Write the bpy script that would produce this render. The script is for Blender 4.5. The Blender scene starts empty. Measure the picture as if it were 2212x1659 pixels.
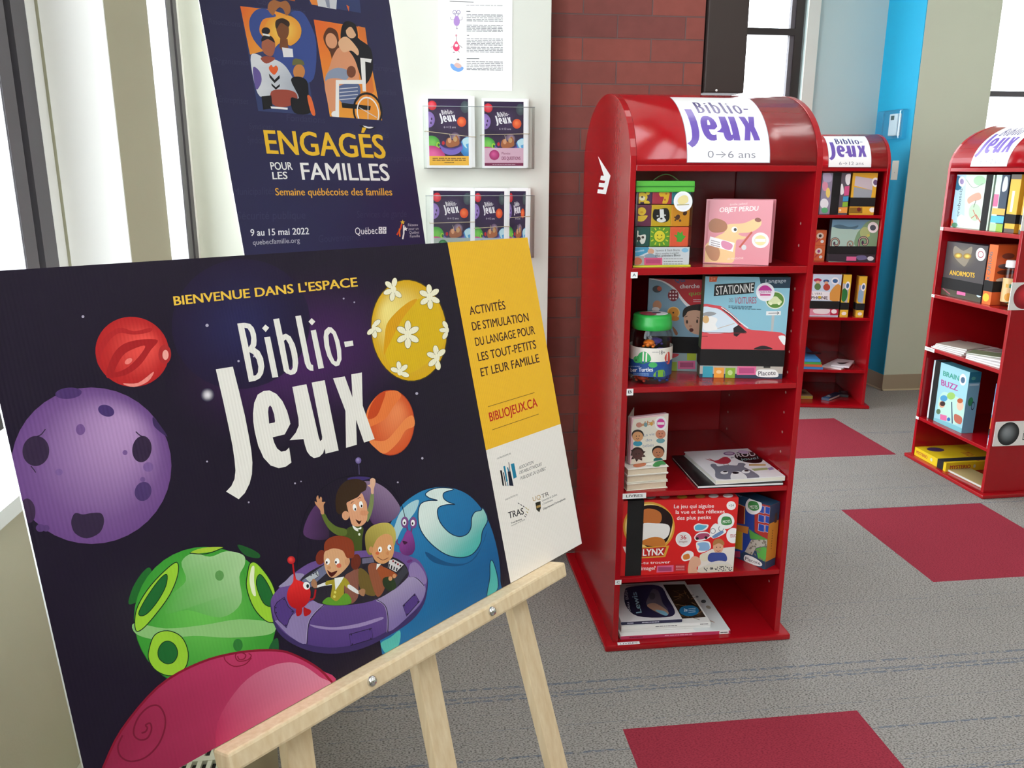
import bpy, bmesh, math, random
from mathutils import Vector, Matrix
from mathutils.geometry import tessellate_polygon

S = bpy.context.scene
COL = S.collection
random.seed(7)

# ------------------------------------------------------------------ camera
IW, IH = 2212.0, 1659.0
FOC, PITCH, ROLL, YAW, EYE = 1789.46, 0.252856, 0.002708, 0.124351, 1.32915
_f = Vector((math.sin(YAW)*math.cos(PITCH), math.cos(YAW)*math.cos(PITCH), -math.sin(PITCH)))
_r0 = Vector((math.cos(YAW), -math.sin(YAW), 0)); _u0 = _r0.cross(_f)
_r = _r0*math.cos(ROLL)+_u0*math.sin(ROLL); _u = -_r0*math.sin(ROLL)+_u0*math.cos(ROLL)
O = Vector((0, 0, EYE))
cam = bpy.data.cameras.new('camera'); camo = bpy.data.objects.new('camera', cam); COL.objects.link(camo)
cam.sensor_fit = 'HORIZONTAL'; cam.sensor_width = 36.0; cam.lens = FOC/IW*36.0; cam.clip_start = 0.02
M = Matrix((( _r.x, _u.x, -_f.x, 0), (_r.y, _u.y, -_f.y, 0), (_r.z, _u.z, -_f.z, EYE), (0, 0, 0, 1)))
camo.matrix_world = M
S.camera = camo

# ------------------------------------------------------------------ light and exposure
S.view_settings.view_transform = 'Standard'
S.view_settings.look = 'None'
S.view_settings.gamma = 1.0
S.view_settings.use_curve_mapping = False
S.view_settings.exposure = -0.42
W = bpy.data.worlds.new('overcast_sky'); S.world = W; W.use_nodes = True
W.node_tree.nodes['Background'].inputs[0].default_value = (0.93, 0.97, 1.0, 1)
W.node_tree.nodes['Background'].inputs[1].default_value = 9.5
def area(name, loc, sx, sy, power, rot=(0, 0, 0), col=(1, 0.985, 0.96)):
    l = bpy.data.lights.new(name, 'AREA'); l.shape = 'RECTANGLE'; l.size = sx; l.size_y = sy
    l.energy = power; l.color = col
    o = bpy.data.objects.new(name, l); o.location = loc; o.rotation_euler = rot; COL.objects.link(o)
    return o
for i, (x, y) in enumerate(((1.2, 0.3), (1.2, 3.0), (3.6, 0.3), (3.6, 3.0), (1.2, -2.4), (3.6, -2.4))):
    area('ceiling_lamp', (x, y, 2.93), 0.6, 1.2, 14)

# ------------------------------------------------------------------ materials
def lin(c):
    if isinstance(c, str):
        c = c.lstrip('#'); c = [int(c[i:i+2], 16)/255 for i in (0, 2, 4)]
    return tuple(x/12.92 if x <= 0.04045 else ((x+0.055)/1.055)**2.4 for x in c[:3])
MATS = {}
def mat(name, col='#808080', rough=0.5, metal=0.0, spec=0.5, **kw):
    if name in MATS: return MATS[name]
    m = bpy.data.materials.new(name); m.use_nodes = True
    b = m.node_tree.nodes['Principled BSDF']
    b.inputs['Base Color'].default_value = (*lin(col), 1)
    b.inputs['Roughness'].default_value = rough
    b.inputs['Metallic'].default_value = metal
    b.inputs['Specular IOR Level'].default_value = spec
    for k, v in kw.items(): b.inputs[k.replace('_', ' ')].default_value = v
    MATS[name] = m
    return m
def nod(m, t, **kw):
    n = m.node_tree.nodes.new(t)
    for k, v in kw.items(): setattr(n, k, v)
    return n
def lk(m, a, b): m.node_tree.links.new(a, b)
def bsdf(m): return m.node_tree.nodes['Principled BSDF']
def noisy(name, col, rough, amt=0.06, scale=30, bump=0.0, bscale=200, **kw):
    """plain paint or stock with slight uneven tone and grain"""
    m = mat(name, col, rough, **kw)
    t = nod(m, 'ShaderNodeTexCoord'); n = nod(m, 'ShaderNodeTexNoise'); n.inputs['Scale'].default_value = scale
    lk(m, t.outputs['Object'], n.inputs['Vector'])
    h = nod(m, 'ShaderNodeHueSaturation'); mr = nod(m, 'ShaderNodeMapRange')
    mr.inputs['To Min'].default_value = 1-amt; mr.inputs['To Max'].default_value = 1+amt
    lk(m, n.outputs['Fac'], mr.inputs['Value']); lk(m, mr.outputs['Result'], h.inputs['Value'])
    h.inputs['Color'].default_value = (*lin(col), 1)
    lk(m, h.outputs['Color'], bsdf(m).inputs['Base Color'])
    if bump:
        n2 = nod(m, 'ShaderNodeTexNoise'); n2.inputs['Scale'].default_value = bscale
        lk(m, t.outputs['Object'], n2.inputs['Vector'])
        bp = nod(m, 'ShaderNodeBump'); bp.inputs['Strength'].default_value = bump; bp.inputs['Distance'].default_value = 0.002
        lk(m, n2.outputs['Fac'], bp.inputs['Height']); lk(m, bp.outputs['Normal'], bsdf(m).inputs['Normal'])
    return m
def printed(name, rough, flute=0.0, spec=0.5):
    """ink on card: colour from the print itself; flute = the ribs of corrugated plastic"""
    if name in MATS: return MATS[name]
    m = mat(name, '#ffffff', rough, spec=spec)
    a = nod(m, 'ShaderNodeVertexColor'); a.layer_name = 'ink'
    lk(m, a.outputs['Color'], bsdf(m).inputs['Base Color'])
    if flute:
        t = nod(m, 'ShaderNodeUVMap'); t.uv_map = 'uv'
        w = nod(m, 'ShaderNodeTexWave'); w.wave_type = 'BANDS'; w.bands_direction = 'X'
        w.inputs['Scale'].default_value = 70; w.inputs['Distortion'].default_value = 0.35; w.inputs['Detail'].default_value = 1
        lk(m, t.outputs['UV'], w.inputs['Vector'])
        bp = nod(m, 'ShaderNodeBump'); bp.inputs['Strength'].default_value = flute; bp.inputs['Distance'].default_value = 0.0006
        lk(m, w.outputs['Fac'], bp.inputs['Height']); lk(m, bp.outputs['Normal'], bsdf(m).inputs['Normal'])
    return m
def clear(name, tint='#ffffff', gloss=0.08, rough=0.05, edge=0.35):
    """thin clear plastic: mostly seen through, with a glossy film"""
    if name in MATS: return MATS[name]
    m = bpy.data.materials.new(name); m.use_nodes = True; nt = m.node_tree; nt.nodes.clear()
    o = nt.nodes.new('ShaderNodeOutputMaterial'); mx = nt.nodes.new('ShaderNodeMixShader')
    tr = nt.nodes.new('ShaderNodeBsdfTransparent'); gl = nt.nodes.new('ShaderNodeBsdfGlossy')
    lw = nt.nodes.new('ShaderNodeLayerWeight'); lw.inputs['Blend'].default_value = 0.25
    ad = nt.nodes.new('ShaderNodeMath'); ad.operation = 'MULTIPLY_ADD'; ad.inputs[1].default_value = edge; ad.inputs[2].default_value = gloss
    tr.inputs[0].default_value = (*lin(tint), 1); gl.inputs['Roughness'].default_value = rough
    nt.links.new(lw.outputs['Fresnel'], ad.inputs[0]); nt.links.new(ad.outputs[0], mx.inputs[0])
    nt.links.new(tr.outputs[0], mx.inputs[1]); nt.links.new(gl.outputs[0], mx.inputs[2]); nt.links.new(mx.outputs[0], o.inputs[0])
    MATS[name] = m
    return m

RED = noisy('red_lacquer', '#a00c17', 0.17, 0.04, 6, 0.04, 90)
WOOD = mat('pale_pine', '#d9bd8f', 0.5)
def _wood():
    m = WOOD; t = nod(m, 'ShaderNodeTexCoord'); mp = nod(m, 'ShaderNodeMapping'); mp.inputs['Scale'].default_value = (40, 40, 2)
    n = nod(m, 'ShaderNodeTexNoise'); n.inputs['Scale'].default_value = 3; n.inputs['Detail'].default_value = 6
    r = nod(m, 'ShaderNodeValToRGB'); r.color_ramp.elements[0].color = (*lin('#dcc29a'), 1); r.color_ramp.elements[1].color = (*lin('#ead6b4'), 1)
    r.color_ramp.elements[0].position = .3; r.color_ramp.elements[1].position = .7
    lk(m, t.outputs['Object'], mp.inputs['Vector']); lk(m, mp.outputs['Vector'], n.inputs['Vector']); lk(m, n.outputs['Fac'], r.inputs['Fac']); lk(m, r.outputs['Color'], bsdf(m).inputs['Base Color'])
_wood()
BLACK = noisy('black_elastic', '#0c0c0e', 0.8, 0.1, 300, 0.3, 900)
PAPER = noisy('paper_edges', '#e8e4da', 0.8, 0.05, 200)
WHITE = mat('white_plastic', '#f2f2f0', 0.4)
CHROME = mat('polished_chrome', '#d8d8d8', 0.12, 1.0)
INK = printed('printed_card', 0.45)
INKG = printed('glossy_print', 0.28)
FLUTE = printed('print_on_corrugated_plastic', 0.36, 0.2, 0.22)
POSTERINK = printed('print_on_poster_paper', 0.35, 0, 0.3)
ACRYL = clear('clear_acrylic', '#fdfefe', 0.015)
VINYL = clear('clear_vinyl', '#fafbf9', 0.03, 0.12)

# ------------------------------------------------------------------ objects
WL = {}
def link(name, data, parent=None, loc=(0, 0, 0)):
    o = bpy.data.objects.new(name, data); COL.objects.link(o)
    loc = Vector(loc)
    if parent is not None:
        o.parent = parent; o.location = loc-WL[parent.name]
    else: o.location = loc
    WL[o.name] = loc
    return o
def thing(name, label, cat, loc, group=None):
    o = link(name, None, None, loc); o.empty_display_size = 0.05
    return tag(o, label, cat, group)
def tag(o, label, cat, group=None):
    o['label'] = label; o['category'] = cat
    if group: o['group'] = group
    return o
def meshobj(name, V, F, m, parent=None, loc=None, smooth=False, bevel=0, mi=None, sol=0):
    """one mesh object from world coordinates"""
    if loc is None: loc = WL[parent.name] if parent is not None else Vector((sum(v[0] for v in V)/len(V), sum(v[1] for v in V)/len(V), min(v[2] for v in V)))
    loc = Vector(loc)
    me = bpy.data.meshes.new(name)
    me.from_pydata([Vector(v)-loc for v in V], [], F)
    for x in (m if isinstance(m, (list, tuple)) else [m]): me.materials.append(x)
    if mi:
        for p, i in zip(me.polygons, mi): p.material_index = i
    bm = bmesh.new(); bm.from_mesh(me)
    bmesh.ops.recalc_face_normals(bm, faces=bm.faces)
    if bevel:
        bmesh.ops.bevel(bm, geom=[e for e in bm.edges if len(e.link_faces) == 2 and e.calc_face_angle(0) > 0.5], offset=bevel, segments=2, affect='EDGES', profile=0.6, clamp_overlap=True)
    bm.to_mesh(me); bm.free()
    if smooth:
        for p in me.polygons: p.use_smooth = True
    o = link(name, me, parent, loc)
    return o
BOXF = [(0, 3, 2, 1), (4, 5, 6, 7), (0, 1, 5, 4), (1, 2, 6, 5), (2, 3, 7, 6), (3, 0, 4, 7)]
def hexa(p, ax, ay, az):
    p, ax, ay, az = map(Vector, (p, ax, ay, az))
    return [p, p+ax, p+ax+ay, p+ay, p+az, p+ax+az, p+ax+ay+az, p+ay+az]
def box(name, p, ax, ay, az, m, parent=None, bevel=0.0, loc=None):
    return meshobj(name, hexa(p, ax, ay, az), BOXF, m, parent, loc, bevel=bevel)
def abox(name, x0, x1, y0, y1, z0, z1, m, parent=None, bevel=0.0, loc=None):
    return box(name, (x0, y0, z0), (x1-x0, 0, 0), (0, y1-y0, 0), (0, 0, z1-z0), m, parent, bevel, loc)
def boxes(name, L, m, parent=None, bevel=0.0, loc=None):
    V = []; F = []
    for (x0, x1, y0, y1, z0, z1) in L:
        k = len(V); V += hexa((x0, y0, z0), (x1-x0, 0, 0), (0, y1-y0, 0), (0, 0, z1-z0)); F += [tuple(i+k for i in f) for f in BOXF]
    return meshobj(name, V, F, m, parent, loc, bevel=bevel)
def struct(o): o['kind'] = 'structure'; return o
def lathe(name, c, prof, m, parent=None, n=40, smooth=True):
    V = []; F = []; c = Vector(c)
    for r, z in prof:
        for i in range(n):
            a = 2*math.pi*i/n; V.append(c+Vector((r*math.cos(a), r*math.sin(a), z)))
    for j in range(len(prof)-1):
        for i in range(n):
            F.append((j*n+i, j*n+(i+1) % n, (j+1)*n+(i+1) % n, (j+1)*n+i))
    return meshobj(name, V, F, m, parent, None if parent else c, smooth=smooth)
def tube(name, pts, r, m, parent=None, n=8, loc=None):
    V = []; F = []; pts = [Vector(p) for p in pts]
    for i, p in enumerate(pts):
        t = (pts[min(i+1, len(pts)-1)]-pts[max(i-1, 0)]).normalized()
        s = t.cross(Vector((0, 0, 1)))
        if s.length < 0.01: s = t.cross(Vector((1, 0, 0)))
        s.normalize(); q = s.cross(t)
        for k in range(n):
            a = 2*math.pi*k/n; V.append(p+(s*math.cos(a)+q*math.sin(a))*r)
    for i in range(len(pts)-1):
        for k in range(n): F.append((i*n+k, i*n+(k+1) % n, (i+1)*n+(k+1) % n, (i+1)*n+k))
    F.append(tuple(range(n))); F.append(tuple((len(pts)-1)*n+k for k in range(n)))
    return meshobj(name, V, F, m, parent, loc, smooth=True)
def ball(name, c, r, m, parent=None, sx=(1, 1, 1), n=16):
    V = []; F = []; c = Vector(c); h = n//2
    for j in range(h+1):
        th = math.pi*j/h
        for i in range(n):
            a = 2*math.pi*i/n
            V.append(c+Vector((r*sx[0]*math.sin(th)*math.cos(a), r*sx[1]*math.sin(th)*math.sin(a), r*sx[2]*math.cos(th))))
    for j in range(h):
        for i in range(n): F.append((j*n+i, j*n+(i+1) % n, (j+1)*n+(i+1) % n, (j+1)*n+i))
    return meshobj(name, V, F, m, parent, None, smooth=True)

# ------------------------------------------------------------------ survey: from a point of the photograph to a surface of the room
def ray(px, py):
    return (_f+_r*((px-IW/2)/FOC)-_u*((py-IH/2)/FOC))
def hit(px, py, p0, n):
    d = ray(px, py); n = Vector(n)
    return O+d*((Vector(p0)-O).dot(n)/d.dot(n))
def onz(px, py, z): return hit(px, py, (0, 0, z), (0, 0, 1))
class Fr:
    """a flat sheet: origin bottom-left, a to the right, b up, n out of the sheet"""
    def __init__(s, o, a, b):
        s.o = Vector(o); s.a = Vector(a).normalized(); s.b = Vector(b).normalized(); s.n = s.a.cross(s.b); s.du = 0.0
    def uv(s, px, py):
        q = hit(px, py, s.o, s.n)-s.o; return (q.dot(s.a)+s.du, q.dot(s.b))
    def P(s, u, v, h=0): return s.o+s.a*u+s.b*v+s.n*h
class Cyl:
    """upright round wrap: u = arc length from the direction of the viewer, v = height"""
    def __init__(s, c, r): s.cuts = (0, r*math.pi/24); s.c = Vector(c); s.r = r; s.t0 = math.atan2(-s.c.y, -s.c.x)
    def uv(s, px, py):
        d = ray(px, py); ox, oy = O.x-s.c.x, O.y-s.c.y
        A = d.x*d.x+d.y*d.y; B = ox*d.x+oy*d.y; D = B*B-A*(ox*ox+oy*oy-s.r*s.r)
        if D < 0: t = -B/A
        else: t = (-B-math.sqrt(D))/A
        x, y, z = ox+d.x*t, oy+d.y*t, O.z+d.z*t
        th = math.atan2(y, x)-s.t0; th = (th+math.pi) % (2*math.pi)-math.pi
        return (th*s.r, z-s.c.z)
    def P(s, u, v, h=0):
        a = s.t0+u/s.r; R = s.r+h
        return Vector((s.c.x+R*math.cos(a), s.c.y+R*math.sin(a), s.c.z+v))

# ------------------------------------------------------------------ printing: flat ink shapes on a surface, all of one print in one mesh
_TX = {}
def textmesh(s, bold):
    k = (s, bold)
    if k in _TX: return _TX[k]
    c = bpy.data.curves.new('lettering', 'FONT'); c.body = s; c.size = 1; c.offset = bold; c.resolution_u = 3
    o = bpy.data.objects.new('lettering', c); COL.objects.link(o)
    bpy.context.view_layer.update()
    e = o.evaluated_get(bpy.context.evaluated_depsgraph_get()); me = e.to_mesh()
    V = [(v.co.x, v.co.y) for v in me.vertices]; F = [tuple(p.vertices) for p in me.polygons]
    e.to_mesh_clear(); bpy.data.objects.remove(o); bpy.data.curves.remove(c)
    _TX[k] = (V, F)
    return _TX[k]
def capheight():
    V, F = textmesh('H', 0); return max(v[1] for v in V)
def spline(P, closed=True, n=5):
    out = []; N = len(P)
    for i in range(N if closed else N-1):
        g = (lambda j: P[j % N]) if closed else (lambda j: P[min(max(j, 0), N-1)])
        p0, p1, p2, p3 = g(i-1), g(i), g(i+1), g(i+2)
        for k in range(n):
            t = k/n
            out.append(tuple(0.5*((2*p1[d])+(-p0[d]+p2[d])*t+(2*p0[d]-5*p1[d]+4*p2[d]-p3[d])*t*t+(-p0[d]+3*p1[d]-3*p2[d]+p3[d])*t**3) for d in (0, 1)))
    if not closed: out.append(P[-1])
    return out
class Art:
    STEP = 2.5e-5
    def __init__(s, fr, clip=None, base=0.0003):
        s.fr = fr; s.clip = clip; s.base = base; s.V = []; s.F = []; s.C = []; s.T = []; s.L = []; s.px(0, 0, 1)
    def px(s, ox, oy, k):              # view: a crop of the photograph
        s.map = lambda x, y: s.fr.uv(ox+x*k, oy+y*k); return s
    def unit(s, u0, v0, du, dv, vx=0.0, ux=0.0):       # view: 0..1 sheet coordinates, y down from the top
        s.map = lambda x, y: (u0+x*du+y*ux, v0-y*dv+x*vx); return s
    def aff(s, f): s.map = f; return s
    def emit(s, uv, tris, cols):
        """uv points with colours; triangles/polys; clipped, then stacked just above whatever ink it overlaps"""
        polys = []
        for t in tris:
            q = [(uv[i][0], uv[i][1], *cols[i]) for i in t]
            if s.clip:
                u0, u1, v0, v1 = s.clip
                for ax, lim, sg in ((0, u0, 1), (0, u1, -1), (1, v0, 1), (1, v1, -1)):
                    r = []
                    for j in range(len(q)):
                        a, b = q[j], q[(j+1) % len(q)]
                        da, db = sg*(a[ax]-lim), sg*(b[ax]-lim)
                        if da >= 0: r.append(a)
                        if da*db < 0:
                            w = da/(da-db); r.append(tuple(x+(y-x)*w for x, y in zip(a, b)))
                    q = r
                    if len(q) < 3: break
            if len(q) >= 3: polys.append(q)
        sl = getattr(s.fr, 'cuts', None)
        if sl and polys:               # a bent sheet: cut the ink along the bends
            ax, st = sl; out = []
            for q in polys:
                lo = math.floor(min(p[ax] for p in q)/st+1e-6); hi = math.ceil(max(p[ax] for p in q)/st-1e-6)
                for i in range(lo, hi):
                    r_ = q
                    for lim, sg in ((i*st, 1), ((i+1)*st, -1)):
                        r = []
                        for j in range(len(r_)):
                            a, b = r_[j], r_[(j+1) % len(r_)]; da, db = sg*(a[ax]-lim), sg*(b[ax]-lim)
                            if da >= 0: r.append(a)
                            if da*db < 0:
                                w = da/(da-db); r.append(tuple(x+(y-x)*w for x, y in zip(a, b)))
                        r_ = r
                        if len(r_) < 3: break
                    if len(r_) >= 3: out.append(r_)
            polys = out
        if not polys: return
        us = [p[0] for q in polys for p in q]; vs = [p[1] for q in polys for p in q]
        bb = (min(us), max(us), min(vs), max(vs)); k = 0
        for (b, l) in s.L:
            if l >= k and b[0] < bb[1] and b[1] > bb[0] and b[2] < bb[3] and b[3] > bb[2]: k = l+1
        s.L.append((bb, k)); h = s.base+k*s.STEP
        for q in polys:
            i = len(s.V)
            for p in q:
                s.V.append(s.fr.P(p[0], p[1], h)); s.C.append(p[2:5]); s.T.append((p[0], p[1]))
            s.F.append(tuple(range(i, i+len(q))))
    def grad(s, P, col, g):
        c = lin(col)
        if not g: return [c]*len(P)
        c2 = lin(g[0]); (x0, y0), (x1, y1) = g[1], g[2]; L = (x1-x0)**2+(y1-y0)**2
        out = []
        for x, y in P:
            t = min(1, max(0, ((x-x0)*(x1-x0)+(y-y0)*(y1-y0))/L)); out.append(tuple(a+(b-a)*t for a, b in zip(c, c2)))
        return out
    def poly(s, P, col, holes=(), g=None):
        loops = [list(P)]+[list(h) for h in holes]; al = [p for l in loops for p in l]
        uv = [s.map(*p) for p in al]
        i = 0; L3 = []
        for l in loops:
            L3.append([Vector((*uv[i+j], 0)) for j in range(len(l))]); i += len(l)
        s.emit(uv, tessellate_polygon(L3), s.grad(al, col, g)); return s
    def blob(s, P, col, holes=(), g=None, n=4): return s.poly(spline(P, True, n), col, [spline(h, True, n) for h in holes], g)
    def rect(s, x0, y0, x1, y1, col, g=None): return s.poly([(x0, y0), (x1, y0), (x1, y1), (x0, y1)], col, (), g)
    def ell(s, cx, cy, rx, ry, col, rot=0, c2=None, hx=0, hy=0, n=40, rings=5):
        """disc; c2 = printed tone at the focus (hx, hy), fading to col at the rim"""
        ca, sa = math.cos(math.radians(rot)), math.sin(math.radians(rot))
        pt = lambda x, y: (cx+x*rx*ca-y*ry*sa, cy+x*rx*sa+y*ry*ca)
        cr = lin(col)
        if c2 is None:
            P = [pt(math.cos(2*math.pi*i/n), math.sin(2*math.pi*i/n)) for i in range(n)]
            s.emit([s.map(*p) for p in P], [tuple(range(n))], [cr]*n); return s
        cc = lin(c2); P = [pt(hx, hy)]; C = [cc]; T = []
        for j in range(1, rings+1):
            t = j/rings; k = t*t*(3-2*t)
            for i in range(n):
                a = 2*math.pi*i/n; P.append(pt(hx*(1-t)+math.cos(a)*t, hy*(1-t)+math.sin(a)*t)); C.append(tuple(x+(y-x)*k for x, y in zip(cc, cr)))
        for i in range(n): T.append((0, 1+i, 1+(i+1) % n))
        for j in range(rings-1):
            for i in range(n): T.append((1+j*n+i, 1+(j+1)*n+i, 1+(j+1)*n+(i+1) % n, 1+j*n+(i+1) % n))
        s.emit([s.map(*p) for p in P], T, C); return s
    def ring(s, cx, cy, rx, ry, w, col, rot=0, n=36):
        ca, sa = math.cos(math.radians(rot)), math.sin(math.radians(rot)); P = []
        for k in (1, 1-w):
            for i in range(n):
                x, y = k*rx*math.cos(2*math.pi*i/n), k*ry*math.sin(2*math.pi*i/n); P.append((cx+x*ca-y*sa, cy+x*sa+y*ca))
        s.emit([s.map(*p) for p in P], [(i, (i+1) % n, n+(i+1) % n, n+i) for i in range(n)], [lin(col)]*len(P)); return s
    def stroke(s, P, w, col, sm=False, closed=False):
        if sm: P = spline(P, closed, 4)
        N = len(P); A = []
        for i in range(N):
            a = P[(i-1) % N] if closed else P[max(i-1, 0)]; b = P[(i+1) % N] if closed else P[min(i+1, N-1)]
            dx, dy = b[0]-a[0], b[1]-a[1]; l = math.hypot(dx, dy) or 1
            A += [(P[i][0]-dy/l*w/2, P[i][1]+dx/l*w/2), (P[i][0]+dy/l*w/2, P[i][1]-dx/l*w/2)]
        Q = [(2*i, 2*i+1, (2*i+3) % (2*N), (2*i+2) % (2*N)) for i in range(N if closed else N-1)]
        s.emit([s.map(*p) for p in A], Q, [lin(col)]*len(A)); return s
    def text(s, t, p0, p1, h, col, bold=0.0):
        """baseline from p0 to p1, h = vector (or height) from the baseline to the top of a capital"""
        if bold > 0:                   # heavier face: the same letters struck four times, a hair apart
            e = (p1[0]-p0[0], p1[1]-p0[1]); V, F = textmesh(t, 0.0); wd = max(v[0] for v in V)-min(v[0] for v in V); k = bold*0.8/wd
            for sg in (-1, 1):
                for sh in (-.5, .5):
                    o = (sg*k*e[0], sg*k*e[1]); q = (h if isinstance(h, tuple) else (0, -h)); o = (o[0]+sh*bold*q[0]*.8, o[1]+sh*bold*q[1]*.8)
                    s.text(t, (p0[0]+o[0], p0[1]+o[1]), (p1[0]+o[0], p1[1]+o[1]), h, col)
            return s
        V, F = textmesh(t, bold); ch = capheight()
        x0 = min(v[0] for v in V); x1 = max(v[0] for v in V)
        if not isinstance(h, tuple): h = (0, -h)
        e = (p1[0]-p0[0], p1[1]-p0[1])
        Q = [(p0[0]+e[0]*(x-x0)/(x1-x0)+h[0]*y/ch, p0[1]+e[1]*(x-x0)/(x1-x0)+h[1]*y/ch) for x, y in V]
        s.emit([s.map(*p) for p in Q], F, [lin(col)]*len(Q)); return s
    def lines(s, x0, x1, ys, w, col, dy=0.0, seed=1):
        """lines of small print: rows of word-length dashes"""
        rr = random.Random(seed); P = []; Q = []
        for y in ys:
            x = x0
            while x < x1:
                l = (x1-x0)*rr.uniform(0.06, 0.17); xe = min(x+l, x1)
                k = len(P); yy = y+dy*(x-x0); ye = y+dy*(xe-x0)
                P += [(x, yy-w/2), (xe, ye-w/2), (xe, ye+w/2), (x, yy+w/2)]; Q.append((k, k+1, k+2, k+3)); x = xe+(x1-x0)*0.022
        s.emit([s.map(*p) for p in P], Q, [lin(col)]*len(P)); return s
    def build(s, name, parent, m=None, loc=None):
        me = bpy.data.meshes.new(name); l = WL[parent.name] if parent is not None else Vector(loc)
        me.from_pydata([v-l for v in s.V], [], s.F); me.materials.append(m or INK)
        a = me.color_attributes.new('ink', 'FLOAT_COLOR', 'POINT')
        a.data.foreach_set('color', [x for c in s.C for x in (*c, 1.0)])
        u = me.uv_layers.new(name='uv'); li = [0.0]*(2*len(me.loops))
        for k, lp in enumerate(me.loops): li[2*k], li[2*k+1] = s.T[lp.vertex_index]
        u.data.foreach_set('uv', li)
        return link(name, me, parent, l)
# ================================================================== the room
TILE = 0.61; GX, GY = 1.10028, 1.71043
def carpet(name, c1, c2, lines):
    m = mat(name, c1, 0.95, spec=0.15)
    t = nod(m, 'ShaderNodeTexCoord')
    n = nod(m, 'ShaderNodeTexNoise'); n.inputs['Scale'].default_value = 300; n.inputs['Detail'].default_value = 3
    mp = nod(m, 'ShaderNodeMapping'); mp.inputs['Scale'].default_value = (0.6, 1.25, 1)
    lk(m, t.outputs['Object'], mp.inputs['Vector']); lk(m, mp.outputs['Vector'], n.inputs['Vector'])
    r = nod(m, 'ShaderNodeValToRGB'); e = r.color_ramp.elements
    e[0].position = 0.36; e[0].color = (*lin(c2), 1); e[1].position = 0.54; e[1].color = (*lin(c1), 1)
    lk(m, n.outputs['Fac'], r.inputs['Fac'])
    out = r.outputs['Color']
    n3 = nod(m, 'ShaderNodeTexNoise'); n3.inputs['Scale'].default_value = 4; n3.inputs['Detail'].default_value = 4
    lk(m, t.outputs['Object'], n3.inputs['Vector'])
    mr = nod(m, 'ShaderNodeMapRange'); mr.inputs['To Min'].default_value = 0.93; mr.inputs['To Max'].default_value = 1.07
    lk(m, n3.outputs['Fac'], mr.inputs['Value'])
    hs = nod(m, 'ShaderNodeHueSaturation'); lk(m, out, hs.inputs['Color']); lk(m, mr.outputs['Result'], hs.inputs['Value']); out = hs.outputs['Color']
    if lines:      # broken blue yarn lines running across the room
        sx = nod(m, 'ShaderNodeSeparateXYZ'); lk(m, t.outputs['Object'], sx.inputs[0])
        n1 = nod(m, 'ShaderNodeTexNoise'); n1.noise_dimensions = '1D'; n1.inputs['Scale'].default_value = 20; n1.inputs['Detail'].default_value = 1
        lk(m, sx.outputs['Y'], n1.inputs['W'])
        ab = nod(m, 'ShaderNodeMath'); ab.operation = 'SUBTRACT'; ab.inputs[1].default_value = 0.60; lk(m, n1.outputs['Fac'], ab.inputs[0])
        a2 = nod(m, 'ShaderNodeMath'); a2.operation = 'ABSOLUTE'; lk(m, ab.outputs[0], a2.inputs[0])
        lt = nod(m, 'ShaderNodeMath'); lt.operation = 'LESS_THAN'; lt.inputs[1].default_value = 0.008; lk(m, a2.outputs[0], lt.inputs[0])
        mp2 = nod(m, 'ShaderNodeMapping'); mp2.inputs['Scale'].default_value = (34, 90, 1)
        n2 = nod(m, 'ShaderNodeTexNoise'); n2.inputs['Scale'].default_value = 1.6; lk(m, t.outputs['Object'], mp2.inputs['Vector']); lk(m, mp2.outputs['Vector'], n2.inputs['Vector'])
        g2 = nod(m, 'ShaderNodeMath'); g2.operation = 'GREATER_THAN'; g2.inputs[1].default_value = 0.47; lk(m, n2.outputs['Fac'], g2.inputs[0])
        an = nod(m, 'ShaderNodeMath'); an.operation = 'MULTIPLY'; lk(m, lt.outputs[0], an.inputs[0]); lk(m, g2.outputs[0], an.inputs[1])
        an2 = nod(m, 'ShaderNodeMath'); an2.operation = 'MULTIPLY'; an2.inputs[1].default_value = 0.6; lk(m, an.outputs[0], an2.inputs[0])
        mx = nod(m, 'ShaderNodeMix'); mx.data_type = 'RGBA'; mx.inputs['B'].default_value = (*lin('#4a5a72'), 1)
        lk(m, an2.outputs[0], mx.inputs['Factor']); lk(m, out, mx.inputs['A']); out = mx.outputs['Result']
    lk(m, out, bsdf(m).inputs['Base Color'])
    bp = nod(m, 'ShaderNodeBump'); bp.inputs['Strength'].default_value = 0.6; bp.inputs['Distance'].default_value = 0.003
    lk(m, n.outputs['Fac'], bp.inputs['Height']); lk(m, bp.outputs['Normal'], bsdf(m).inputs['Normal'])
    return m
CG = carpet('grey_loop_carpet', '#9a9692', '#5a5754', True)
CR = carpet('crimson_loop_carpet', '#93303f', '#7a2232', False)
V = []; F = []; MI = []
for i in range(-5, 11):
    for j in range(-10, 10):
        x, y = GX+i*TILE, GY+j*TILE; k = len(V)
        V += [(x, y, 0), (x+TILE, y, 0), (x+TILE, y+TILE, 0), (x, y+TILE, 0)]; F.append((k, k+1, k+2, k+3))
        MI.append(1 if (i, j) in ((-1, -1), (1, 1), (1, 3)) else 0)
struct(meshobj('floor', V, F, [CG, CR], None, (0, 0, 0), mi=MI))

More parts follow.
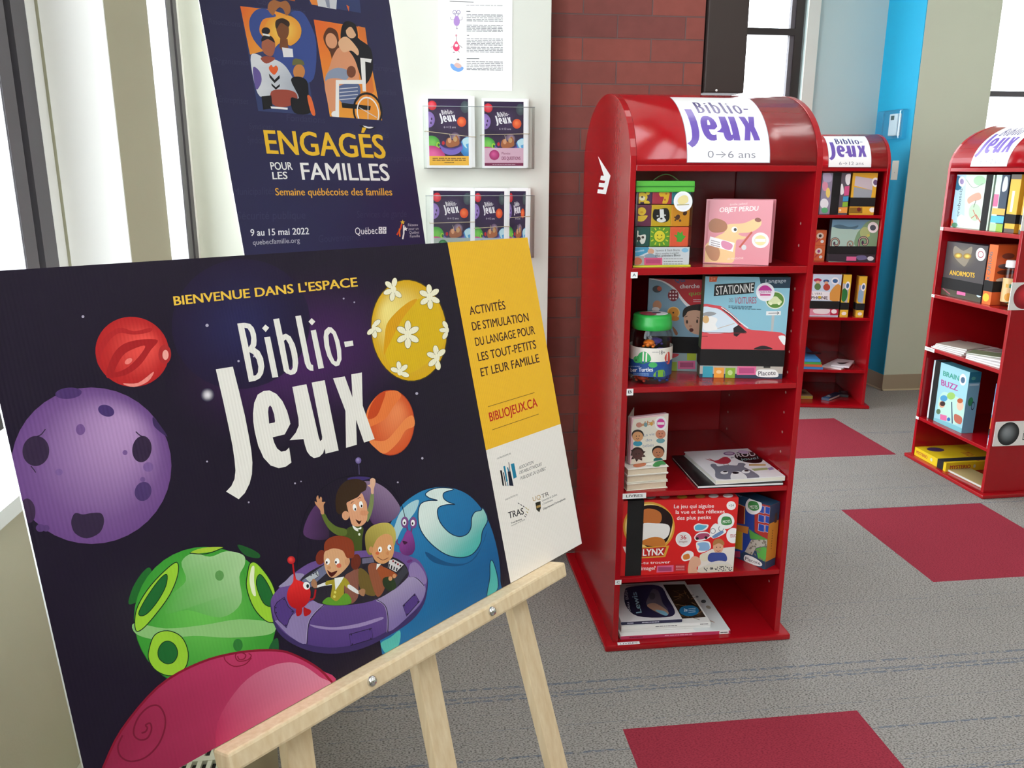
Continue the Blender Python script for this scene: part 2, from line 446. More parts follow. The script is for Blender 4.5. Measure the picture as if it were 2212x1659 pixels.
CREAM = noisy('cream_wall_paint', '#d6d9d0', 0.7, 0.02, 3, 0.05, 250)
OLIVE = noisy('olive_grey_wall_paint', '#c3c1a6', 0.75, 0.02, 3, 0.08, 250)
BLUEG = noisy('blue_grey_wall_paint', '#b6cbc9', 0.75, 0.02, 3, 0.08, 250)
LITREV = mat('window_lit_reveal', '#f7f7f4', 0.6)  # whiter than the cream: window glare put into the reveal colour
FRAMELIT = mat('sky_lit_frame', '#c4c4cc', 0.5)  # frame tone lightened, sky light put into the colour
SAGE = noisy('sage_wall_paint', '#c6cdb9', 0.75, 0.02, 3, 0.08, 250)
CYAN = noisy('cyan_wall_paint', '#089ac2', 0.6, 0.02, 3, 0.08, 250)
FRAME = mat('grey_window_frame', '#58555b', 0.5, 0.0)
FRAMED = mat('dark_window_frame', '#2c2626', 0.4, 0.2)
BROWN = mat('dark_brown_metal', '#352a27', 0.5)
GLASS = clear('window_glass', '#fdfeff', 0.02, 0.02, 0.03)
VINYLB = mat('beige_vinyl_base', '#a2937c', 0.5)
CEIL = noisy('white_ceiling_tile', '#efeeea', 0.85, 0.03, 8)
def brick():
    m = mat('red_brick', '#8a4a44', 0.8, spec=0.3)
    t = nod(m, 'ShaderNodeTexCoord'); s = nod(m, 'ShaderNodeSeparateXYZ'); c = nod(m, 'ShaderNodeCombineXYZ')
    mp = nod(m, 'ShaderNodeMapping'); mp.inputs['Location'].default_value = (-0.0095, 0, -0.0489)
    lk(m, t.outputs['Object'], mp.inputs['Vector']); lk(m, mp.outputs['Vector'], s.inputs[0]); lk(m, s.outputs['X'], c.inputs['X']); lk(m, s.outputs['Z'], c.inputs['Y'])
    b = nod(m, 'ShaderNodeTexBrick'); b.inputs['Scale'].default_value = 1; b.inputs['Brick Width'].default_value = 0.217; b.inputs['Row Height'].default_value = 0.067
    b.inputs['Mortar Size'].default_value = 0.0022; b.inputs['Mortar Smooth'].default_value = 0.3; b.inputs['Bias'].default_value = -0.1
    b.inputs['Color1'].default_value = (*lin('#8f4d44'), 1); b.inputs['Color2'].default_value = (*lin('#744340'), 1); b.inputs['Mortar'].default_value = (*lin('#6d5452'), 1)
    lk(m, c.outputs[0], b.inputs['Vector'])
    n = nod(m, 'ShaderNodeTexNoise'); n.inputs['Scale'].default_value = 25; n.inputs['Detail'].default_value = 5; lk(m, t.outputs['Object'], n.inputs['Vector'])
    mr = nod(m, 'ShaderNodeMapRange'); mr.inputs['To Min'].default_value = 0.85; mr.inputs['To Max'].default_value = 1.15; lk(m, n.outputs['Fac'], mr.inputs['Value'])
    h = nod(m, 'ShaderNodeHueSaturation'); lk(m, b.outputs['Color'], h.inputs['Color']); lk(m, mr.outputs['Result'], h.inputs['Value'])
    lk(m, h.outputs['Color'], bsdf(m).inputs['Base Color'])
    bp = nod(m, 'ShaderNodeBump'); bp.invert = True; bp.inputs['Strength'].default_value = 0.7; bp.inputs['Distance'].default_value = 0.004
    lk(m, b.outputs['Fac'], bp.inputs['Height']); lk(m, bp.outputs['Normal'], bsdf(m).inputs['Normal'])
    return m
BRICK = brick()

ZC = 3.0; YP = 2.60; YB = 2.686; XW = -0.62; SILL = 0.93
# left: window wall along the room, a pier standing out between two windows
struct(boxes('wall_left', [(XW-0.10, -0.50, -3.5, 1.615, 0, SILL), (-0.74, -0.506, 1.615, 1.875, 0, ZC), (XW-0.10, -0.506, 1.875, YP, 0, SILL), (XW-0.10, -0.506, -3.5, YP, 2.75, ZC), (XW-0.1, -0.506, -3.7, -3.5, 0, ZC)], OLIVE, loc=(0, 0, 0)))
struct(abox('trim_6', -0.70, -0.617, 1.571, 1.6105, SILL, 2.75, LITREV, loc=(0, 0, 0)))
struct(abox('trim_7', -0.70, -0.617, 2.5765, 2.5995, SILL, 2.75, LITREV, loc=(0, 0, 0)))
struct(abox('trim_4', -0.612, -0.5065, 1.611, 1.6148, SILL, 2.75, LITREV, loc=(0, 0, 0)))  # sheet over the pier's near face, coloured as if blown out by the window
struct(abox('trim_5', -0.612, -0.47, -3.5, 1.6105, SILL, SILL+0.02, CREAM, loc=(0, 0, 0)))
w = boxes('window_1', [(-0.70, -0.617, 1.445, 1.490, SILL, 2.75), (-0.70, -0.617, 1.515, 1.570, SILL, 2.75), (-0.70, -0.650, 1.490, 1.515, SILL, 2.75), (-0.70, -0.617, -0.3, -0.24, SILL, 2.75), (-0.70, -0.617, 0.62, 0.68, SILL, 2.75), (-0.70, -0.64, -3.5, 1.445, SILL, SILL+0.05)], FRAME, loc=(0, 0, 0)); struct(w)
o_ = boxes('gasket', [(-0.6495, -0.640, 1.4905, 1.5145, SILL, 2.75)], mat('black_rubber', '#15121a', 0.6), w)
abox('pane', -0.668, -0.664, -3.5, 1.445, SILL+0.05, 2.75, GLASS, w)
abox('bead_or_lit_strip', -0.70, -0.619, 1.4425, 1.4449, SILL+0.05, 2.75, FRAMELIT, w)  # thin strip added to paint the frame's near face as sky-lit
w = boxes('window_2', [(-0.70, -0.617, 2.47, 2.515, SILL, 2.75), (-0.70, -0.617, 2.538, 2.576, SILL, 2.75), (-0.70, -0.650, 2.515, 2.538, SILL, 2.75), (-0.70, -0.64, 1.875, 2.47, SILL, SILL+0.05)], FRAME, loc=(0, 0, 0)); struct(w)
boxes('gasket', [(-0.6495, -0.640, 2.5155, 2.5375, SILL, 2.75)], MATS['black_rubber'], w)
abox('pane', -0.668, -0.664, 1.875, 2.47, SILL+0.05, 2.75, GLASS, w)
abox('bead_or_lit_strip', -0.70, -0.619, 2.4675, 2.4699, SILL+0.05, 2.75, FRAMELIT, w)  # same added strip, sky light painted on the second frame
# behind the leaflets: cream partition, then the brick pier
struct(abox('wall_back', XW-0.1, 0.4387, YP, YP+0.05, 0, ZC, CREAM, loc=(0, 0, 0)))
struct(abox('wall_brick', XW-0.1, 0.9385, YB, YB+0.35, 0, ZC, BRICK, loc=(0, 0, 0)))
tr = abox('trim_1', 0.945, 1.076, YB-0.01, YB+0.10, 1.568, ZC, BROWN, bevel=0.004); struct(tr)
ball('screw_head', (0.985, YB-0.012, 1.575), 0.004, WHITE, tr, (1, 0.5, 1), 8)
# far end: blue-grey wall with a window, cyan return, olive wall with a window
YF, XC, YO = 5.08, 2.92, 4.685
FX0, FX1 = 1.0, 2.415
struct(boxes('wall_far', [(FX1, XC, YF, YF+0.22, 0, ZC), (-1.0, FX0, YF, YF+0.22, 0, ZC), (FX0, FX1, YF, YF+0.22, 0, 0.9), (FX0, FX1, YF, YF+0.22, 2.8, ZC)], BLUEG, loc=(0, 0, 0)))
struct(boxes('trim_2', [(2.408, 2.482, YF-0.012, YF-0.001, 0.9, 2.8)], CREAM, loc=(0, 0, 0)))
w = boxes('window_3', [(2.352, 2.402, YF+0.03, YF+0.09, 0.9, 2.8), (FX0, 2.352, YF+0.03, YF+0.09, 2.118, 2.157), (FX0, 2.352, YF+0.03, YF+0.09, 0.9, 0.94), (1.55, 1.60, YF+0.03, YF+0.09, 0.9, 2.8)], FRAMED, loc=(0, 0, 0)); struct(w)
boxes('bead_or_lit_strip', [(2.325, 2.352, YF+0.04, YF+0.07, 0.94, 2.118), (2.325, 2.352, YF+0.04, YF+0.07, 2.157, 2.8)], FRAME, w)
abox('pane', FX0, 2.352, YF+0.05, YF+0.054, 0.94, 2.8, GLASS, w)
struct(abox('wall_cyan', XC-0.004, XC+0.1, YO+0.002, YF, 0.0, ZC, CYAN, loc=(0, 0, 0)))
RX0, RX1 = 3.372, 5.2
struct(boxes('wall_right', [(XC, RX0, YO, YO+0.24, 0, ZC), (RX0, RX1, YO, YO+0.24, 0, 0.95), (RX0, RX1, YO, YO+0.24, 2.8, ZC), (RX1, 6.6, YO, YO+0.24, 0, ZC), (6.5, 6.6, -3.6, YO, 0, ZC)], SAGE, loc=(0, 0, 0)))
w = boxes('window_4', [(RX0+0.002, RX1, YO+0.06, YO+0.12, 1.755, 1.785), (RX0+0.002, RX0+0.02, YO+0.06, YO+0.12, 0.95, 2.8), (RX0+0.002, RX1, YO+0.06, YO+0.12, 0.95, 0.98), (4.25, 4.3, YO+0.06, YO+0.12, 0.95, 2.8)], FRAME, loc=(0, 0, 0)); struct(w)
abox('pane', RX0, RX1, YO+0.09, YO+0.094, 0.98, 2.8, GLASS, w)
struct(boxes('baseboard_right', [(XC-0.006, RX1, YO-0.006, YO, 0.006, 0.10)], VINYLB, loc=(0, 0, 0)))
struct(boxes('baseboard_cyan', [(XC-0.006, XC, YO, YF, 0.006, 0.10)], VINYLB, loc=(0, 0, 0)))
struct(boxes('trim_3', [(XC-0.012, RX1, YO-0.012, YO-0.001, 0, 0.008), (XC-0.012, XC-0.001, YO-0.012, YF, 0, 0.008)], mat('pale_vinyl_toe', '#cdbf9f', 0.5), loc=(0, 0, 0)))
struct(abox('wall_front', -1.0, 6.6, -3.7, -3.6, 0, ZC, noisy('taupe_wall_paint', '#8d8474', 0.8, 0.03, 3), loc=(0, 0, 0)))
struct(abox('ceiling', -1.0, 6.6, -3.7, 5.4, ZC, ZC+0.1, CEIL, loc=(0, 0, 0)))

# heater cabinet below the windows
GREYM = mat('cream_enamel', '#d3d4be', 0.45); SLOTSHADE = mat('painted_slot_shade', '#14140f', 0.8)
h = thing('heater_cabinet', 'low cream metal heater cabinet with slotted top below the left windows', 'heater', (-0.395, 1.2, 0))
abox('casing', -0.499, -0.293, 0.93, 1.50, 0.0, 0.478, noisy('shaded_enamel', '#a49b78', 0.5, 0.03, 5), h, 0.004)  # cream cabinet; the shade of its backlit front is put into this colour
L = []
for i in range(15): L.append((-0.499+i*0.01425, -0.499+i*0.01425+0.0065, 0.93, 1.5, 0.478, 0.4855))
for j in range(8): L.append((-0.499, -0.293, 0.93+j*0.08, 0.93+j*0.08+0.010, 0.479, 0.486))
boxes('grille', L, GREYM, h)
abox('slot_shade_sheet', -0.49, -0.30, 0.94, 1.49, 0.4782, 0.4792, SLOTSHADE, h)  # dark sheet on the solid casing, painted shade between the bars

# thermostat under a clear guard, and a switch plate, on the cyan return
t = thing('thermostat', 'white thermostat inside a clear plastic guard on the cyan wall', 'thermostat', (XC, 4.86, 1.5))
q = [hit(*p, (XC, 0, 0), (1, 0, 0)) for p in ((1932, 247), (1950, 247), (1945, 293), (1929, 293))]
ys = sorted((q[0].y, q[1].y)); zs = (q[2].z, q[0].z)
abox('body', XC-0.03, XC, ys[0], ys[1], zs[0], zs[1], WHITE, t, 0.006)
abox('display', XC-0.0315, XC-0.0295, ys[0]+0.035, ys[1]-0.02, zs[0]+0.09, zs[0]+0.115, mat('grey_display', '#4a5148', 0.3), t)
abox('guard', XC-0.055, XC-0.0005, ys[0]-0.07, ys[1]+0.10, zs[0]-0.022, zs[1]+0.022, clear('clear_guard', '#e8f4fa', 0.12, 0.1), t, 0.012)
q = [hit(*p, (XC, 0, 0), (1, 0, 0)) for p in ((1930, 347), (1944, 347), (1940, 389), (1926, 389))]
sp = thing('switch_plate', 'ivory blank switch plate low on the cyan wall, under the thermostat', 'switch plate', (XC, q[1].y, q[2].z))
abox('plate', XC-0.006, XC-0.0003, q[1].y, q[0].y, q[2].z, q[0].z, mat('ivory_plastic', '#d8d6c8', 0.4), sp, 0.002)
ball('screw', (XC-0.006, (q[0].y+q[1].y)/2, q[2].z+0.045), 0.004, CHROME, sp, (0.4, 1, 1), 8)
# ================================================================== welcome board on its easel
def basis(az, lean, rol):
    e1 = Vector((math.cos(az), math.sin(az), 0)); n = Vector((math.sin(az), -math.cos(az), 0))
    up = Vector((0, 0, 1))*math.cos(lean)-n*math.sin(lean)
    return e1*math.cos(rol)+up*math.sin(rol), -e1*math.sin(rol)+up*math.cos(rol)
def easel(label, o, a, b, w, us, rail, vtop, screws, aim=None, splay=0.085):
    n = a.cross(b); root = thing('easel', label, 'easel', Vector(((o+a*us[1]).x, (o+a*us[1]).y, 0)), 'wooden display easels')
    wx, th = 0.040, 0.020
    for k, u in enumerate(us):
        sl = (-splay, 0, splay)[k]; d = (-b+a*sl); dn = d/-d.z
        top = o+a*(u-sl*vtop)+b*vtop-n*0.006
        bot = o+a*u-n*0.006; bot = bot+dn*(bot.z-0.0)
        ax = a*wx; vv = top-bot
        ha = Vector((ax.x, ax.y, 0))
        p = bot-ha/2; hn = Vector((n.x, n.y, 0)).normalized()*th
        box('leg', p-hn, ha, hn, vv, WOOD, root, 0.002)
    rl = box('rail', o+a*rail[0]-b*0.027-n*0.005, a*(rail[1]-rail[0]), n*0.036, b*0.026, WOOD, root, 0.004)
    box('crossbar', o+a*us[0]+b*(vtop-0.06)-n*0.046, a*(us[2]-us[0]), n*0.018, b*0.035, WOOD, root, 0.002)
    hin = o+a*us[1]+b*(vtop-0.05)-n*0.05
    if aim:
        P = hit(*aim, o+a*us[1], a); d = P-hin; ft = hin+d*(hin.z/-d.z)
    else: ft = Vector((hin.x-n.x*0.10, hin.y-n.y*0.10, 0))
    v = hin-ft; s = Vector((a.x, a.y, 0)).normalized()*0.026; q = Vector((n.x, n.y, 0)).normalized()*0.018
    box('rear_leg', ft-s/2-q/2, s, q, v, WOOD, root, 0.002)
    for u in screws:
        c = o+a*u-b*0.012+n*0.031
        ball('screw', c, 0.0078, CHROME, rl, (1, 1, 1), 14)
    return root
BA, BB = basis(0.7655, 0.2523, -0.0205); BO = Vector((-0.3499, 0.7914, 0.6602)); BW, BH = 0.914, 0.5851
easel('pale pine easel with a ledge rail holding the purple welcome board', BO, BA, BB, BW, (0.262, 0.493, 0.716), (0.141, 0.817), 0.55, (0.36, 0.613), (648, 1600))
bd = thing('sign_board', 'purple and yellow welcome board with cartoon planets standing on the pine easel', 'sign', BO+BA*BW/2)
bf = Fr(BO, BA, BB)
bpan = box('panel', BO-bf.n*0.0045, BA*BW, bf.n*0.0045, BB*BH, noisy('white_corrugated_plastic', '#e9ecef', 0.4, 0.03, 60), bd)
A = Art(bf, (0, BW, 0, BH))
def U(u, v): return (u, v)
UB, VW = 0.7005, 0.2325
uvv = lambda x, y: (x, y)
A.aff(uvv)
A.rect(0, 0, UB, BH, '#1d1428').rect(UB, VW, BW, BH, '#f3bd2f').rect(UB, 0, BW, VW, '#efeae4')
L1 = (440, 670, 0.25316)
A.px(0, 0, 1)
A.ell(650, 770, 300, 190, '#1d1428', -15, '#47205a').ell(520, 700, 150, 140, '#211636', -15, '#262350').ell(330, 1330, 200, 150, '#1d1428', 0, '#26202e')
for x, y, r in ((179, 684, 3), (447, 703, 3.5), (515, 780, 2.5), (742, 645, 2), (765, 653, 1.8), (900, 850, 3), (912, 990, 2.5), (448, 853, 15), (637, 1044, 2), (680, 1157, 2), (859, 1042, 2), (537, 1085, 2), (650, 1040, 1.5), (447, 997, 2), (548, 770, 2)):
    if r > 10: A.ell(x, y, r, r, '#241a3c', 0, '#e8e4ea')
    else: A.ell(x, y, r, r, '#b9b2c6')
# red planet
A.px(0, 500, .30135)
A.ell(947, 863, 265, 250, '#b51f22', 15, '#f0524a', 0.35, -0.35)
A.blob([(690, 900), (740, 770), (850, 690), (960, 715), (1080, 690), (1075, 720), (960, 740), (850, 730), (770, 800), (720, 900), (720, 980)], '#b32226')
A.blob([(760, 1040), (800, 900), (880, 810), (1010, 775), (1130, 780), (1080, 850), (1010, 950), (920, 1020), (830, 1045)], '#a81d22', [[(820, 1000), (880, 890), (960, 840), (1040, 820), (1000, 890), (920, 970), (850, 1005)]])
A.ell(920, 930, 30, 18, '#f08078', -35).ell(1180, 880, 45, 70, '#b02a2c').ell(1185, 885, 22, 36, '#f0a49a')
A.blob([(880, 1090), (990, 1085), (1100, 1005), (1060, 1075), (960, 1115)], '#ef8d84')
# purple moon with a face
A.px(0, 0, 1)
A.ell(197, 1006, 173, 169, '#6b4684', 0, '#b48fc0', 0.45, -0.55)
A.px(0, 850, .2411)
A.ell(320, 515, 120, 135, '#33233f', 5).stroke([(330, 385), (370, 365), (405, 320)], 9, '#2a1c36', True).stroke([(275, 650), (300, 680), (318, 708)], 9, '#2a1c36', True)
A.ell(720, 325, 42, 45, '#6c4a84').ell(525, 705, 28, 28, '#6c4a84').ell(360, 1205, 40, 35, '#573a72').ell(250, 1050, 65, 110, '#3a2744', -8)
A.px(0, 500, .30135)
A.ell(1016, 1560, 69, 95, '#33233f', 8).stroke([(972, 1435), (1000, 1460), (1030, 1475)], 8, '#2a1c36', True)
A.ell(760, 1285, 60, 40, '#46306a', 20).ell(490, 1160, 95, 40, '#4a3068', -5).blob([(1095, 1330), (1140, 1380), (1200, 1470), (1150, 1440), (1100, 1390)], '#3c2858').ell(575, 1420, 32, 40, '#6f4d88').ell(895, 1585, 18, 18, '#765590')
A.px(0, 1000, .39735)
A.blob([(390, 300), (410, 272), (450, 280), (500, 272), (550, 275), (565, 320), (540, 380), (470, 410), (410, 385), (388, 340)], '#332440')
A.ell(777, 155, 45, 53, '#4a3468', 20).ell(805, 22, 28, 26, '#7a5a94').ell(775, 90, 14, 14, '#6f5088').ell(320, 50, 20, 18, '#7a5a94').ell(250, 355, 18, 18, '#573a72')
# yellow flowered planet
A.px(600, 500, .31351)
A.ell(903, 682, 264, 354, '#4a3c1a', -6).ell(903, 682, 258, 347, '#d8a80f', -6, '#f6e287', -0.55, -0.45)
A.blob([(960, 470), (1080, 460), (1130, 620), (1150, 750), (1060, 880), (900, 980), (780, 930), (740, 800), (830, 640)], '#dcb41a')
A.blob([(760, 620), (880, 500), (960, 470), (860, 600), (760, 790), (730, 850), (735, 730)], '#dc9f14')
def flower(cx, cy, r, rot=0, sq=1.0, ks=range(6)):
    for k in ks:
        a = math.radians(rot+60*k); A.ell(cx+math.cos(a)*r*.62*sq, cy+math.sin(a)*r*.62, r*.42, r*.25, '#5a4d20', math.degrees(a)).ell(cx+math.cos(a)*r*.62*sq, cy+math.sin(a)*r*.62, r*.39, r*.22, '#f4efd2', math.degrees(a))
    A.ell(cx, cy, r*.3*sq, r*.3, '#f4efd2')
flower(895, 710, 95, 30, .8); flower(1045, 450, 85, 25, .8); flower(795, 400, 80, 40, .8, (0, 1, 2, 3, 4)); flower(1095, 870, 85, 20, .75, (1, 2, 3, 4, 5)); flower(840, 970, 75, 20, .8, (3, 4, 5, 0)); flower(660, 660, 75, 20, .6, (5, 0, 1, 2)); flower(1165, 680, 70, 0, .6, (2, 3, 4))
# orange planet
A.ell(775, 1318, 166, 226, '#b03a16', 0).ell(775, 1318, 162, 221, '#d4562a', 0, '#f08a55', 0.3, -0.4)
A.blob([(615, 1230), (690, 1130), (800, 1095), (850, 1130), (800, 1200), (740, 1290), (650, 1340), (615, 1340)], '#e9793c')
A.blob([(630, 1440), (740, 1440), (820, 1360), (880, 1290), (930, 1270), (940, 1340), (880, 1370), (830, 1450), (740, 1530), (680, 1500)], '#ef8a4c')
A.blob([(690, 1130), (740, 1105), (720, 1180), (680, 1270), (620, 1290), (640, 1200)], '#c9481e')
# blue planet
A.px(560, 960, .28926)
A.blob([(985, 580), (1050, 470), (1140, 390), (1250, 335), (1380, 318), (1500, 345), (1600, 410), (1690, 530), (1750, 680), (1790, 860), (1800, 1020), (1785, 1130), (1500, 1300), (1250, 1430), (960, 1580), (905, 1490), (880, 1200), (900, 800)], '#2b83b8', g=('#155a92', (1000, 500), (1700, 1000)))
A.blob([(1240, 800), (1400, 880), (1560, 880), (1660, 760), (1700, 640), (1620, 840), (1480, 910), (1300, 880)], '#14507f')
SW = [(1240, 370), (1290, 335), (1370, 322), (1450, 335), (1380, 360), (1375, 400), (1410, 430), (1460, 448), (1400, 450), (1340, 470), (1330, 520), (1355, 590), (1420, 660), (1490, 688), (1550, 670), (1580, 620), (1585, 550), (1610, 505), (1655, 492), (1670, 475), (1705, 560), (1665, 650), (1650, 740), (1590, 820), (1500, 845), (1390, 820), (1280, 740), (1205, 640), (1185, 540), (1200, 450), (1260, 420), (1330, 418), (1270, 400)]
A.blob(SW, '#dcebe6', g=('#4fb3ac', (1350, 480), (1600, 740))).stroke(SW, 7, '#12314f', True, True)
ST = [(1735, 865), (1755, 900), (1780, 1000), (1775, 1090), (1700, 1140), (1720, 1000), (1722, 890)]
A.blob(ST, '#4fb0ac').stroke(ST, 6, '#12314f', True, True)
A.blob([(1010, 610), (1050, 510), (1120, 440), (1190, 415), (1170, 490), (1120, 560), (1060, 640), (1020, 720), (985, 690)], '#a9cfd8')
A.blob([(905, 1490), (980, 1440), (1050, 1390), (1040, 1500), (965, 1575)], '#54b5ae')
# logo
LOGO = dict(
 thin=[([(285,115),(345,108),(395,118),(425,150),(445,205),(450,260),(447,300),(435,322),(475,350),(505,410),(516,480),(505,540),(480,580),(440,602),(385,613)], [[(345,150),(372,155),(395,190),(405,240),(400,290),(382,318)], [(388,358),(420,375),(450,420),(465,480),(462,530),(445,555),(424,560)]]),
 ([(497,155),(525,123),(557,150),(528,187)], []), ([(515,232),(565,226),(635,570),(585,577)], []),
 ([(592,78),(642,70),(672,212),(700,200),(740,225),(775,290),(797,370),(805,450),(795,520),(775,545),(740,553),(705,540),(683,520)], [[(683,262),(700,250),(725,290),(745,360),(757,430),(758,490),(745,515),(728,505)]]),
 ([(780,52),(828,45),(905,430),(915,462),(932,470),(935,518),(905,515),(880,495),(862,455)], []),
 ([(893,98),(920,68),(951,98),(922,130)], []), ([(912,175),(955,166),(1025,493),(978,502)], []),
 ([(1022,230),(1030,175),(1060,145),(1090,148),(1125,185),(1155,260),(1172,340),(1175,420),(1155,470),(1125,480),(1090,455),(1055,395),(1030,310)], [[(1062,215),(1080,190),(1100,205),(1120,270),(1135,345),(1140,410),(1132,440),(1115,435),(1090,380),(1070,300)]]),
 ([(1196,270),(1270,260),(1277,303),(1205,315)], [])],
 fat=[([(102,505),(247,482),(300,690),(350,900),(385,1080),(405,1200),(414,1300),(410,1400),(390,1480),(350,1560),(298,1613),(190,1548),(235,1500),(262,1440),(270,1370),(262,1280),(245,1160),(215,1010),(170,800)], []),
 ([(420,880),(430,790),(460,720),(510,690),(560,685),(620,715),(670,775),(710,860),(730,930),(738,970),(690,1060),(587,1085),(600,1130),(625,1180),(660,1208),(700,1200),(728,1172),(747,1300),(700,1335),(640,1348),(570,1325),(510,1260),(465,1160),(435,1040),(422,950)], [[(548,870),(552,830),(565,812),(580,830),(600,890),(608,945),(605,958),(557,968)]]),
 ([(755,655),(875,632),(945,930),(980,1085),(992,1118),(1008,1105),(1010,1080),(920,618),(1030,598),(1150,1197),(1038,1225),(1030,1180),(1018,1220),(985,1252),(940,1262),(905,1240),(880,1205),(862,1150),(850,1100),(732,1110),(785,1045),(810,985),(808,930)], []),
 ([(1102,582),(1202,565),(1268,745),(1258,548),(1348,532),(1355,815),(1457,1100),(1367,1130),(1298,935),(1305,1148),(1213,1175),(1208,860)], [])])
def logo(A, c1, c2):
    for P, H in LOGO['thin']: A.poly(P, c1, H)
    for P, H in LOGO['fat']: A.poly(P, c2, H)
def aff3(fr_map, src, dst):
    """the board's own logo layout carried to another sheet by three matching points"""
    s = [bf.uv(440+x*.25316, 670+y*.25316) for x, y in src]; d = [fr_map(*p) for p in dst]
    a, b = s[1][0]-s[0][0], s[2][0]-s[0][0]; c, e = s[1][1]-s[0][1], s[2][1]-s[0][1]; D = a*e-b*c
    def f(x, y):
        u, v = bf.uv(440+x*.25316, 670+y*.25316); p, q = u-s[0][0], v-s[0][1]
        i, j = (p*e-q*b)/D, (a*q-c*p)/D
        return tuple(d[0][k]+i*(d[1][k]-d[0][k])+j*(d[2][k]-d[0][k]) for k in (0, 1))
    return f
A.px(*L1); logo(A, '#e9e6df', '#e9e6df')
# green planet
A.px(0, 1000, .39735)
A.blob([(698, 765), (720, 680), (770, 600), (815, 570), (832, 655), (800, 720), (745, 755)], '#226b2c')
A.blob([(1290, 445), (1360, 465), (1412, 498), (1400, 518), (1330, 500)], '#1f5a2a')
A.ell(1115, 845, 388, 388, '#2a7a28', 0).ell(1115, 842, 386, 386, '#3c9a34', 0, '#6cc254', 0, -0.2)
A.blob([(985, 540), (1050, 490), (1140, 510), (1230, 480), (1320, 500), (1330, 550), (1300, 620), (1310, 760), (1200, 840), (1020, 800), (900, 820), (930, 720), (1010, 640)], '#57ad48', g=('#a9cf98', (1000, 800), (1250, 520)))
A.blob([(730, 870), (900, 900), (1110, 880), (1300, 850), (1480, 870), (1470, 930), (1250, 950), (1050, 940), (860, 960), (740, 930)], '#8fc47a')
def gcr(P1, P2, c1='#9bcf36', c2='#1f6a30'):
    A.blob(P1, c1).stroke(P1, 5, '#12301a', True, True).blob(P2, c2).stroke(P2, 4, '#12301a', True, True)
gcr([(735, 905), (740, 800), (800, 690), (890, 590), (960, 540), (965, 610), (920, 720), (840, 830), (770, 905)], [(752, 820), (790, 740), (860, 640), (905, 605), (900, 670), (850, 760), (790, 825)])
gcr([(810, 1010), (840, 935), (910, 912), (985, 945), (1022, 1030), (1005, 1115), (930, 1157), (850, 1130), (808, 1070)], [(858, 1020), (880, 980), (915, 968), (950, 990), (965, 1035), (945, 1080), (905, 1092), (865, 1065)])
gcr([(1345, 600), (1360, 545), (1400, 550), (1470, 640), (1500, 730), (1500, 850), (1450, 862), (1380, 790), (1340, 680)], [(1392, 660), (1410, 605), (1450, 650), (1485, 730), (1480, 780), (1430, 760)])
A.blob([(1355, 640), (1365, 570), (1382, 565), (1380, 640), (1390, 720), (1370, 710)], '#e6efc6')
A.blob([(1030, 490), (1100, 462), (1210, 458), (1170, 478), (1080, 492)], '#a7c83a').stroke([(1030, 490), (1120, 494), (1215, 460)], 5, '#12301a', True)
A.ell(1192, 612, 24, 28, '#5f9a52').ell(1292, 990, 26, 34, '#2f7a34').blob([(1460, 1020), (1480, 970), (1510, 955), (1510, 1030)], '#1d5c30')
# pink planet
A.px(0, 0, 1)
PK = [(180, 1700), (222, 1659), (262, 1577), (342, 1483), (430, 1432), (517, 1409), (596, 1405), (640, 1417), (690, 1446), (722, 1481), (600, 1600), (400, 1720)]
A.blob(PK, '#c23a68', g=('#962348', (560, 1440), (300, 1640)))
A.stroke([(222, 1659), (262, 1577), (342, 1483), (430, 1432), (517, 1409), (596, 1405), (640, 1417), (690, 1446), (722, 1481)], 5, '#8b1230', True)
A.blob([(470, 1560), (520, 1480), (580, 1440), (640, 1432), (690, 1462), (712, 1486), (600, 1560), (480, 1625)], '#d5829e', g=('#b8305c', (690, 1470), (490, 1600)))
sp = [(285+ (4+i*2.35)*math.cos(i*.36)*.75+22+i*.1, 1588-(4+i*2.35)*math.sin(i*.36)) for i in range(31)]
A.px(0, 1000, .39735)
A.stroke([(768, 1468), (790, 1460), (800, 1440), (790, 1425), (815, 1415), (822, 1450), (800, 1495), (760, 1505), (728, 1480), (730, 1430), (760, 1370), (810, 1325), (860, 1320), (893, 1370), (895, 1440), (860, 1530), (790, 1600), (710, 1622), (655, 1595), (640, 1540), (665, 1480)], 9, '#7a1634', True)
A.stroke([(1290, 1050), (1300, 1068), (1325, 1065), (1335, 1045), (1315, 1032), (1283, 1038), (1280, 1060), (1300, 1078), (1345, 1070), (1365, 1048), (1350, 1035)], 6, '#8a1636', True).stroke([(1215, 1040), (1225, 1075), (1270, 1105), (1330, 1095), (1365, 1060)], 6, '#8a1636', True)
# flying saucer: dome, crew, ring
A.px(580, 1020, .16275)
A.stroke([(380, 1250), (400, 900), (480, 560), (640, 290), (850, 120), (1050, 55), (1200, 42), (1400, 75), (1600, 190), (1740, 380), (1800, 560), (1830, 720)], 9, '#120c1c', True)
A.blob([(465, 830), (500, 640), (620, 440), (700, 500), (760, 650), (800, 860), (640, 900)], '#35203f', g=('#5a3668', (760, 700), (500, 640)))
A.blob([(1040, 90), (1120, 62), (1280, 60), (1350, 80), (1240, 108), (1100, 110)], '#3f2f70')
A.blob([(1090, 190), (1200, 130), (1380, 125), (1560, 220), (1690, 370), (1745, 500), (1640, 640), (1400, 700), (1300, 500), (1240, 300)], '#8d7596', g=('#4a2a58', (1600, 250), (1350, 680)))
A.px(560, 960, .28926).stroke([(742, 150), (745, 225)], 6, '#58507a').ell(739, 120, 22, 24, '#6a5a94', 0, '#9a8cc0', -.3, -.3)
A.px(580, 1020, .16275)
